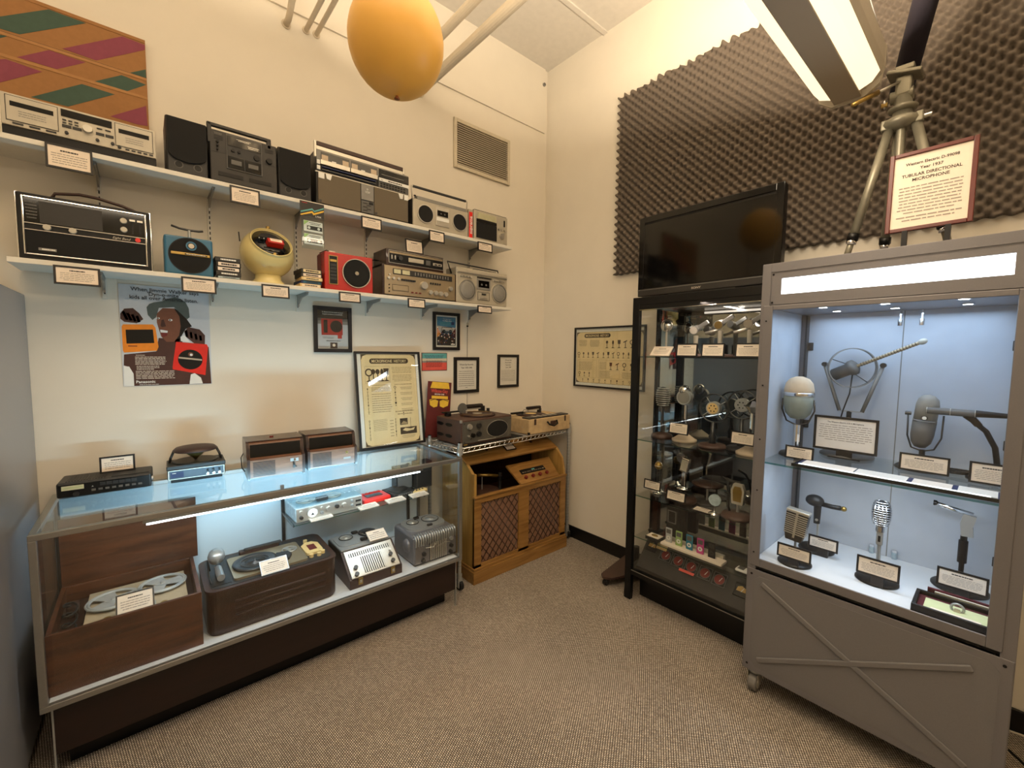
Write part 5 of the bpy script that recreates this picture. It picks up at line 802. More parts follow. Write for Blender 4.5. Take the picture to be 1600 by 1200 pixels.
for a in (0.0, h_-0.018): part(t, 'corner_fitting', bx('steel', -0.003, 0.010, -0.004, 0.010, a, a+0.018, 0.002))
part(t, 'latch', bx('goldtone', 0.02, 0.05, -0.008, -0.002, -0.001, 0.010, 0.003))
part(t, 'turntable', lt('brown', [(0.125, 0), (0.128, 0.006), (0.124, 0.012), (0.108, 0.013), (0.105, 0.011), (0.04, 0.012), (0.001, 0.012)], (0.245, 0.135, h_), 'z', 48), tr('goldtone', (0.245, 0.135, h_+0.013), 0.105, 0.0018, 'z', 48, 5)); part(t, 'record_label', lt('silverplastic', [(0.035, 0), (0.035, 0.001), (0.001, 0.001)], (0.245, 0.135, h_+0.0125), 'z', 28))
part(t, 'tone_arm', bx('handle', 0.215, 0.385, 0.235, 0.268, h_+0.034, h_+0.062, 0.010), bx('silver', 0.225, 0.37, 0.24, 0.262, h_+0.024, h_+0.034), bx('darksteel', 0.36, 0.40, 0.235, 0.27, h_, h_+0.045, 0.004), cy('darksteel', (0.40, 0.20, h_), 0.012, 0.03)); part(t, 'cutting_arm', bx('black', 0.0, 0.165, 0.20, 0.225, h_+0.022, h_+0.032, 0.003), bx('black', 0.03, 0.06, 0.19, 0.235, h_, h_+0.026, 0.005), cy('grey', (0.165, 0.20, h_+0.045), 0.038, 0.010, 'y', n=28), cy('silver', (0.19, 0.19, h_+0.012), 0.006, 0.02))
# tan disc recorder
lx, ly = onrack(0.672, 0.02)
t = thing('disc_cutting_recorder', 'worn tan suitcase recorder with a record on it, on the wire rack', 'disc recorder', (lx, ly, RZ+0.0055), RR-0.055); w_, d_, h_ = 0.47, 0.30, 0.115
part(t, 'case', bx('tan', 0, w_, 0, d_, 0, h_, 0.006), bx('leather', 0.235, 0.30, -0.001, 0, 0.05, 0.085), label='scuffed tan case')
part(t, 'corner_fitting', bx('black', -0.003, 0.012, -0.004, 0.012, 0.0, 0.020, 0.003)); part(t, 'latch', bx('brown', 0.055, 0.075, -0.005, 0.001, 0.07, h_, 0.002)); part(t, 'latch', bx('brown', 0.40, 0.415, -0.005, 0.001, 0.07, h_, 0.002)); part(t, 'stud', cy('steel', (0.0, 0.07, 0.05), 0.005, 0.004, 'x')); part(t, 'carrying_handle', tb('black', [(0.195, -0.004, 0.085), (0.205, -0.022, 0.062), (0.25, -0.026, 0.05), (0.295, -0.022, 0.062), (0.305, -0.004, 0.085)], 0.007, 8))
part(t, 'control_deck', bx('charcoal', 0.01, w_-0.01, 0.01, 0.09, h_, h_+0.010, 0.003), *[bx('silverplastic', 0.10+k*0.055, 0.12+k*0.055, 0.03, 0.085, h_+0.010, h_+0.012) for k in range(5)]); part(t, 'turntable', lt('brown', [(0.12, 0), (0.122, 0.008), (0.11, 0.012), (0.04, 0.013), (0.001, 0.013)], (0.20, 0.185, h_), 'z', 44), lt('ivory', [(0.045, 0), (0.045, 0.001), (0.001, 0.001)], (0.20, 0.185, h_+0.013), 'z', 28))
part(t, 'tone_arm', bx('handle', 0.20, 0.36, 0.22, 0.25, h_+0.036, h_+0.060, 0.009), bx('silver', 0.215, 0.35, 0.225, 0.245, h_+0.028, h_+0.037), bx('darksteel', 0.335, 0.36, 0.22, 0.25, h_, h_+0.04, 0.003)); part(t, 'cutting_arm', bx('black', -0.02, 0.11, 0.17, 0.19, h_+0.022, h_+0.036, 0.004), cy('darksteel', (0.10, 0.18, h_), 0.010, 0.03), tb('cable', [(0.12, 0.20, h_+0.03), (0.15, 0.21, h_+0.045), (0.19, 0.20, h_+0.03)], 0.0018, 5))
# record sleeve leaning behind the brown recorder
t = thing('record_sleeve', 'burgundy and yellow record envelope with spectacles drawing, leaning behind the brown recorder', 'record sleeve', (-1.135, -0.060, RZ+0.010), 0.0)
LS = Matrix.Rotation(-0.06, 4, 'X') @ Matrix.Rotation(0.10, 4, 'Y')
part(t, 'envelope', xf(LS, bx('burgundy', -0.08, 0.115, 0, 0.003, 0.0, 0.400)))
part(t, 'printing', xf(LS, pl('yellow', [(-0.045, 0.397), (0.09, 0.397), (0.10, 0.352), (-0.06, 0.352)], -0.0008), tx('coral', 'Wilcox-Gay', 0.034, 0.018, 0.322, -0.0008, bold=0.02, wx=0.82), tx('white', 'RECORD CASE', 0.012, 0.018, 0.306, -0.0008, bold=0.03), bx('yellow', -0.045, 0.09, -0.0008, 0, 0.278, 0.298), pl('yellow', [(-0.062, 0.270), (-0.01, 0.276), (0.010, 0.262), (0.004, 0.222), (-0.025, 0.214), (-0.055, 0.230)], -0.0008), pl('yellow', [(0.022, 0.262), (0.045, 0.276), (0.100, 0.270), (0.094, 0.230), (0.055, 0.214), (0.026, 0.224)], -0.0008)), xf(LS, tb('sepia', [(-0.055, -0.002, 0.262), (-0.02, -0.002, 0.275), (0.016, -0.002, 0.262), (0.05, -0.002, 0.275), (0.092, -0.002, 0.262)], 0.002, 5)))
# ------------------------------------------------------------------ record console (radiogram)
t = thing('record_console', 'honey-coloured wooden radio and record console with two lattice speaker panels', 'record console', (-1.075, -0.462, 0)); w_, d_ = 0.893, 0.40
part(t, 'plinth', bx('oak', -0.012, w_+0.012, -0.014, d_, 0, 0.085, 0.003), bx('oak', -0.006, w_+0.006, -0.007, d_, 0.085, 0.105, 0.004))
part(t, 'side_panel', pr('oakside', [(0.004, 0.10), (d_, 0.10), (d_, 0.83), (0.10, 0.80), (0.03, 0.745), (0.004, 0.745)], 0, 0.02, 'yz')); part(t, 'side_panel', pr('oakside', [(0.004, 0.10), (d_, 0.10), (d_, 0.83), (0.10, 0.80), (0.03, 0.72), (0.004, 0.60)], w_-0.02, w_, 'yz'))
part(t, 'front_frame', bx('oak', 0.0, w_, 0, 0.018, 0.545, 0.582, 0.002), bx('oak', -0.004, w_+0.004, -0.010, 0.02, 0.582, 0.596, 0.003), bx('oak', 0, 0.058, 0, 0.018, 0.10, 0.545), bx('oak', w_-0.058, w_, 0, 0.018, 0.10, 0.545), bx('oak', 0.395, 0.495, 0, 0.018, 0.10, 0.545), bx('oak', 0.0, w_, 0, 0.018, 0.10, 0.125))
for a, b_ in ((0.058, 0.395), (0.495, w_-0.058)):
    g = part(t, 'speaker_panel', bx('speakercloth', a, b_, 0.012, 0.016, 0.125, 0.545), label='brown speaker cloth')
    s = []; W2 = b_-a; H2 = 0.42; p = 0.056
    def clip(x0, z0, dx, dz):
        ts = [0.0, 1.0]; 
        t0, t1 = 0.0, 1.0
        for p_, q_ in ((-dx, x0), (dx, W2-x0), (-dz, z0), (dz, H2-z0)):
            if abs(p_) < 1e-9:
                if q_ < 0: return None
            else:
                r = q_/p_
                if p_ < 0: t0 = max(t0, r)
                else: t1 = min(t1, r)
        return (t0, t1) if t1 > t0+0.01 else None
    for k in range(-9, 8):
        for dx, dz, x0 in ((0.42*0.78, 0.42, k*p), (-0.42*0.78, 0.42, k*p+0.42*0.78)):
            c = clip(x0, 0, dx, dz)
            if c: s += tb('walnutdark', [(a+x0+dx*c[0], 0.010, 0.125+dz*c[0]), (a+x0+dx*c[1], 0.010, 0.125+dz*c[1])], 0.0028, 5)
    part(g, 'lattice', *s)
part(t, 'compartment', bx('walnutdark', 0.02, w_-0.02, 0.02, d_-0.02, 0.50, 0.515), bx('walnutdark', 0.02, w_-0.02, d_-0.02, d_-0.005, 0.105, 0.83))
part(t, 'lid', rot(0.50, 'X', (0, 0.10, 0.79), bx('oak', 0.0, w_-0.01, 0.095, 0.30, 0.785, 0.803, 0.003)), *[rot(0.50, 'X', (0, 0.10, 0.79), cy('walnutdark', (x, 0.20, 0.803), 0.012, 0.004, 'z')) for x in (0.235, 0.675)])
RP = Matrix.Translation((0, 0.012, 0.598)) @ Matrix.Rotation(-0.95, 4, 'X')
part(t, 'radio_panel', xf(RP, pr('oak', [(0.425, 0.0), (w_-0.07, 0.0), (w_-0.03, 0.185), (0.405, 0.185)], -0.002, 0.012)), label='sloping wooden radio panel')
part(t, 'dial', xf(RP, bx('black', 0.485, 0.735, -0.007, -0.002, 0.075, 0.118, 0.004), bx('sepialight', 0.50, 0.72, -0.008, -0.007, 0.085, 0.093), ln('ink', 0.50, 0.72, 0.084, 0.094, 1, -0.0086, 7, 0.9), bx('teal', 0.60, 0.63, -0.0085, -0.007, 0.096, 0.106)))
for k in range(4): part(t, 'knob', xf(RP, cy('darkred', (0.50+k*0.073, -0.002, 0.042), 0.0135, 0.015, '-y', n=20)))
part(t, 'turntable', lt('brown', [(0.12, 0), (0.125, 0.008), (0.125, 0.018), (0.115, 0.020), (0.001, 0.021)], (0.185, 0.165, 0.55), 'z', 40), cy('walnutdark', (0.185, 0.165, 0.515), 0.05, 0.036), cy('steel', (0.185, 0.165, 0.57), 0.003, 0.09, 'z', n=10)); part(t, 'tone_arm', tb('goldtone', [(0.36, 0.20, 0.63), (0.28, 0.22, 0.645), (0.20, 0.24, 0.655)], 0.012, 8), cy('darksteel', (0.37, 0.19, 0.515), 0.013, 0.14), cy('black', (0.37, 0.19, 0.60), 0.020, 0.03))
part(t, 'record_clamp', cy('black', (0.055, 0.06, 0.52), 0.028, 0.06, 'z'))
card('caption_card', 'caption card resting on the sloping lid of the record console', -0.640, -0.330, 0.830, .095, .075, 0, 0.5, 4, 71, b=0.006, lie=True)
# ------------------------------------------------------------------ black display cabinet (right wall, next to the corner)
BX, BYY = -0.42, -1.19; BWd, BDp = 0.775, 0.295
t = thing('black_display_cabinet', 'tall narrow black display cabinet with glass shelves and a mirror back, under the television', 'display cabinet', (BX, BYY, 0), WB)
fz = []
for x in (0, BWd-0.045): fz += bx('black', x, x+0.045, 0, 0.03, 0.0, 1.891, 0.002)
for x in (0, BWd-0.02): fz += bx('black', x, x+0.02, BDp-0.022, BDp, 0.0, 1.891)
fz += bx('black', 0.0, BWd, 0.0005, BDp, 1.845, 1.8905, 0.002)+bx('black', 0.045, BWd-0.045, 0.003, 0.03, 1.815, 1.846)
part(t, 'frame', fz); part(t, 'top_lining', bx('walnutdark', 0.02, BWd-0.02, 0.03, BDp-0.01, 1.838, 1.845), bx('chrome', 0.045, BWd-0.045, 0.0, 0.003, 1.814, 1.817))
part(t, 'base', bx('black', 0.0, BWd, 0.004, BDp, 0.165, 0.20), bx('alu', 0.045, BWd-0.045, 0.001, 0.004, 0.194, 0.198)); part(t, 'plinth', bx('black', 0.05, BWd-0.05, 0.10, BDp, 0, 0.165))
part(t, 'mirror_back', bx('mirror', 0.02, BWd-0.02, BDp-0.006, BDp-0.003, 0.20, 1.838)); part(t, 'side_glass', bx('glass', 0.006, 0.010, 0.03, BDp-0.02, 0.20, 1.845)); part(t, 'front_glass', bx('glass', 0.045, BWd-0.045, 0.012, 0.016, 0.20, 1.815))
S1, S2, S3, S4 = 1.538, 1.028, 0.676, 0.412
for z in (S1, S2, S3, S4): part(t, 'glass_shelf', bx('glasstop', 0.045, BWd-0.045, 0.022, BDp-0.012, z-0.006, z), bx('glassedge', 0.045, BWd-0.045, 0.0205, 0.022, z-0.006, z))
part(t, 'lamp_tube', cy('bulbwarm', (0.20, 0.06, 1.826), 0.007, 0.5, 'x', n=10), label='warm light tube under the top')
def at(label, cat, name, x, y, z, group=None): return thing(name, label, cat, (x, y, z), WB, group)
def rbase(m, r, h=0.018): return lt(m, [(r, 0), (r, h*0.35), (r*0.9, h*0.75), (r*0.35, h), (0.012, h*1.1), (0.001, h*1.1)], n=32)
def stem(m, r, z0, z1): return cy(m, (0, 0, z0), r, z1-z0, 'z', n=12)
def ribs(m, d, rx, ry, z0, z1, n):
    s = el(d, (0, 0, (z0+z1)/2), (rx*0.9, ry*0.9, (z1-z0)/2*0.97), 20); H_ = z1-z0
    for k in range(1, n):
        u = k/n; q = math.sin(math.acos(2*u-1))**0.45
        s += [([(x*1.0, y*ry/rx, z) for x, y, z in V], F, m_, sm) for V, F, m_, sm in tr(m, (0, 0, z0+H_*u), rx*q, H_/n*0.26, 'z', 24, 5)]
    return s
MG = 'vintage microphones in the black cabinet'
# top shelf
t = at('small silver trophy-shaped microphone, leftmost on the top shelf of the black cabinet', 'microphone', 'microphone', -0.265, -1.330, S1, MG)
part(t, 'base', rbase('brown', 0.045, 0.014)); part(t, 'stem', stem('silverplastic', 0.006, 0.01, 0.15)); part(t, 'head', el('chrome', (0, 0, 0.185), (0.028, 0.020, 0.034)), tr('chrome', (0, 0, 0.19), 0.036, 0.003, '-y', 28))
for (y, lab, hz, kind) in ((-1.500, 'white-faced tilted microphone, second on the top shelf of the black cabinet', 0.165, 0), (-1.640, 'gold-faced tilted microphone with a side arm, third on the top shelf of the black cabinet', 0.190, 1), (-1.795, 'chrome tilted microphone with a side arm, fourth on the top shelf of the black cabinet', 0.190, 2)):
    t = at(lab, 'microphone', 'microphone', -0.235, y, S1, MG)
    part(t, 'base', rbase('brownleather', 0.075, 0.020)); part(t, 'stem', cy('silverplastic', (0, 0, 0.02), 0.010, hz-0.06, 'z', 0.014, 14))
    a = Matrix.Translation((0, 0, hz)) @ Matrix.Rotation(-0.55, 4, 'Y') @ Matrix.Rotation(0.25, 4, 'X')
    part(t, 'head', xf(a, cy('steel' if kind != 2 else 'chrome', (-0.01, -0.02, 0), 0.024, 0.07, 'y', 0.02, 20), cy(['paper', 'goldtone', 'silver'][kind], (-0.01, -0.022, 0), 0.021, 0.003, 'y', n=20)))
    part(t, 'yoke', xf(a, bx('steel', 0.005, 0.075, 0.0, 0.02, -0.014, 0.010, 0.003)))
    if kind: part(t, 'side_arm', tb('silver', [(-0.075, -0.02, hz-0.055), (-0.03, -0.01, hz-0.042), (0.0, 0, hz-0.030)], 0.009, 8))
for (y, lab, lie) in ((-1.327, 'in front of the trophy-shaped microphone', 1), (-1.498, 'below the white-faced tilted microphone', 0), (-1.646, 'below the gold-faced tilted microphone', 0), (-1.826, 'below the chrome tilted microphone', 0)):
    card('caption_card', 'caption card on the top shelf of the black cabinet '+lab, -0.335, y, S1+(0.002 if not lie else 0.004), .125, .075, WB, 0.10 if not lie else 0.75, 5, int(-y*100), stand=not lie, fr='cardpaper' if lie else 'frameblack', group='caption cards in the black cabinet')
# second shelf
t = at('chrome ribbed bullet microphone, leftmost on the second shelf of the black cabinet', 'microphone', 'microphone', -0.245, -1.312, S2, MG)
part(t, 'base', rbase('brown', 0.065, 0.035)); part(t, 'stem', stem('darksteel', 0.009, 0.03, 0.20)); part(t, 'head', mv(0, 0, 0, ribs('steel', 'charcoal', 0.044, 0.034, 0.195, 0.325, 10)))
t = at('round-faced chrome microphone with a visor, second on the second shelf of the black cabinet', 'microphone', 'microphone', -0.225, -1.450, S2, MG)
part(t, 'base', lt('spongepale', [(0.070, 0), (0.072, 0.012), (0.060, 0.018), (0.015, 0.050), (0.001, 0.052)], n=32)); part(t, 'stem', stem('chrome', 0.013, 0.04, 0.22)); part(t, 'head', cy('steel', (0, -0.03, 0.268), 0.045, 0.03, 'y', n=28), cy('midgrey', (0, -0.032, 0.268), 0.036, 0.003, 'y', n=28), el('chrome', (-0.01, 0.0, 0.305), (0.036, 0.035, 0.036)))
def ringmic(lab, x, y, R, zc, base, face):
    t = at(lab, 'microphone', 'microphone', x, y, S2, MG)
    part(t, 'base', rbase(base, 0.075, 0.022)); part(t, 'stem', lt('darksteel', [(0.020, 0.02), (0.016, 0.04), (0.022, 0.06), (0.012, 0.08), (0.010, zc-R)], n=16)); part(t, 'ring', tr('darksteel', (0, 0, zc), R, 0.0045, '-y', 44))
    part(t, 'springs', *[tb('steel', [(math.cos(a)*R*0.45, 0, zc+math.sin(a)*R*0.45), (math.cos(a)*R, 0, zc+math.sin(a)*R)], 0.002, 5) for a in (0.6, 2.2, 3.8, 5.4)])
    part(t, 'capsule', cy('steel', (0, -0.015, zc), R*0.48, 0.03, 'y', n=26), cy(face, (0, -0.017, zc), R*0.38, 0.003, 'y', n=26), *[cy('black', (R*0.22*math.cos(k*PI/3), -0.0185, zc+R*0.22*math.sin(k*PI/3)), R*0.05, 0.002, 'y', n=8) for k in range(6)])
ringmic('spring-suspended ring microphone with a gold capsule on the black cabinet second shelf', -0.255, -1.632, 0.080, 0.222, 'brownleather', 'ivory')
ringmic('spring-suspended ring microphone with a grey capsule on the black cabinet second shelf', -0.205, -1.765, 0.078, 0.250, 'darksteel', 'steel')
t = at('chrome diamond-shaped microphone at the right end of the second shelf of the black cabinet', 'microphone', 'microphone', -0.285, -1.845, S2, MG)
part(t, 'base', lt('spongepale', [(0.068, 0), (0.070, 0.012), (0.060, 0.018), (0.015, 0.050), (0.001, 0.052)], n=32)); part(t, 'stem', stem('chrome', 0.011, 0.04, 0.22)); part(t, 'head', cy('chrome', (0.0, 0, 0.215), 0.004, 0.04, 'z', 0.040, 4), cy('chrome', (0.0, 0, 0.255), 0.040, 0.03, 'z', 0.01, 4))
for x_, y_, lab in ((-0.325, -1.462, 'in front of the round-faced microphone'), (-0.36, -1.83, 'at the right end')): card('caption_card', 'caption card on the second shelf of the black cabinet, '+lab, x_, y_, S2+0.055 if y_ > -1.5 else S2+0.058, .120, .070, WB, 0.12, 5, 77, group='caption cards in the black cabinet')
# third shelf
t = at('small chrome ball microphone, leftmost on the third shelf of the black cabinet', 'microphone', 'microphone', -0.245, -1.300, S3, MG)
part(t, 'base', lt('chrome', [(0.050, 0), (0.052, 0.006), (0.030, 0.014), (0.018, 0.03), (0.001, 0.032)], n=28)); part(t, 'stem', stem('darksteel', 0.010, 0.03, 0.155)); part(t, 'head', el('goldtone', (0, 0, 0.172), (0.024, 0.024, 0.026)), *[tr('chrome', (0, 0, 0.172), 0.025, 0.002, 'z', 20), tr('chrome', (0, 0, 0.172), 0.025, 0.002, '-y', 20)])
t = at('chrome rectangular microphone tilted on a lever switch stand, third shelf of the black cabinet', 'microphone', 'microphone', -0.265, -1.480, S3, MG)
part(t, 'base', rbase('brown', 0.078, 0.030)); part(t, 'stand', bx('chrome', -0.012, 0.012, -0.012, 0.012, 0.028, 0.18, 0.004), lt('chrome', [(0.04, 0.07), (0.042, 0.078), (0.02, 0.086)], n=24)); part(t, 'head', rot(0.18, 'Y', (0, 0, 0.2), bx('chrome', -0.024, 0.024, -0.016, 0.016, 0.175, 0.262, 0.006), bx('silverplastic', -0.018, 0.018, -0.0175, -0.016, 0.185, 0.250)), cy('chrome', (-0.035, 0.02, 0.25), 0.030, 0.02, 'y', n=18))
t = at('dark low disc microphone on a round foot, third shelf of the black cabinet', 'microphone', 'microphone', -0.195, -1.590, S3, MG)
part(t, 'base', rbase('charcoal', 0.070, 0.016)); part(t, 'stem', stem('steel', 0.006, 0.014, 0.10)); part(t, 'head', lt('brown', [(0.01, 0.10), (0.085, 0.108), (0.088, 0.118), (0.05, 0.124), (0.001, 0.126)], n=32))
t = at('cream rounded square microphone with a gooseneck at the right end of the third shelf', 'microphone', 'microphone', -0.295, -1.800, S3, MG)
part(t, 'base', rbase('brownleather', 0.080, 0.028)); part(t, 'stem', stem('steel', 0.007, 0.026, 0.08)); part(t, 'gooseneck', tb('black', [(-0.11, 0.05, 0.19), (-0.075, 0.04, 0.17), (-0.055, 0.02, 0.12), (-0.05, 0.0, 0.05), (-0.04, 0, 0.025)], 0.007, 8)); part(t, 'head', pr('silverplastic', [(-0.028, 0.075), (0.028, 0.075), (0.034, 0.15), (0.022, 0.185), (-0.022, 0.185), (-0.034, 0.15)], -0.014, 0.014), pr('goldtone', [(-0.02, 0.09), (0.02, 0.09), (0.024, 0.15), (0.015, 0.172), (-0.015, 0.172), (-0.024, 0.15)], -0.0155, -0.014))
t = at('clear round-headed microphone beside the cream one on the third shelf', 'microphone', 'microphone', -0.345, -1.700, S3, MG)
part(t, 'base', lt('chrome', [(0.034, 0), (0.034, 0.006), (0.008, 0.02), (0.001, 0.02)], n=24)); part(t, 'stem', stem('chrome', 0.004, 0.018, 0.05)); part(t, 'head', cy('transparentish', (0, -0.006, 0.08), 0.032, 0.012, 'y', n=24))
card('caption_card', 'caption card in the black cabinet in front of the small ball microphone', -0.315, -1.300, S3+0.030, .115, .060, WB, 0.1, 4, 81, group='caption cards in the black cabinet')
card('caption_card', 'caption card in the black cabinet below the tilted rectangular microphone', -0.350, -1.475, S3+0.012, .120, .062, WB, 0.15, 4, 82, group='caption cards in the black cabinet')
card('caption_card', 'caption card lying flat on the third shelf of the black cabinet', -0.385, -1.640, S3+0.003, .110, .07, WB, 0.08, 4, 83, lie=True, group='caption cards in the black cabinet')
# fourth shelf
t = thing('square_pillar_stand', 'dark fluted pillar stand at the left of the fourth shelf', 'stand', (-0.235, -1.290, S4), WB); part(t, 'column', bx('walnutdark', -0.018, 0.018, -0.018, 0.018, 0.015, 0.235)); part(t, 'foot', bx('black', -0.035, 0.035, -0.035, 0.035, 0, 0.016, 0.003))
t = thing('boxed_medallion', 'small cream box with a metal badge, lying open on the fourth shelf', 'box', (-0.34, -1.345, S4), WB); part(t, 'box', bx('charcoal', -0.045, 0.045, -0.035, 0.035, 0, 0.018, 0.002), bx('cardpaper', -0.04, 0.04, -0.03, 0.03, 0.018, 0.021)); part(t, 'badge', lt('goldtone', [(0.022, 0.021), (0.018, 0.026), (0.001, 0.028)], n=18, sy=0.6))
t = thing('portable_radio', 'small dark upright radio behind the coloured music players', 'radio', (-0.225, -1.400, S4), WB); part(t, 'body', bx('charcoal', -0.045, 0.075, 0, 0.04, 0, 0.19, 0.004)); part(t, 'speaker_panel', frm('midgrey', -0.036, 0.02, 0.085, 0.165, 0.006, -0.003, 0), bx('blackmatte', -0.03, 0.014, -0.002, 0, 0.09, 0.16)); part(t, 'side_ribs', *[bx('darkgrey', 0.03+k*0.008, 0.033+k*0.008, -0.003, 0, 0.02, 0.18) for k in range(5)])
t = thing('display_board', 'cream display board holding five music players on the fourth shelf', 'display board', (-0.345, -1.405, S4), WB); part(t, 'board', bx('cardpaper', 0.0, 0.36, -0.035, 0.035, 0, 0.014, 0.002)); part(t, 'risers', bx('silverplastic', 0.02, 0.34, 0.036, 0.060, 0, 0.030, 0.002))
for k, (m_, nm) in enumerate((('podsilver', 'silver'), ('podgreen', 'green'), ('podblue', 'blue'), ('podpink', 'pink'), ('black', 'black'))):
    t = thing('music_player', nm+' pocket music player with a round wheel, standing on the cream board', 'music player', (-0.345, -1.440-k*0.064, S4+0.0145), WB, 'pocket music players on the cream board')
    part(t, 'body', bx(m_, -0.020, 0.020, -0.004, 0.004, 0, 0.088, 0.003)); part(t, 'screen', bx('grey' if k < 4 else 'darkgrey', -0.014, 0.014, -0.0046, -0.004, 0.055, 0.080)); part(t, 'wheel', ds('white' if k < 4 else 'charcoal', 0, 0.028, 0.013, -0.0048), ds(m_, 0, 0.028, 0.005, -0.0054))
t = thing('music_player', 'white music player lying in a clear cradle at the right end of the fourth shelf', 'music player', (-0.360, -1.875, S4), WB); part(t, 'body', bx('white', -0.04, 0.04, -0.025, 0.025, 0.012, 0.026, 0.006)); part(t, 'cradle', bx('acrylic', -0.045, 0.045, -0.03, 0.03, 0.0, 0.012, 0.003)); part(t, 'screen', bx('grey', -0.03, 0.0, -0.018, 0.018, 0.026, 0.0268))
# bottom: meter panel
t = thing('meter_panel', 'sloping dark panel with a row of red meters at the bottom of the black cabinet', 'meter panel', (-0.385, -1.250, 0.2005), WB)
MP = Matrix.Rotation(-0.75, 4, 'X')
part(t, 'panel', pr('duskgrey', [(0.0, 0.0), (0.22, 0.0), (0.22, 0.17), (0.13, 0.165), (0.0, 0.02)], 0, 0.66, 'yz'))
MP = Matrix.Translation((0, 0.0, 0.0205)) @ Matrix.Rotation(-(PI/2-math.atan2(0.145, 0.13)), 4, 'X')
def meter(x, z, round_=True):
    m = part(t, 'meter', xf(MP, bx('black', x-0.036, x+0.036, -0.006, 0, z-0.036, z+0.036, 0.003), frm('grey', x-0.036, x+0.036, z-0.036, z+0.036, 0.003, -0.008, -0.006) if round_ else []))
    part(m, 'dial', xf(MP, (ds('meterred', x, z, 0.027, -0.008) + rim('grey', x, z, 0.030, 0.003, -0.010, 0.003)) if round_ else pl('meterface', [(x-0.024, z-0.008), (x+0.024, z-0.008), (x+0.020, z+0.014), (x, z+0.022), (x-0.020, z+0.014)], -0.007)))
    part(m, 'needle', xf(MP, pl('white', [(x, z-0.01), (x+0.004, z-0.01), (x+0.014, z+0.014), (x+0.012, z+0.015)], -0.0095)))
meter(0.050, 0.150, False)
for k in range(5): meter(0.155+k*0.082, 0.125-k*0.004)
meter(0.600, 0.10, False)
part(t, 'tag', xf(MP, bx('ivory', 0.08, 0.15, -0.0125, -0.010, 0.145, 0.185, 0.001))); part(t, 'pink_note', xf(MP, bx('coral', 0.26, 0.35, -0.0125, -0.010, 0.070, 0.085)))
# rolling foot sticking out left of the cabinet
t = thing('rolling_stand_base', 'dark triangular stand foot with a caster sticking out left of the black cabinet', 'stand base', (-0.10, -1.05, 0), 0)
part(t, 'foot', pr('brown', [(0.07, 0.11), (-0.30, 0.055), (-0.33, 0.02), (-0.30, -0.03), (-0.02, -0.125), (0.07, -0.12)], 0.055, 0.068, 'xy')); part(t, 'column', cy('black', (0.03, 0.0, 0.068), 0.02, 0.11, 'z'))
for x_, y_ in ((-0.295, 0.02), (0.05, 0.09), (0.05, -0.09)):
    c = part(t, 'caster', cy('darksteel', (x_, y_, 0.035), 0.012, 0.020, 'z'), bx('darksteel', x_-0.016, x_+0.016, y_-0.02, y_-0.014, 0.012, 0.045, 0.002)); part(c, 'wheel', cy('rubber', (x_, y_-0.012, 0.0225), 0.022, 0.022, 'y', n=20))
# television
t = thing('television', 'flat black television with a glossy screen standing on the black cabinet', 'television', (-0.365, -1.187, 1.8915), WB); TW, TH = 0.778, 0.482
part(t, 'cabinet', bx('black', 0, TW, 0.002, 0.05, 0.012, TH, 0.006), bx('black', 0.10, TW-0.10, 0.05, 0.09, 0.06, TH-0.08, 0.01)); part(t, 'bezel', frm('blackgloss', 0, TW, 0.012, TH, 0.034, -0.004, 0.004, 0.002), label='glossy black rim')
part(t, 'screen', bx('blackgloss', 0.034, TW-0.034, -0.001, 0.002, 0.058, TH-0.046)); part(t, 'speaker_bar', bx('charcoal', 0.002, TW-0.002, -0.008, 0.002, 0.010, 0.052, 0.006), bx('grey', 0.002, TW-0.002, -0.009, -0.006, 0.046, 0.051), label='grey lower bar'); part(t, 'lettering', tx('silver', 'SONY', 0.016, 0.37, 0.024, -0.0088, bold=0.03, wx=1.25))
part(t, 'foot', bx('black', 0.2, TW-0.2, -0.01, 0.12, 0, 0.010, 0.003), bx('black', 0.33, TW-0.33, 0.01, 0.04, 0.01, 0.05)); 
# ------------------------------------------------------------------ grey lit display cabinet
GX, GY = -0.630, -1.980; GW, GD, GH = 0.800, 0.555, 1.945
t = thing('lit_display_cabinet', 'large grey metal display cabinet on casters with a lit header and cross-braced lower panel', 'display cabinet', (GX, GY, 0), WB)
fz = []
for x in (0, GW-0.035):
    for y in (0, GD-0.035): fz += bx('gunmetal', x, x+0.035, y, y+0.035, 0.105, GH, 0.002)
fz += bx('gunmetal', 0.035, GW-0.035, 0, 0.035, 1.908, GH, 0.001)+bx('gunmetal', 0.0355, GW-0.0355, 0.006, 0.03, 1.766, 1.774)+bx('gunmetal', 0.001, GW-0.001, 0.001, GD-0.001, GH-0.004, GH+0.0005)+bx('gunmetal', 0.035, GW-0.035, 0.004, GD, 0.105, 0.112)+bx('black', 0.036, GW-0.036, 0.008, 0.03, 0.588, 0.602)
part(t, 'frame', fz)
part(t, 'header_panel', frm('gunmetal', 0.036, GW-0.036, 1.770, 1.907, 0.002, 0.002, 0.012), bx('gunmetal', 0.038, 0.074, 0.004, 0.012, 1.772, 1.905), bx('gunmetal', 0.720, GW-0.038, 0.004, 0.012, 1.772, 1.905), bx('gunmetal', 0.074, 0.720, 0.004, 0.012, 1.772, 1.812), bx('gunmetal', 0.074, 0.720, 0.004, 0.012, 1.879, 1.905), *[cy('black', (x, 0.003, z), 0.004, 0.002, '-y', n=10) for x in (0.043, GW-0.043) for z in (1.779, 1.898)])
part(t, 'header_lens', bx('headerlens', 0.0745, 0.7195, 0.008, 0.012, 1.8125, 1.8785), label='glowing white header lamp')
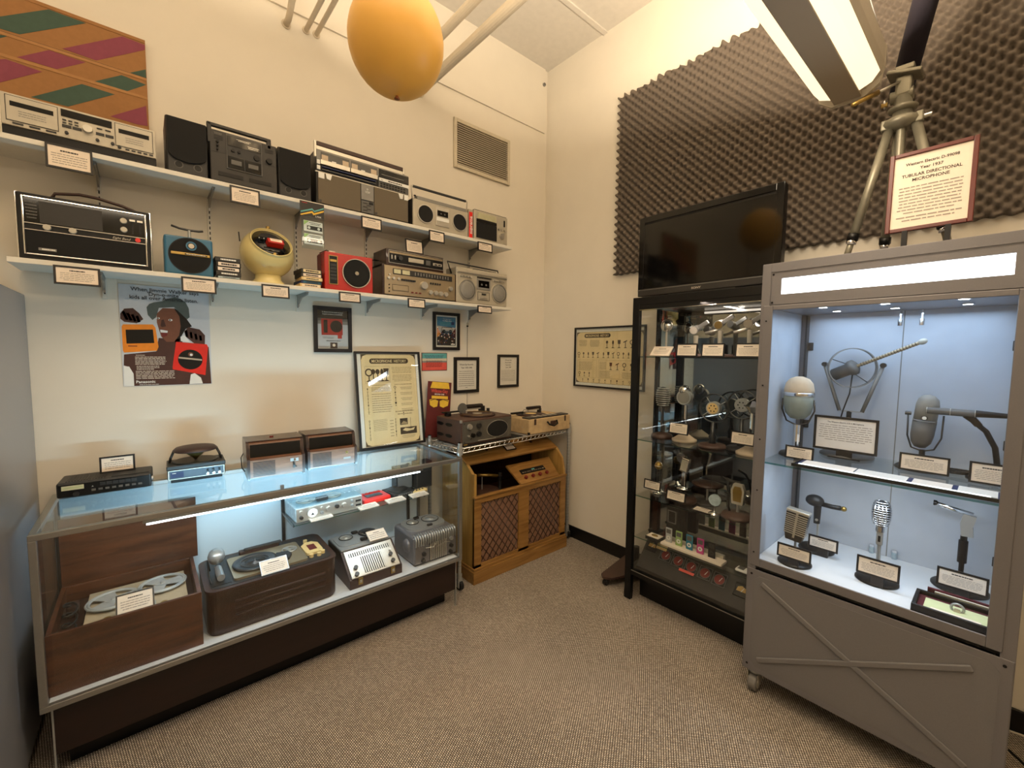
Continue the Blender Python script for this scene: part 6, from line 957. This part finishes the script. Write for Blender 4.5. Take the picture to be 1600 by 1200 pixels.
part(t, 'door', bx('gunmetal', 0.012, 0.049, -0.004, 0.004, 0.603, 1.766, 0.002), bx('gunmetal', GW-0.067, GW-0.030, -0.004, 0.004, 0.603, 1.766, 0.002), bx('gunmetal', 0.049, GW-0.067, -0.004, 0.004, 0.603, 0.640, 0.002), bx('gunmetal', 0.049, GW-0.067, -0.004, 0.004, 1.746, 1.766, 0.002), *[cy('black', (x, -0.004, z), 0.0035, 0.002, '-y', n=10) for x in (0.026,) for z in (0.665, 0.95, 1.18, 1.42, 1.70)], label='grey door frame')
part(t, 'door_glass', bx('glass', 0.049, GW-0.067, -0.001, 0.002, 0.640, 1.746))
part(t, 'lower_panel', bx('gunmetal', 0.002, GW-0.002, -0.004, 0.0, 0.108, 0.586, 0.002), pr('gunpanel', [(0.030, 0.160), (0.055, 0.135), (GW-0.055, 0.135), (GW-0.030, 0.160), (GW-0.030, 0.535), (GW-0.055, 0.560), (0.055, 0.560), (0.030, 0.535)], -0.0055, -0.0035),
     *[cy('black', (x, -0.0035, z), 0.005, 0.002, '-y', n=10) for x in (0.022, GW-0.022) for z in (0.135, 0.563)])
def brace(xa, za, xb, zb, w, e=0.0):
    d = Vector((xb-xa, 0, zb-za)); L_ = d.length; a = math.atan2(zb-za, xb-xa)
    return xf(Matrix.Translation((xa, 0, za)) @ Matrix.Rotation(-a, 4, 'Y'), bx('gunpanel', -w/2, L_+w/2, -0.013-e, -0.005, -w/2, w/2, 0.006, 3))
part(t, 'brace', brace(0.075, 0.528, 0.705, 0.172, 0.022)); part(t, 'brace', brace(0.075, 0.180, 0.700, 0.512, 0.022, 0.0009))
part(t, 'back_panel', bx('cabback', 0.036, 0.405, GD-0.012, GD-0.004, 0.112, 1.76), bx('cabback', 0.409, GW-0.036, GD-0.012, GD-0.004, 0.112, 1.76), bx('midgrey', 0.405, 0.409, GD-0.011, GD-0.005, 0.62, 1.76)); part(t, 'side_panel', bx('cabback', 0.012, 0.016, 0.036, GD-0.036, 0.112, 1.76)); part(t, 'side_panel', bx('cabback', GW-0.016, GW-0.012, 0.036, GD-0.036, 0.112, 1.76))
part(t, 'deck', bx('deckwhite', 0.018, GW-0.018, 0.006, GD-0.014, 0.603, 0.618)); part(t, 'ceiling_panel', bx('gunmetal', 0.018, GW-0.018, 0.012, GD-0.014, 1.760, 1.766))
for x, y in ((0.20, 0.12), (0.40, 0.12), (0.61, 0.12), (0.20, 0.34), (0.40, 0.34), (0.61, 0.34)): part(t, 'spotlight', cy('ledspot', (x, y, 1.7545), 0.014, 0.005, 'z', n=18), cy('chrome', (x, y, 1.755), 0.020, 0.005, 'z', n=20))
for x in (0.40, 0.47): part(t, 'hook', cy('chrome', (x, GD-0.06, 1.715), 0.004, 0.04, 'z', n=8), cy('chrome', (x, GD-0.06, 1.69), 0.009, 0.028, 'z', n=12))
part(t, 'glass_shelf', bx('glasstop', 0.020, GW-0.020, 0.030, GD-0.016, 1.069, 1.077), bx('glassedge', 0.020, GW-0.020, 0.028, 0.030, 1.069, 1.077))
for x in (0.05, GW-0.05):
    for z in (0.72, 1.20, 1.60): part(t, 'hinge', bx('darksteel', x-0.018, x+0.018, GD-0.018, GD-0.012, z-0.02, z+0.02, 0.002))
part(t, 'inner_rail', bx('darksteel', 0.038, 0.046, GD-0.05, GD-0.012, 0.62, 1.755)); part(t, 'inner_rail', bx('darksteel', GW-0.046, GW-0.038, GD-0.05, GD-0.012, 0.62, 1.755))
for x, y in ((0.045, 0.035), (GW-0.045, 0.035), (0.045, GD-0.06), (GW-0.045, GD-0.06)):
    c = part(t, 'caster', cy('steel', (x, y, 0.090), 0.026, 0.015, 'z'), pr('silver', [(y-0.03, 0.09), (y+0.02, 0.09), (y+0.01, 0.035), (y-0.01, 0.03)], x-0.024, x-0.020, 'yz'), pr('silver', [(y-0.03, 0.09), (y+0.02, 0.09), (y+0.01, 0.035), (y-0.01, 0.03)], x+0.020, x+0.024, 'yz')); part(c, 'wheel', cy('wheelgrey', (x-0.018, y-0.002, 0.0405), 0.040, 0.036, 'x', n=28, b=0.004)); part(c, 'hub', cy('silver', (x-0.0195, y-0.002, 0.0405), 0.024, 0.039, 'x', n=20))
GZ, GB = 1.0775, 0.6185
MG = 'vintage microphones in the grey lit cabinet'
t = at('big grey-green domed microphone in a yoke at the left of the grey cabinet glass shelf', 'microphone', 'microphone', -0.360, -2.070, GZ, MG)
part(t, 'base', rbase('charcoal', 0.068, 0.022)); part(t, 'stem', stem('chrome', 0.014, 0.02, 0.15)); part(t, 'lower_shell', lt('greengrey', [(0.001, 0.175), (0.030, 0.180), (0.052, 0.205), (0.060, 0.245), (0.061, 0.290)], n=32, sy=0.85), label='grey-green lower shell'); part(t, 'upper_grille', lt('spongepale', [(0.061, 0.292), (0.061, 0.315), (0.055, 0.345), (0.040, 0.366), (0.015, 0.377), (0.001, 0.378)], n=32, sy=0.85), label='pale upper grille')
part(t, 'band', lt('chrome', [(0.062, 0.285), (0.0635, 0.288), (0.0635, 0.300), (0.062, 0.303)], n=32, sy=0.85)); part(t, 'yoke', tb('darksteel', [(-0.064, 0, 0.27), (-0.066, 0, 0.22), (-0.045, 0, 0.165), (0, 0, 0.145), (0.045, 0, 0.165), (0.066, 0, 0.22), (0.064, 0, 0.27)], 0.004, 6))
t = at('ring-mounted microphone with a long thin perforated rod pointing right, grey cabinet glass shelf', 'microphone', 'microphone', -0.160, -2.225, GZ, MG)
part(t, 'base', rbase('grey', 0.105, 0.020)); part(t, 'stem', stem('darksteel', 0.010, 0.018, 0.215)); part(t, 'ring', *[rot(0.42, 'Z', (0, 0, 0.42), rim('midgrey', 0, 0.420, 0.094, 0.004, -0.015, 0.030, 48))], label='steel suspension ring')
part(t, 'bracket', bx('steel', -0.040, 0.050, -0.008, 0.008, 0.212, 0.216), *[tb('midgrey', [(a, 0, 0.214), (b_, 0, 0.435)], 0.008, 4) for a, b_ in ((-0.038, -0.108), (0.048, 0.112))], *[cy('darksteel', (x, -0.012, 0.435), 0.011, 0.024, 'y', n=14) for x in (-0.108, 0.112)])
D = Vector((0.25, -0.05, 0.125)).normalized(); MD = Matrix.Translation((0.0, 0, 0.42)) @ D.to_track_quat('Z', 'Y').to_matrix().to_4x4()
part(t, 'body', xf(MD, lt('grey', [(0.024, -0.085), (0.028, -0.080), (0.028, -0.02), (0.036, -0.005), (0.036, 0.012), (0.022, 0.022), (0.001, 0.024)], n=24))); part(t, 'rod', xf(MD, cy('champagne', (0, 0, 0.02), 0.0075, 0.245, 'z', n=14), *[tr('brown', (0, 0, 0.04+k*0.011), 0.0076, 0.0012, 'z', 14, 4) for k in range(20)], el('silverplastic', (0, 0, 0.272), (0.013, 0.013, 0.016), 14)))
part(t, 'cord', tb('cable', [(0.005, -0.01, 0.39), (0.0, -0.014, 0.30), (-0.020, -0.016, 0.22), (-0.03, -0.02, 0.16)], 0.003, 6))
part(t, 'spring_wires', tb('darksteel', [(-0.06, 0, 0.36), (0, 0, 0.40), (0.06, 0, 0.355)], 0.002, 5), tb('darksteel', [(-0.08, 0, 0.46), (0, 0, 0.43)], 0.002, 5))
t = thing('framed_notice', 'large black-framed text card standing in front of the ring-mounted microphone', 'framed notice', (-0.262, -2.115, GZ+0.035), WB); W_, H_ = 0.238, 0.160
part(t, 'frame', frm('frameblack', 0, W_, 0, H_, 0.010, -0.006, 0.004), bx('frameblack', 0.008, W_-0.008, 0.001, 0.004, 0.008, H_-0.008)); part(t, 'paper', bx('paper', 0.009, W_-0.009, -0.002, 0.001, 0.009, H_-0.009), tx('ink', 'The Western Electric 618 A Microphone', 0.0095, W_/2, H_-0.030, -0.0024, bold=0.02, wx=0.85), ln('inkgrey', 0.02, W_-0.02, 0.045, H_-0.036, 8, -0.0024, 9, 0.3)); part(t, 'easel', bx('frameblack', 0.09, 0.15, 0.004, 0.007, -0.034, 0.1), bx('frameblack', 0.06, 0.18, -0.004, 0.03, -0.0345, -0.028))
t = at('tall grey pill-shaped ribbon microphone in a wire yoke on the grey cabinet glass shelf', 'microphone', 'microphone', -0.215, -2.490, GZ, MG)
part(t, 'base', rbase('charcoal', 0.085, 0.018)); part(t, 'stem', stem('darksteel', 0.010, 0.016, 0.085)); part(t, 'body', rot(0.08, 'Y', (0, 0, 0.2), lt('grey', [(0.001, 0.090), (0.018, 0.094), (0.032, 0.115), (0.037, 0.145), (0.038, 0.205)], n=28, sy=0.8))); part(t, 'grille', rot(0.08, 'Y', (0, 0, 0.2), lt('speckle', [(0.037, 0.212), (0.037, 0.275), (0.032, 0.300), (0.018, 0.315), (0.001, 0.319)], n=28, sy=0.8), tr('midgrey', (0, 0, 0.208), 0.037, 0.002, 'z', 28, 4)), label='perforated upper grille')
part(t, 'badge', rot(0.08, 'Y', (0, 0, 0.2), cy('darksteel', (0, -0.030, 0.222), 0.010, 0.004, '-y'), cy('white', (0, -0.034, 0.222), 0.007, 0.001, '-y'))); part(t, 'yoke', tb('darksteel', [(-0.052, 0, 0.235), (-0.050, 0, 0.14), (-0.035, 0, 0.090), (0, 0, 0.078), (0.035, 0, 0.09), (0.054, 0, 0.14), (0.056, 0, 0.235)], 0.0035, 6), cy('darksteel', (-0.062, 0, 0.235), 0.008, 0.02, 'x', n=12))
t = at('long shotgun microphone held level on a curved black stand in the grey cabinet', 'microphone', 'microphone', -0.235, -2.680, GZ, MG)
part(t, 'base', rbase('charcoal', 0.060, 0.014)); part(t, 'stand', tb('black', [(0.02, 0, 0.012), (0.022, 0, 0.06), (0.012, 0, 0.13), (-0.015, 0, 0.19), (-0.05, 0, 0.225), (-0.075, 0, 0.245)], 0.009, 8)); part(t, 'barrel', cy('grey', (-0.185, -0.005, 0.255), 0.014, 0.14, 'x', n=18), *[tr('silver', (-0.185+k, -0.005, 0.255), 0.0142, 0.0012, 'x', 18, 4) for k in (0.002, 0.07, 0.138)]); part(t, 'handle', cy('black', (-0.046, -0.005, 0.256), 0.014, 0.085, 'x', 0.009, 16), pr('black', [(-0.05, 0.25), (-0.08, 0.25), (-0.045, 0.205), (-0.025, 0.215)], -0.012, 0.004))
for x_, y_, z_, w_, h_, lab, sd in ((-0.435, -2.105, GZ, .112, .060, 'in front of the domed microphone', 1), (-0.300, -2.505, GZ+0.004, .150, .072, 'in front of the pill-shaped ribbon microphone', 2), (-0.335, -2.690, GZ+0.004, .115, .080, 'at the right end of the glass shelf', 3)):
    card('caption_card', 'caption card in the grey cabinet '+lab, x_, y_, z_, w_, h_, WB, 0.08, 6, 90+sd, stand=True, group='caption cards in the grey cabinet')
single('coiled_cable', 'black cable coiled on the glass shelf between ribbon and shotgun microphones', 'cable', tb('cable', [(0.05*math.cos(k*0.5)+0.001*k, 0.03*math.sin(k*0.5), 0.005+0.0004*k) for k in range(40)]+[(0.10, 0.0, 0.01), (0.14, 0.01, 0.006)], 0.0032, 6), loc=(-0.205, -2.585, GZ), rz=WB)
t = thing('lit_tray', 'shallow lit tray of papers with a bright strip along the front of the glass shelf', 'light tray', (-0.592, -2.120, GZ+0.0005), WB); W_ = 0.605
part(t, 'tray', bx('black', 0, W_, 0, 0.006, 0, 0.012), bx('darkblue', 0.006, W_-0.004, 0.006, 0.150, 0, 0.004), bx('black', 0, 0.005, 0.006, 0.15, 0, 0.010), bx('black', W_-0.005, W_, 0.006, 0.15, 0, 0.010)); part(t, 'light_strip', bx('trayglow', 0.02, W_-0.03, 0.018, 0.032, 0.005, 0.012, 0.002), label='glowing strip'); part(t, 'papers', bx('paper', 0.02, 0.20, 0.045, 0.145, 0.004, 0.006), bx('white', 0.205, 0.36, 0.04, 0.145, 0.004, 0.006), bx('paper', 0.375, 0.48, 0.045, 0.14, 0.004, 0.006), bx('white', 0.495, 0.59, 0.045, 0.145, 0.004, 0.006))
# lower compartment
t = at('silver square-ribbed microphone at the front left of the grey cabinet deck', 'microphone', 'microphone', -0.500, -2.130, GB, MG)
part(t, 'base', rbase('black', 0.066, 0.016)); part(t, 'stem', stem('steel', 0.006, 0.014, 0.11)); part(t, 'head', rot(0.10, 'Y', (0, 0, 0.18), pr('charcoal', [(-0.030, 0.105), (0.030, 0.105), (0.040, 0.15), (0.043, 0.235), (-0.043, 0.235), (-0.040, 0.15)], -0.018, 0.018), *[bx('silver', -0.041, 0.041, -0.020, 0.020, 0.135+k*0.0095, 0.1395+k*0.0095, 0.001) for k in range(10)], bx('silver', -0.045, 0.045, -0.021, 0.021, 0.232, 0.246, 0.004), bx('silver', -0.004, 0.004, -0.022, -0.018, 0.12, 0.235)), label='ribbed silver head'); 
t = at('black pear-shaped microphone with a side handle, behind the square-ribbed one', 'microphone', 'microphone', -0.265, -2.155, GB, MG)
part(t, 'base', rbase('black', 0.072, 0.018)); part(t, 'stem', stem('silver', 0.005, 0.016, 0.14)); part(t, 'grip', cy('charcoal', (-0.005, 0, 0.13), 0.013, 0.09, 'z', 0.016, 16), cy('silver', (-0.003, -0.012, 0.15), 0.006, 0.004, '-y')); part(t, 'head', el('charcoal', (-0.018, 0, 0.238), (0.038, 0.032, 0.028)), tb('charcoal', [(0.01, 0, 0.228), (0.05, 0, 0.226), (0.085, 0, 0.228)], 0.011, 10), el('goldtone', (0.095, 0, 0.228), (0.012, 0.011, 0.012), 12))
t = at('classic chrome ribbed stage microphone in the middle of the grey cabinet deck', 'microphone', 'microphone', -0.410, -2.402, GB, MG)
part(t, 'base', rbase('black', 0.072, 0.016)); part(t, 'stem', stem('steel', 0.007, 0.014, 0.17), bx('steel', -0.011, 0.011, -0.010, 0.010, 0.155, 0.215, 0.004), bx('black', -0.004, 0.004, -0.0115, -0.010, 0.17, 0.195), cy('chrome', (0, 0, 0.212), 0.015, 0.022, 'z', n=16)); part(t, 'head', mv(0, 0, 0, ribs('chrome', 'black', 0.031, 0.028, 0.232, 0.345, 12)), *[tb('chrome', [(x, -0.0275-0.004*math.cos(x*40), 0.25), (x, -0.031, 0.29), (x*0.8, -0.024, 0.33)], 0.002, 5) for x in (-0.02, -0.007, 0.007, 0.02)])
t = at('chrome tube microphone tilted level on a black post on the grey cabinet deck', 'microphone', 'microphone', -0.225, -2.632, GB, MG)
part(t, 'base', rbase('charcoal', 0.085, 0.018)); part(t, 'stem', cy('black', (0, 0, 0.016), 0.008, 0.10, 'z'), cy('black', (0, 0, 0.11), 0.014, 0.09, 'z', n=16), cy('black', (0, 0, 0.20), 0.010, 0.02, 'z')); part(t, 'holder', pr('steel', [(-0.008, 0.22), (0.026, 0.222), (0.022, 0.26), (0.030, 0.305), (-0.006, 0.31), (-0.014, 0.27)], -0.012, 0.012)); part(t, 'barrel', tb('chrome', [(0.02, 0, 0.310), (-0.05, 0, 0.322), (-0.088, 0, 0.330)], 0.010, 12), cy('black', (-0.094, 0, 0.331), 0.011, 0.01, 'x', n=12))
for y_ in (-2.335, -2.416): single('glass_vial', 'small clear capped vial at the back of the grey cabinet deck, '+('left' if y_ > -2.4 else 'right')+' one of two', 'vial', cy('transparentish', (0, 0, 0), 0.0095, 0.032, 'z', n=14), cy('chrome', (0, 0, 0.032), 0.010, 0.010, 'z', n=14), loc=(-0.098, y_, GB), group='clear vials')
for x_, y_, z_, w_, h_, lab, sd in ((-0.555, -2.140, GB+0.035, .130, .060, 'over the base of the square-ribbed microphone', 5), (-0.335, -2.195, GB+0.035, .115, .058, 'behind the square-ribbed microphone', 6), (-0.478, -2.412, GB+0.042, .135, .072, 'over the base of the chrome stage microphone', 7), (-0.320, -2.640, GB+0.030, .140, .072, 'in front of the chrome tube microphone', 8)):
    c = card('caption_card', 'caption card in the grey cabinet '+lab, x_, y_, z_, w_, h_, WB, 0.05, 6, 90+sd, group='caption cards in the grey cabinet')
    part(c, 'foot', bx('frameblack', -0.02, 0.02, 0.0, 0.02, -(z_-GB)+0.0, 0.002) )
t = thing('badge_case', 'open burgundy-lined black case with a medal on pale cloth in the grey cabinet', 'case', (-0.585, -2.525, GB), WB)
part(t, 'case', bx('black', 0, 0.205, 0, 0.16, 0, 0.008), bx('black', 0, 0.205, 0, 0.012, 0, 0.030, 0.003), bx('black', 0, 0.205, 0.148, 0.16, 0, 0.030, 0.003), bx('black', 0, 0.012, 0.012, 0.148, 0, 0.030, 0.003), bx('black', 0.193, 0.205, 0.012, 0.148, 0, 0.030, 0.003)); part(t, 'lining', bx('velvet', 0.012, 0.193, 0.012, 0.148, 0.008, 0.014)); part(t, 'cloth', bx('palegreen', 0.030, 0.190, 0.035, 0.125, 0.014, 0.017)); part(t, 'label_strip', bx('cardpaper', 0.05, 0.175, 0.014, 0.032, 0.016, 0.026, 0.001))
part(t, 'lid', rot(0.25, 'X', (0.1, 0.16, 0.03), bx('silverplastic', 0.05, 0.205, 0.155, 0.165, 0.018, 0.040, 0.002), bx('velvet', 0.03, 0.205, 0.160, 0.168, 0.016, 0.045))); part(t, 'medal', tr('steel', (0.115, 0.085, 0.028), 0.016, 0.004, '-y', 24), pl('silverplastic', [(0.105, 0.017), (0.125, 0.017), (0.122, 0.030), (0.108, 0.030)], 0.075, 0.004))
# ------------------------------------------------------------------ on top of the grey cabinet
t = thing('camera_tripod', 'old silver metal tripod with tilt head standing on the grey cabinet', 'tripod', (-0.315, -2.360, GH+0.001), WB)
ap = (0.0, 0.0, 0.56)
for fx, fy, top in ((-0.150, -0.05, (-0.035, -0.01, 0.545)), (-0.055, 0.16, (-0.01, 0.02, 0.545)), (0.175, -0.03, (0.045, -0.01, 0.545))):
    f0 = Vector((fx, fy, 0.004)); t0 = Vector(top); l = part(t, 'leg', tb('oldmetal', [tuple(f0+(t0-f0)*0.20), tuple(t0)], 0.017, 12), tb('oldmetal', [tuple(f0+(t0-f0)*0.05), tuple(f0+(t0-f0)*0.2)], 0.012, 10))
    part(l, 'collar', tb('black', [tuple(f0+(t0-f0)*0.185), tuple(f0+(t0-f0)*0.235)], 0.021, 12), tb('chrome', [tuple(f0+(t0-f0)*0.155), tuple(f0+(t0-f0)*0.185)], 0.019, 12)); part(l, 'foot', cy('rubber', (fx, fy, 0.0), 0.014, 0.03, 'z'))
part(t, 'hub', lt('oldmetal', [(0.020, 0.53), (0.055, 0.54), (0.062, 0.555), (0.058, 0.568), (0.035, 0.58), (0.030, 0.60)], n=28), *[bx('oldmetal', x-0.012, x+0.012, -0.03, 0.0, 0.535, 0.575, 0.004) for x in (-0.05, 0.055)], cy('chrome', (0.06, -0.01, 0.555), 0.008, 0.03, 'x', n=10)); part(t, 'centre_column', cy('oldmetal', (0, 0, 0.36), 0.016, 0.25, 'z', n=18)); part(t, 'head', lt('oldmetal', [(0.028, 0.60), (0.045, 0.605), (0.048, 0.615), (0.03, 0.625), (0.028, 0.66)], n=24), cy('oldmetal', (-0.04, 0.0, 0.665), 0.024, 0.07, 'x', n=20), bx('oldmetal', -0.025, 0.025, -0.025, 0.025, 0.66, 0.735, 0.006), tr('chrome', (-0.055, -0.01, 0.645), 0.014, 0.005, 'x', 18), cy('goldtone', (-0.065, -0.02, 0.64), 0.009, 0.02, 'x', n=12)); part(t, 'top_plate', rot(0.25, 'Y', (0, 0, 0.74), bx('oldmetal', -0.055, 0.055, -0.045, 0.045, 0.735, 0.750, 0.004)))
part(t, 'pan_handle', tb('silver', [(-0.01, -0.02, 0.715), (-0.065, -0.105, 0.662)], 0.005, 8), tb('goldtone', [(-0.065, -0.105, 0.662), (-0.085, -0.135, 0.644), (-0.125, -0.195, 0.606)], 0.011, 10, r2=0.008))
D = Vector((0.10, -0.28, 0.235)).normalized()
t = thing('tubular_microphone', 'long tubular microphone in a dark purple cloth sleeve, slanting up from the tripod', 'microphone', (-0.315, -2.360, GH+0.77), WB)
def P_(a, o=(0, 0, 0)): return tuple(Vector((0.012, 0, 0.038))+D*a+Vector(o))
part(t, 'sleeve', tb('purple', [P_(-0.13), P_(-0.12), P_(0.1), P_(0.35, (0, 0, -0.006)), P_(0.6, (0.0, 0, -0.004)), P_(0.95)], 0.040, 14)); part(t, 'seam', tb('black', [P_(-0.12, (0.03, 0.026, 0.005)), P_(0.5, (0.03, 0.026, 0.005)), P_(0.95, (0.03, 0.026, 0.005))], 0.003, 5)); part(t, 'clamp', bx('oldmetal', -0.03, 0.03, -0.03, 0.03, -0.018, 0.004, 0.004))
t = thing('framed_notice', 'mahogany-framed notice about a tubular directional microphone on top of the grey cabinet', 'framed notice', (-0.505, -2.362, GH+0.001), WB); W_, H_ = 0.232, 0.292; zb = 0.075
LT = Matrix.Translation((0, 0, zb)) @ Matrix.Rotation(-0.04, 4, 'X')
part(t, 'frame', xf(LT, frm('mahogany', 0, W_, 0, H_, 0.014, -0.010, 0.006, 0.002), bx('mahogany', 0.01, W_-0.01, 0.002, 0.006, 0.01, H_-0.01)), label='reddish wooden frame')
part(t, 'paper', xf(LT, bx('cardpaper', 0.013, W_-0.013, -0.004, 0.002, 0.013, H_-0.013), tx('ink', 'Western Electric D-99098', 0.0145, W_/2, H_-0.050, -0.0046, bold=0.02, wx=0.9), tx('ink', 'Year 1937', 0.0145, W_/2, H_-0.070, -0.0046, bold=0.02), tx('ink', 'TUBULAR DIRECTIONAL', 0.0155, W_/2, H_-0.092, -0.0046, bold=0.02, wx=0.92), tx('ink', 'MICROPHONE', 0.0155, W_/2, H_-0.110, -0.0046, bold=0.02, wx=0.98), ln('inkgrey', 0.03, W_-0.03, 0.062, H_-0.125, 9, -0.0046, 4, 0.32), ln('inkgrey', 0.025, W_-0.025, 0.034, 0.058, 2, -0.0046, 5, 0.35)))
part(t, 'easel', bx('black', 0.03, 0.20, -0.014, 0.05, 0, 0.006), bx('black', 0.05, 0.065, -0.012, 0.010, 0.006, zb+0.002), bx('black', 0.165, 0.18, -0.012, 0.010, 0.006, zb+0.002))
# cables on the floor right of the grey cabinet
single('power_cable', 'pale cable curling on the floor just right of the grey cabinet', 'cable', tb('silverplastic', [(0, 0, 0.06), (0.04, -0.06, 0.045), (-0.02, -0.16, 0.012), (-0.10, -0.30, 0.006)], 0.005, 6), loc=(-0.12, -2.80, 0))
single('power_cable', 'black cable lying on the floor right of the grey cabinet', 'cable', tb('cable', [(0, 0, 0.03), (-0.06, -0.08, 0.006), (-0.08, -0.2, 0.006), (-0.02, -0.4, 0.006)], 0.005, 6), loc=(-0.2, -2.80, 0))
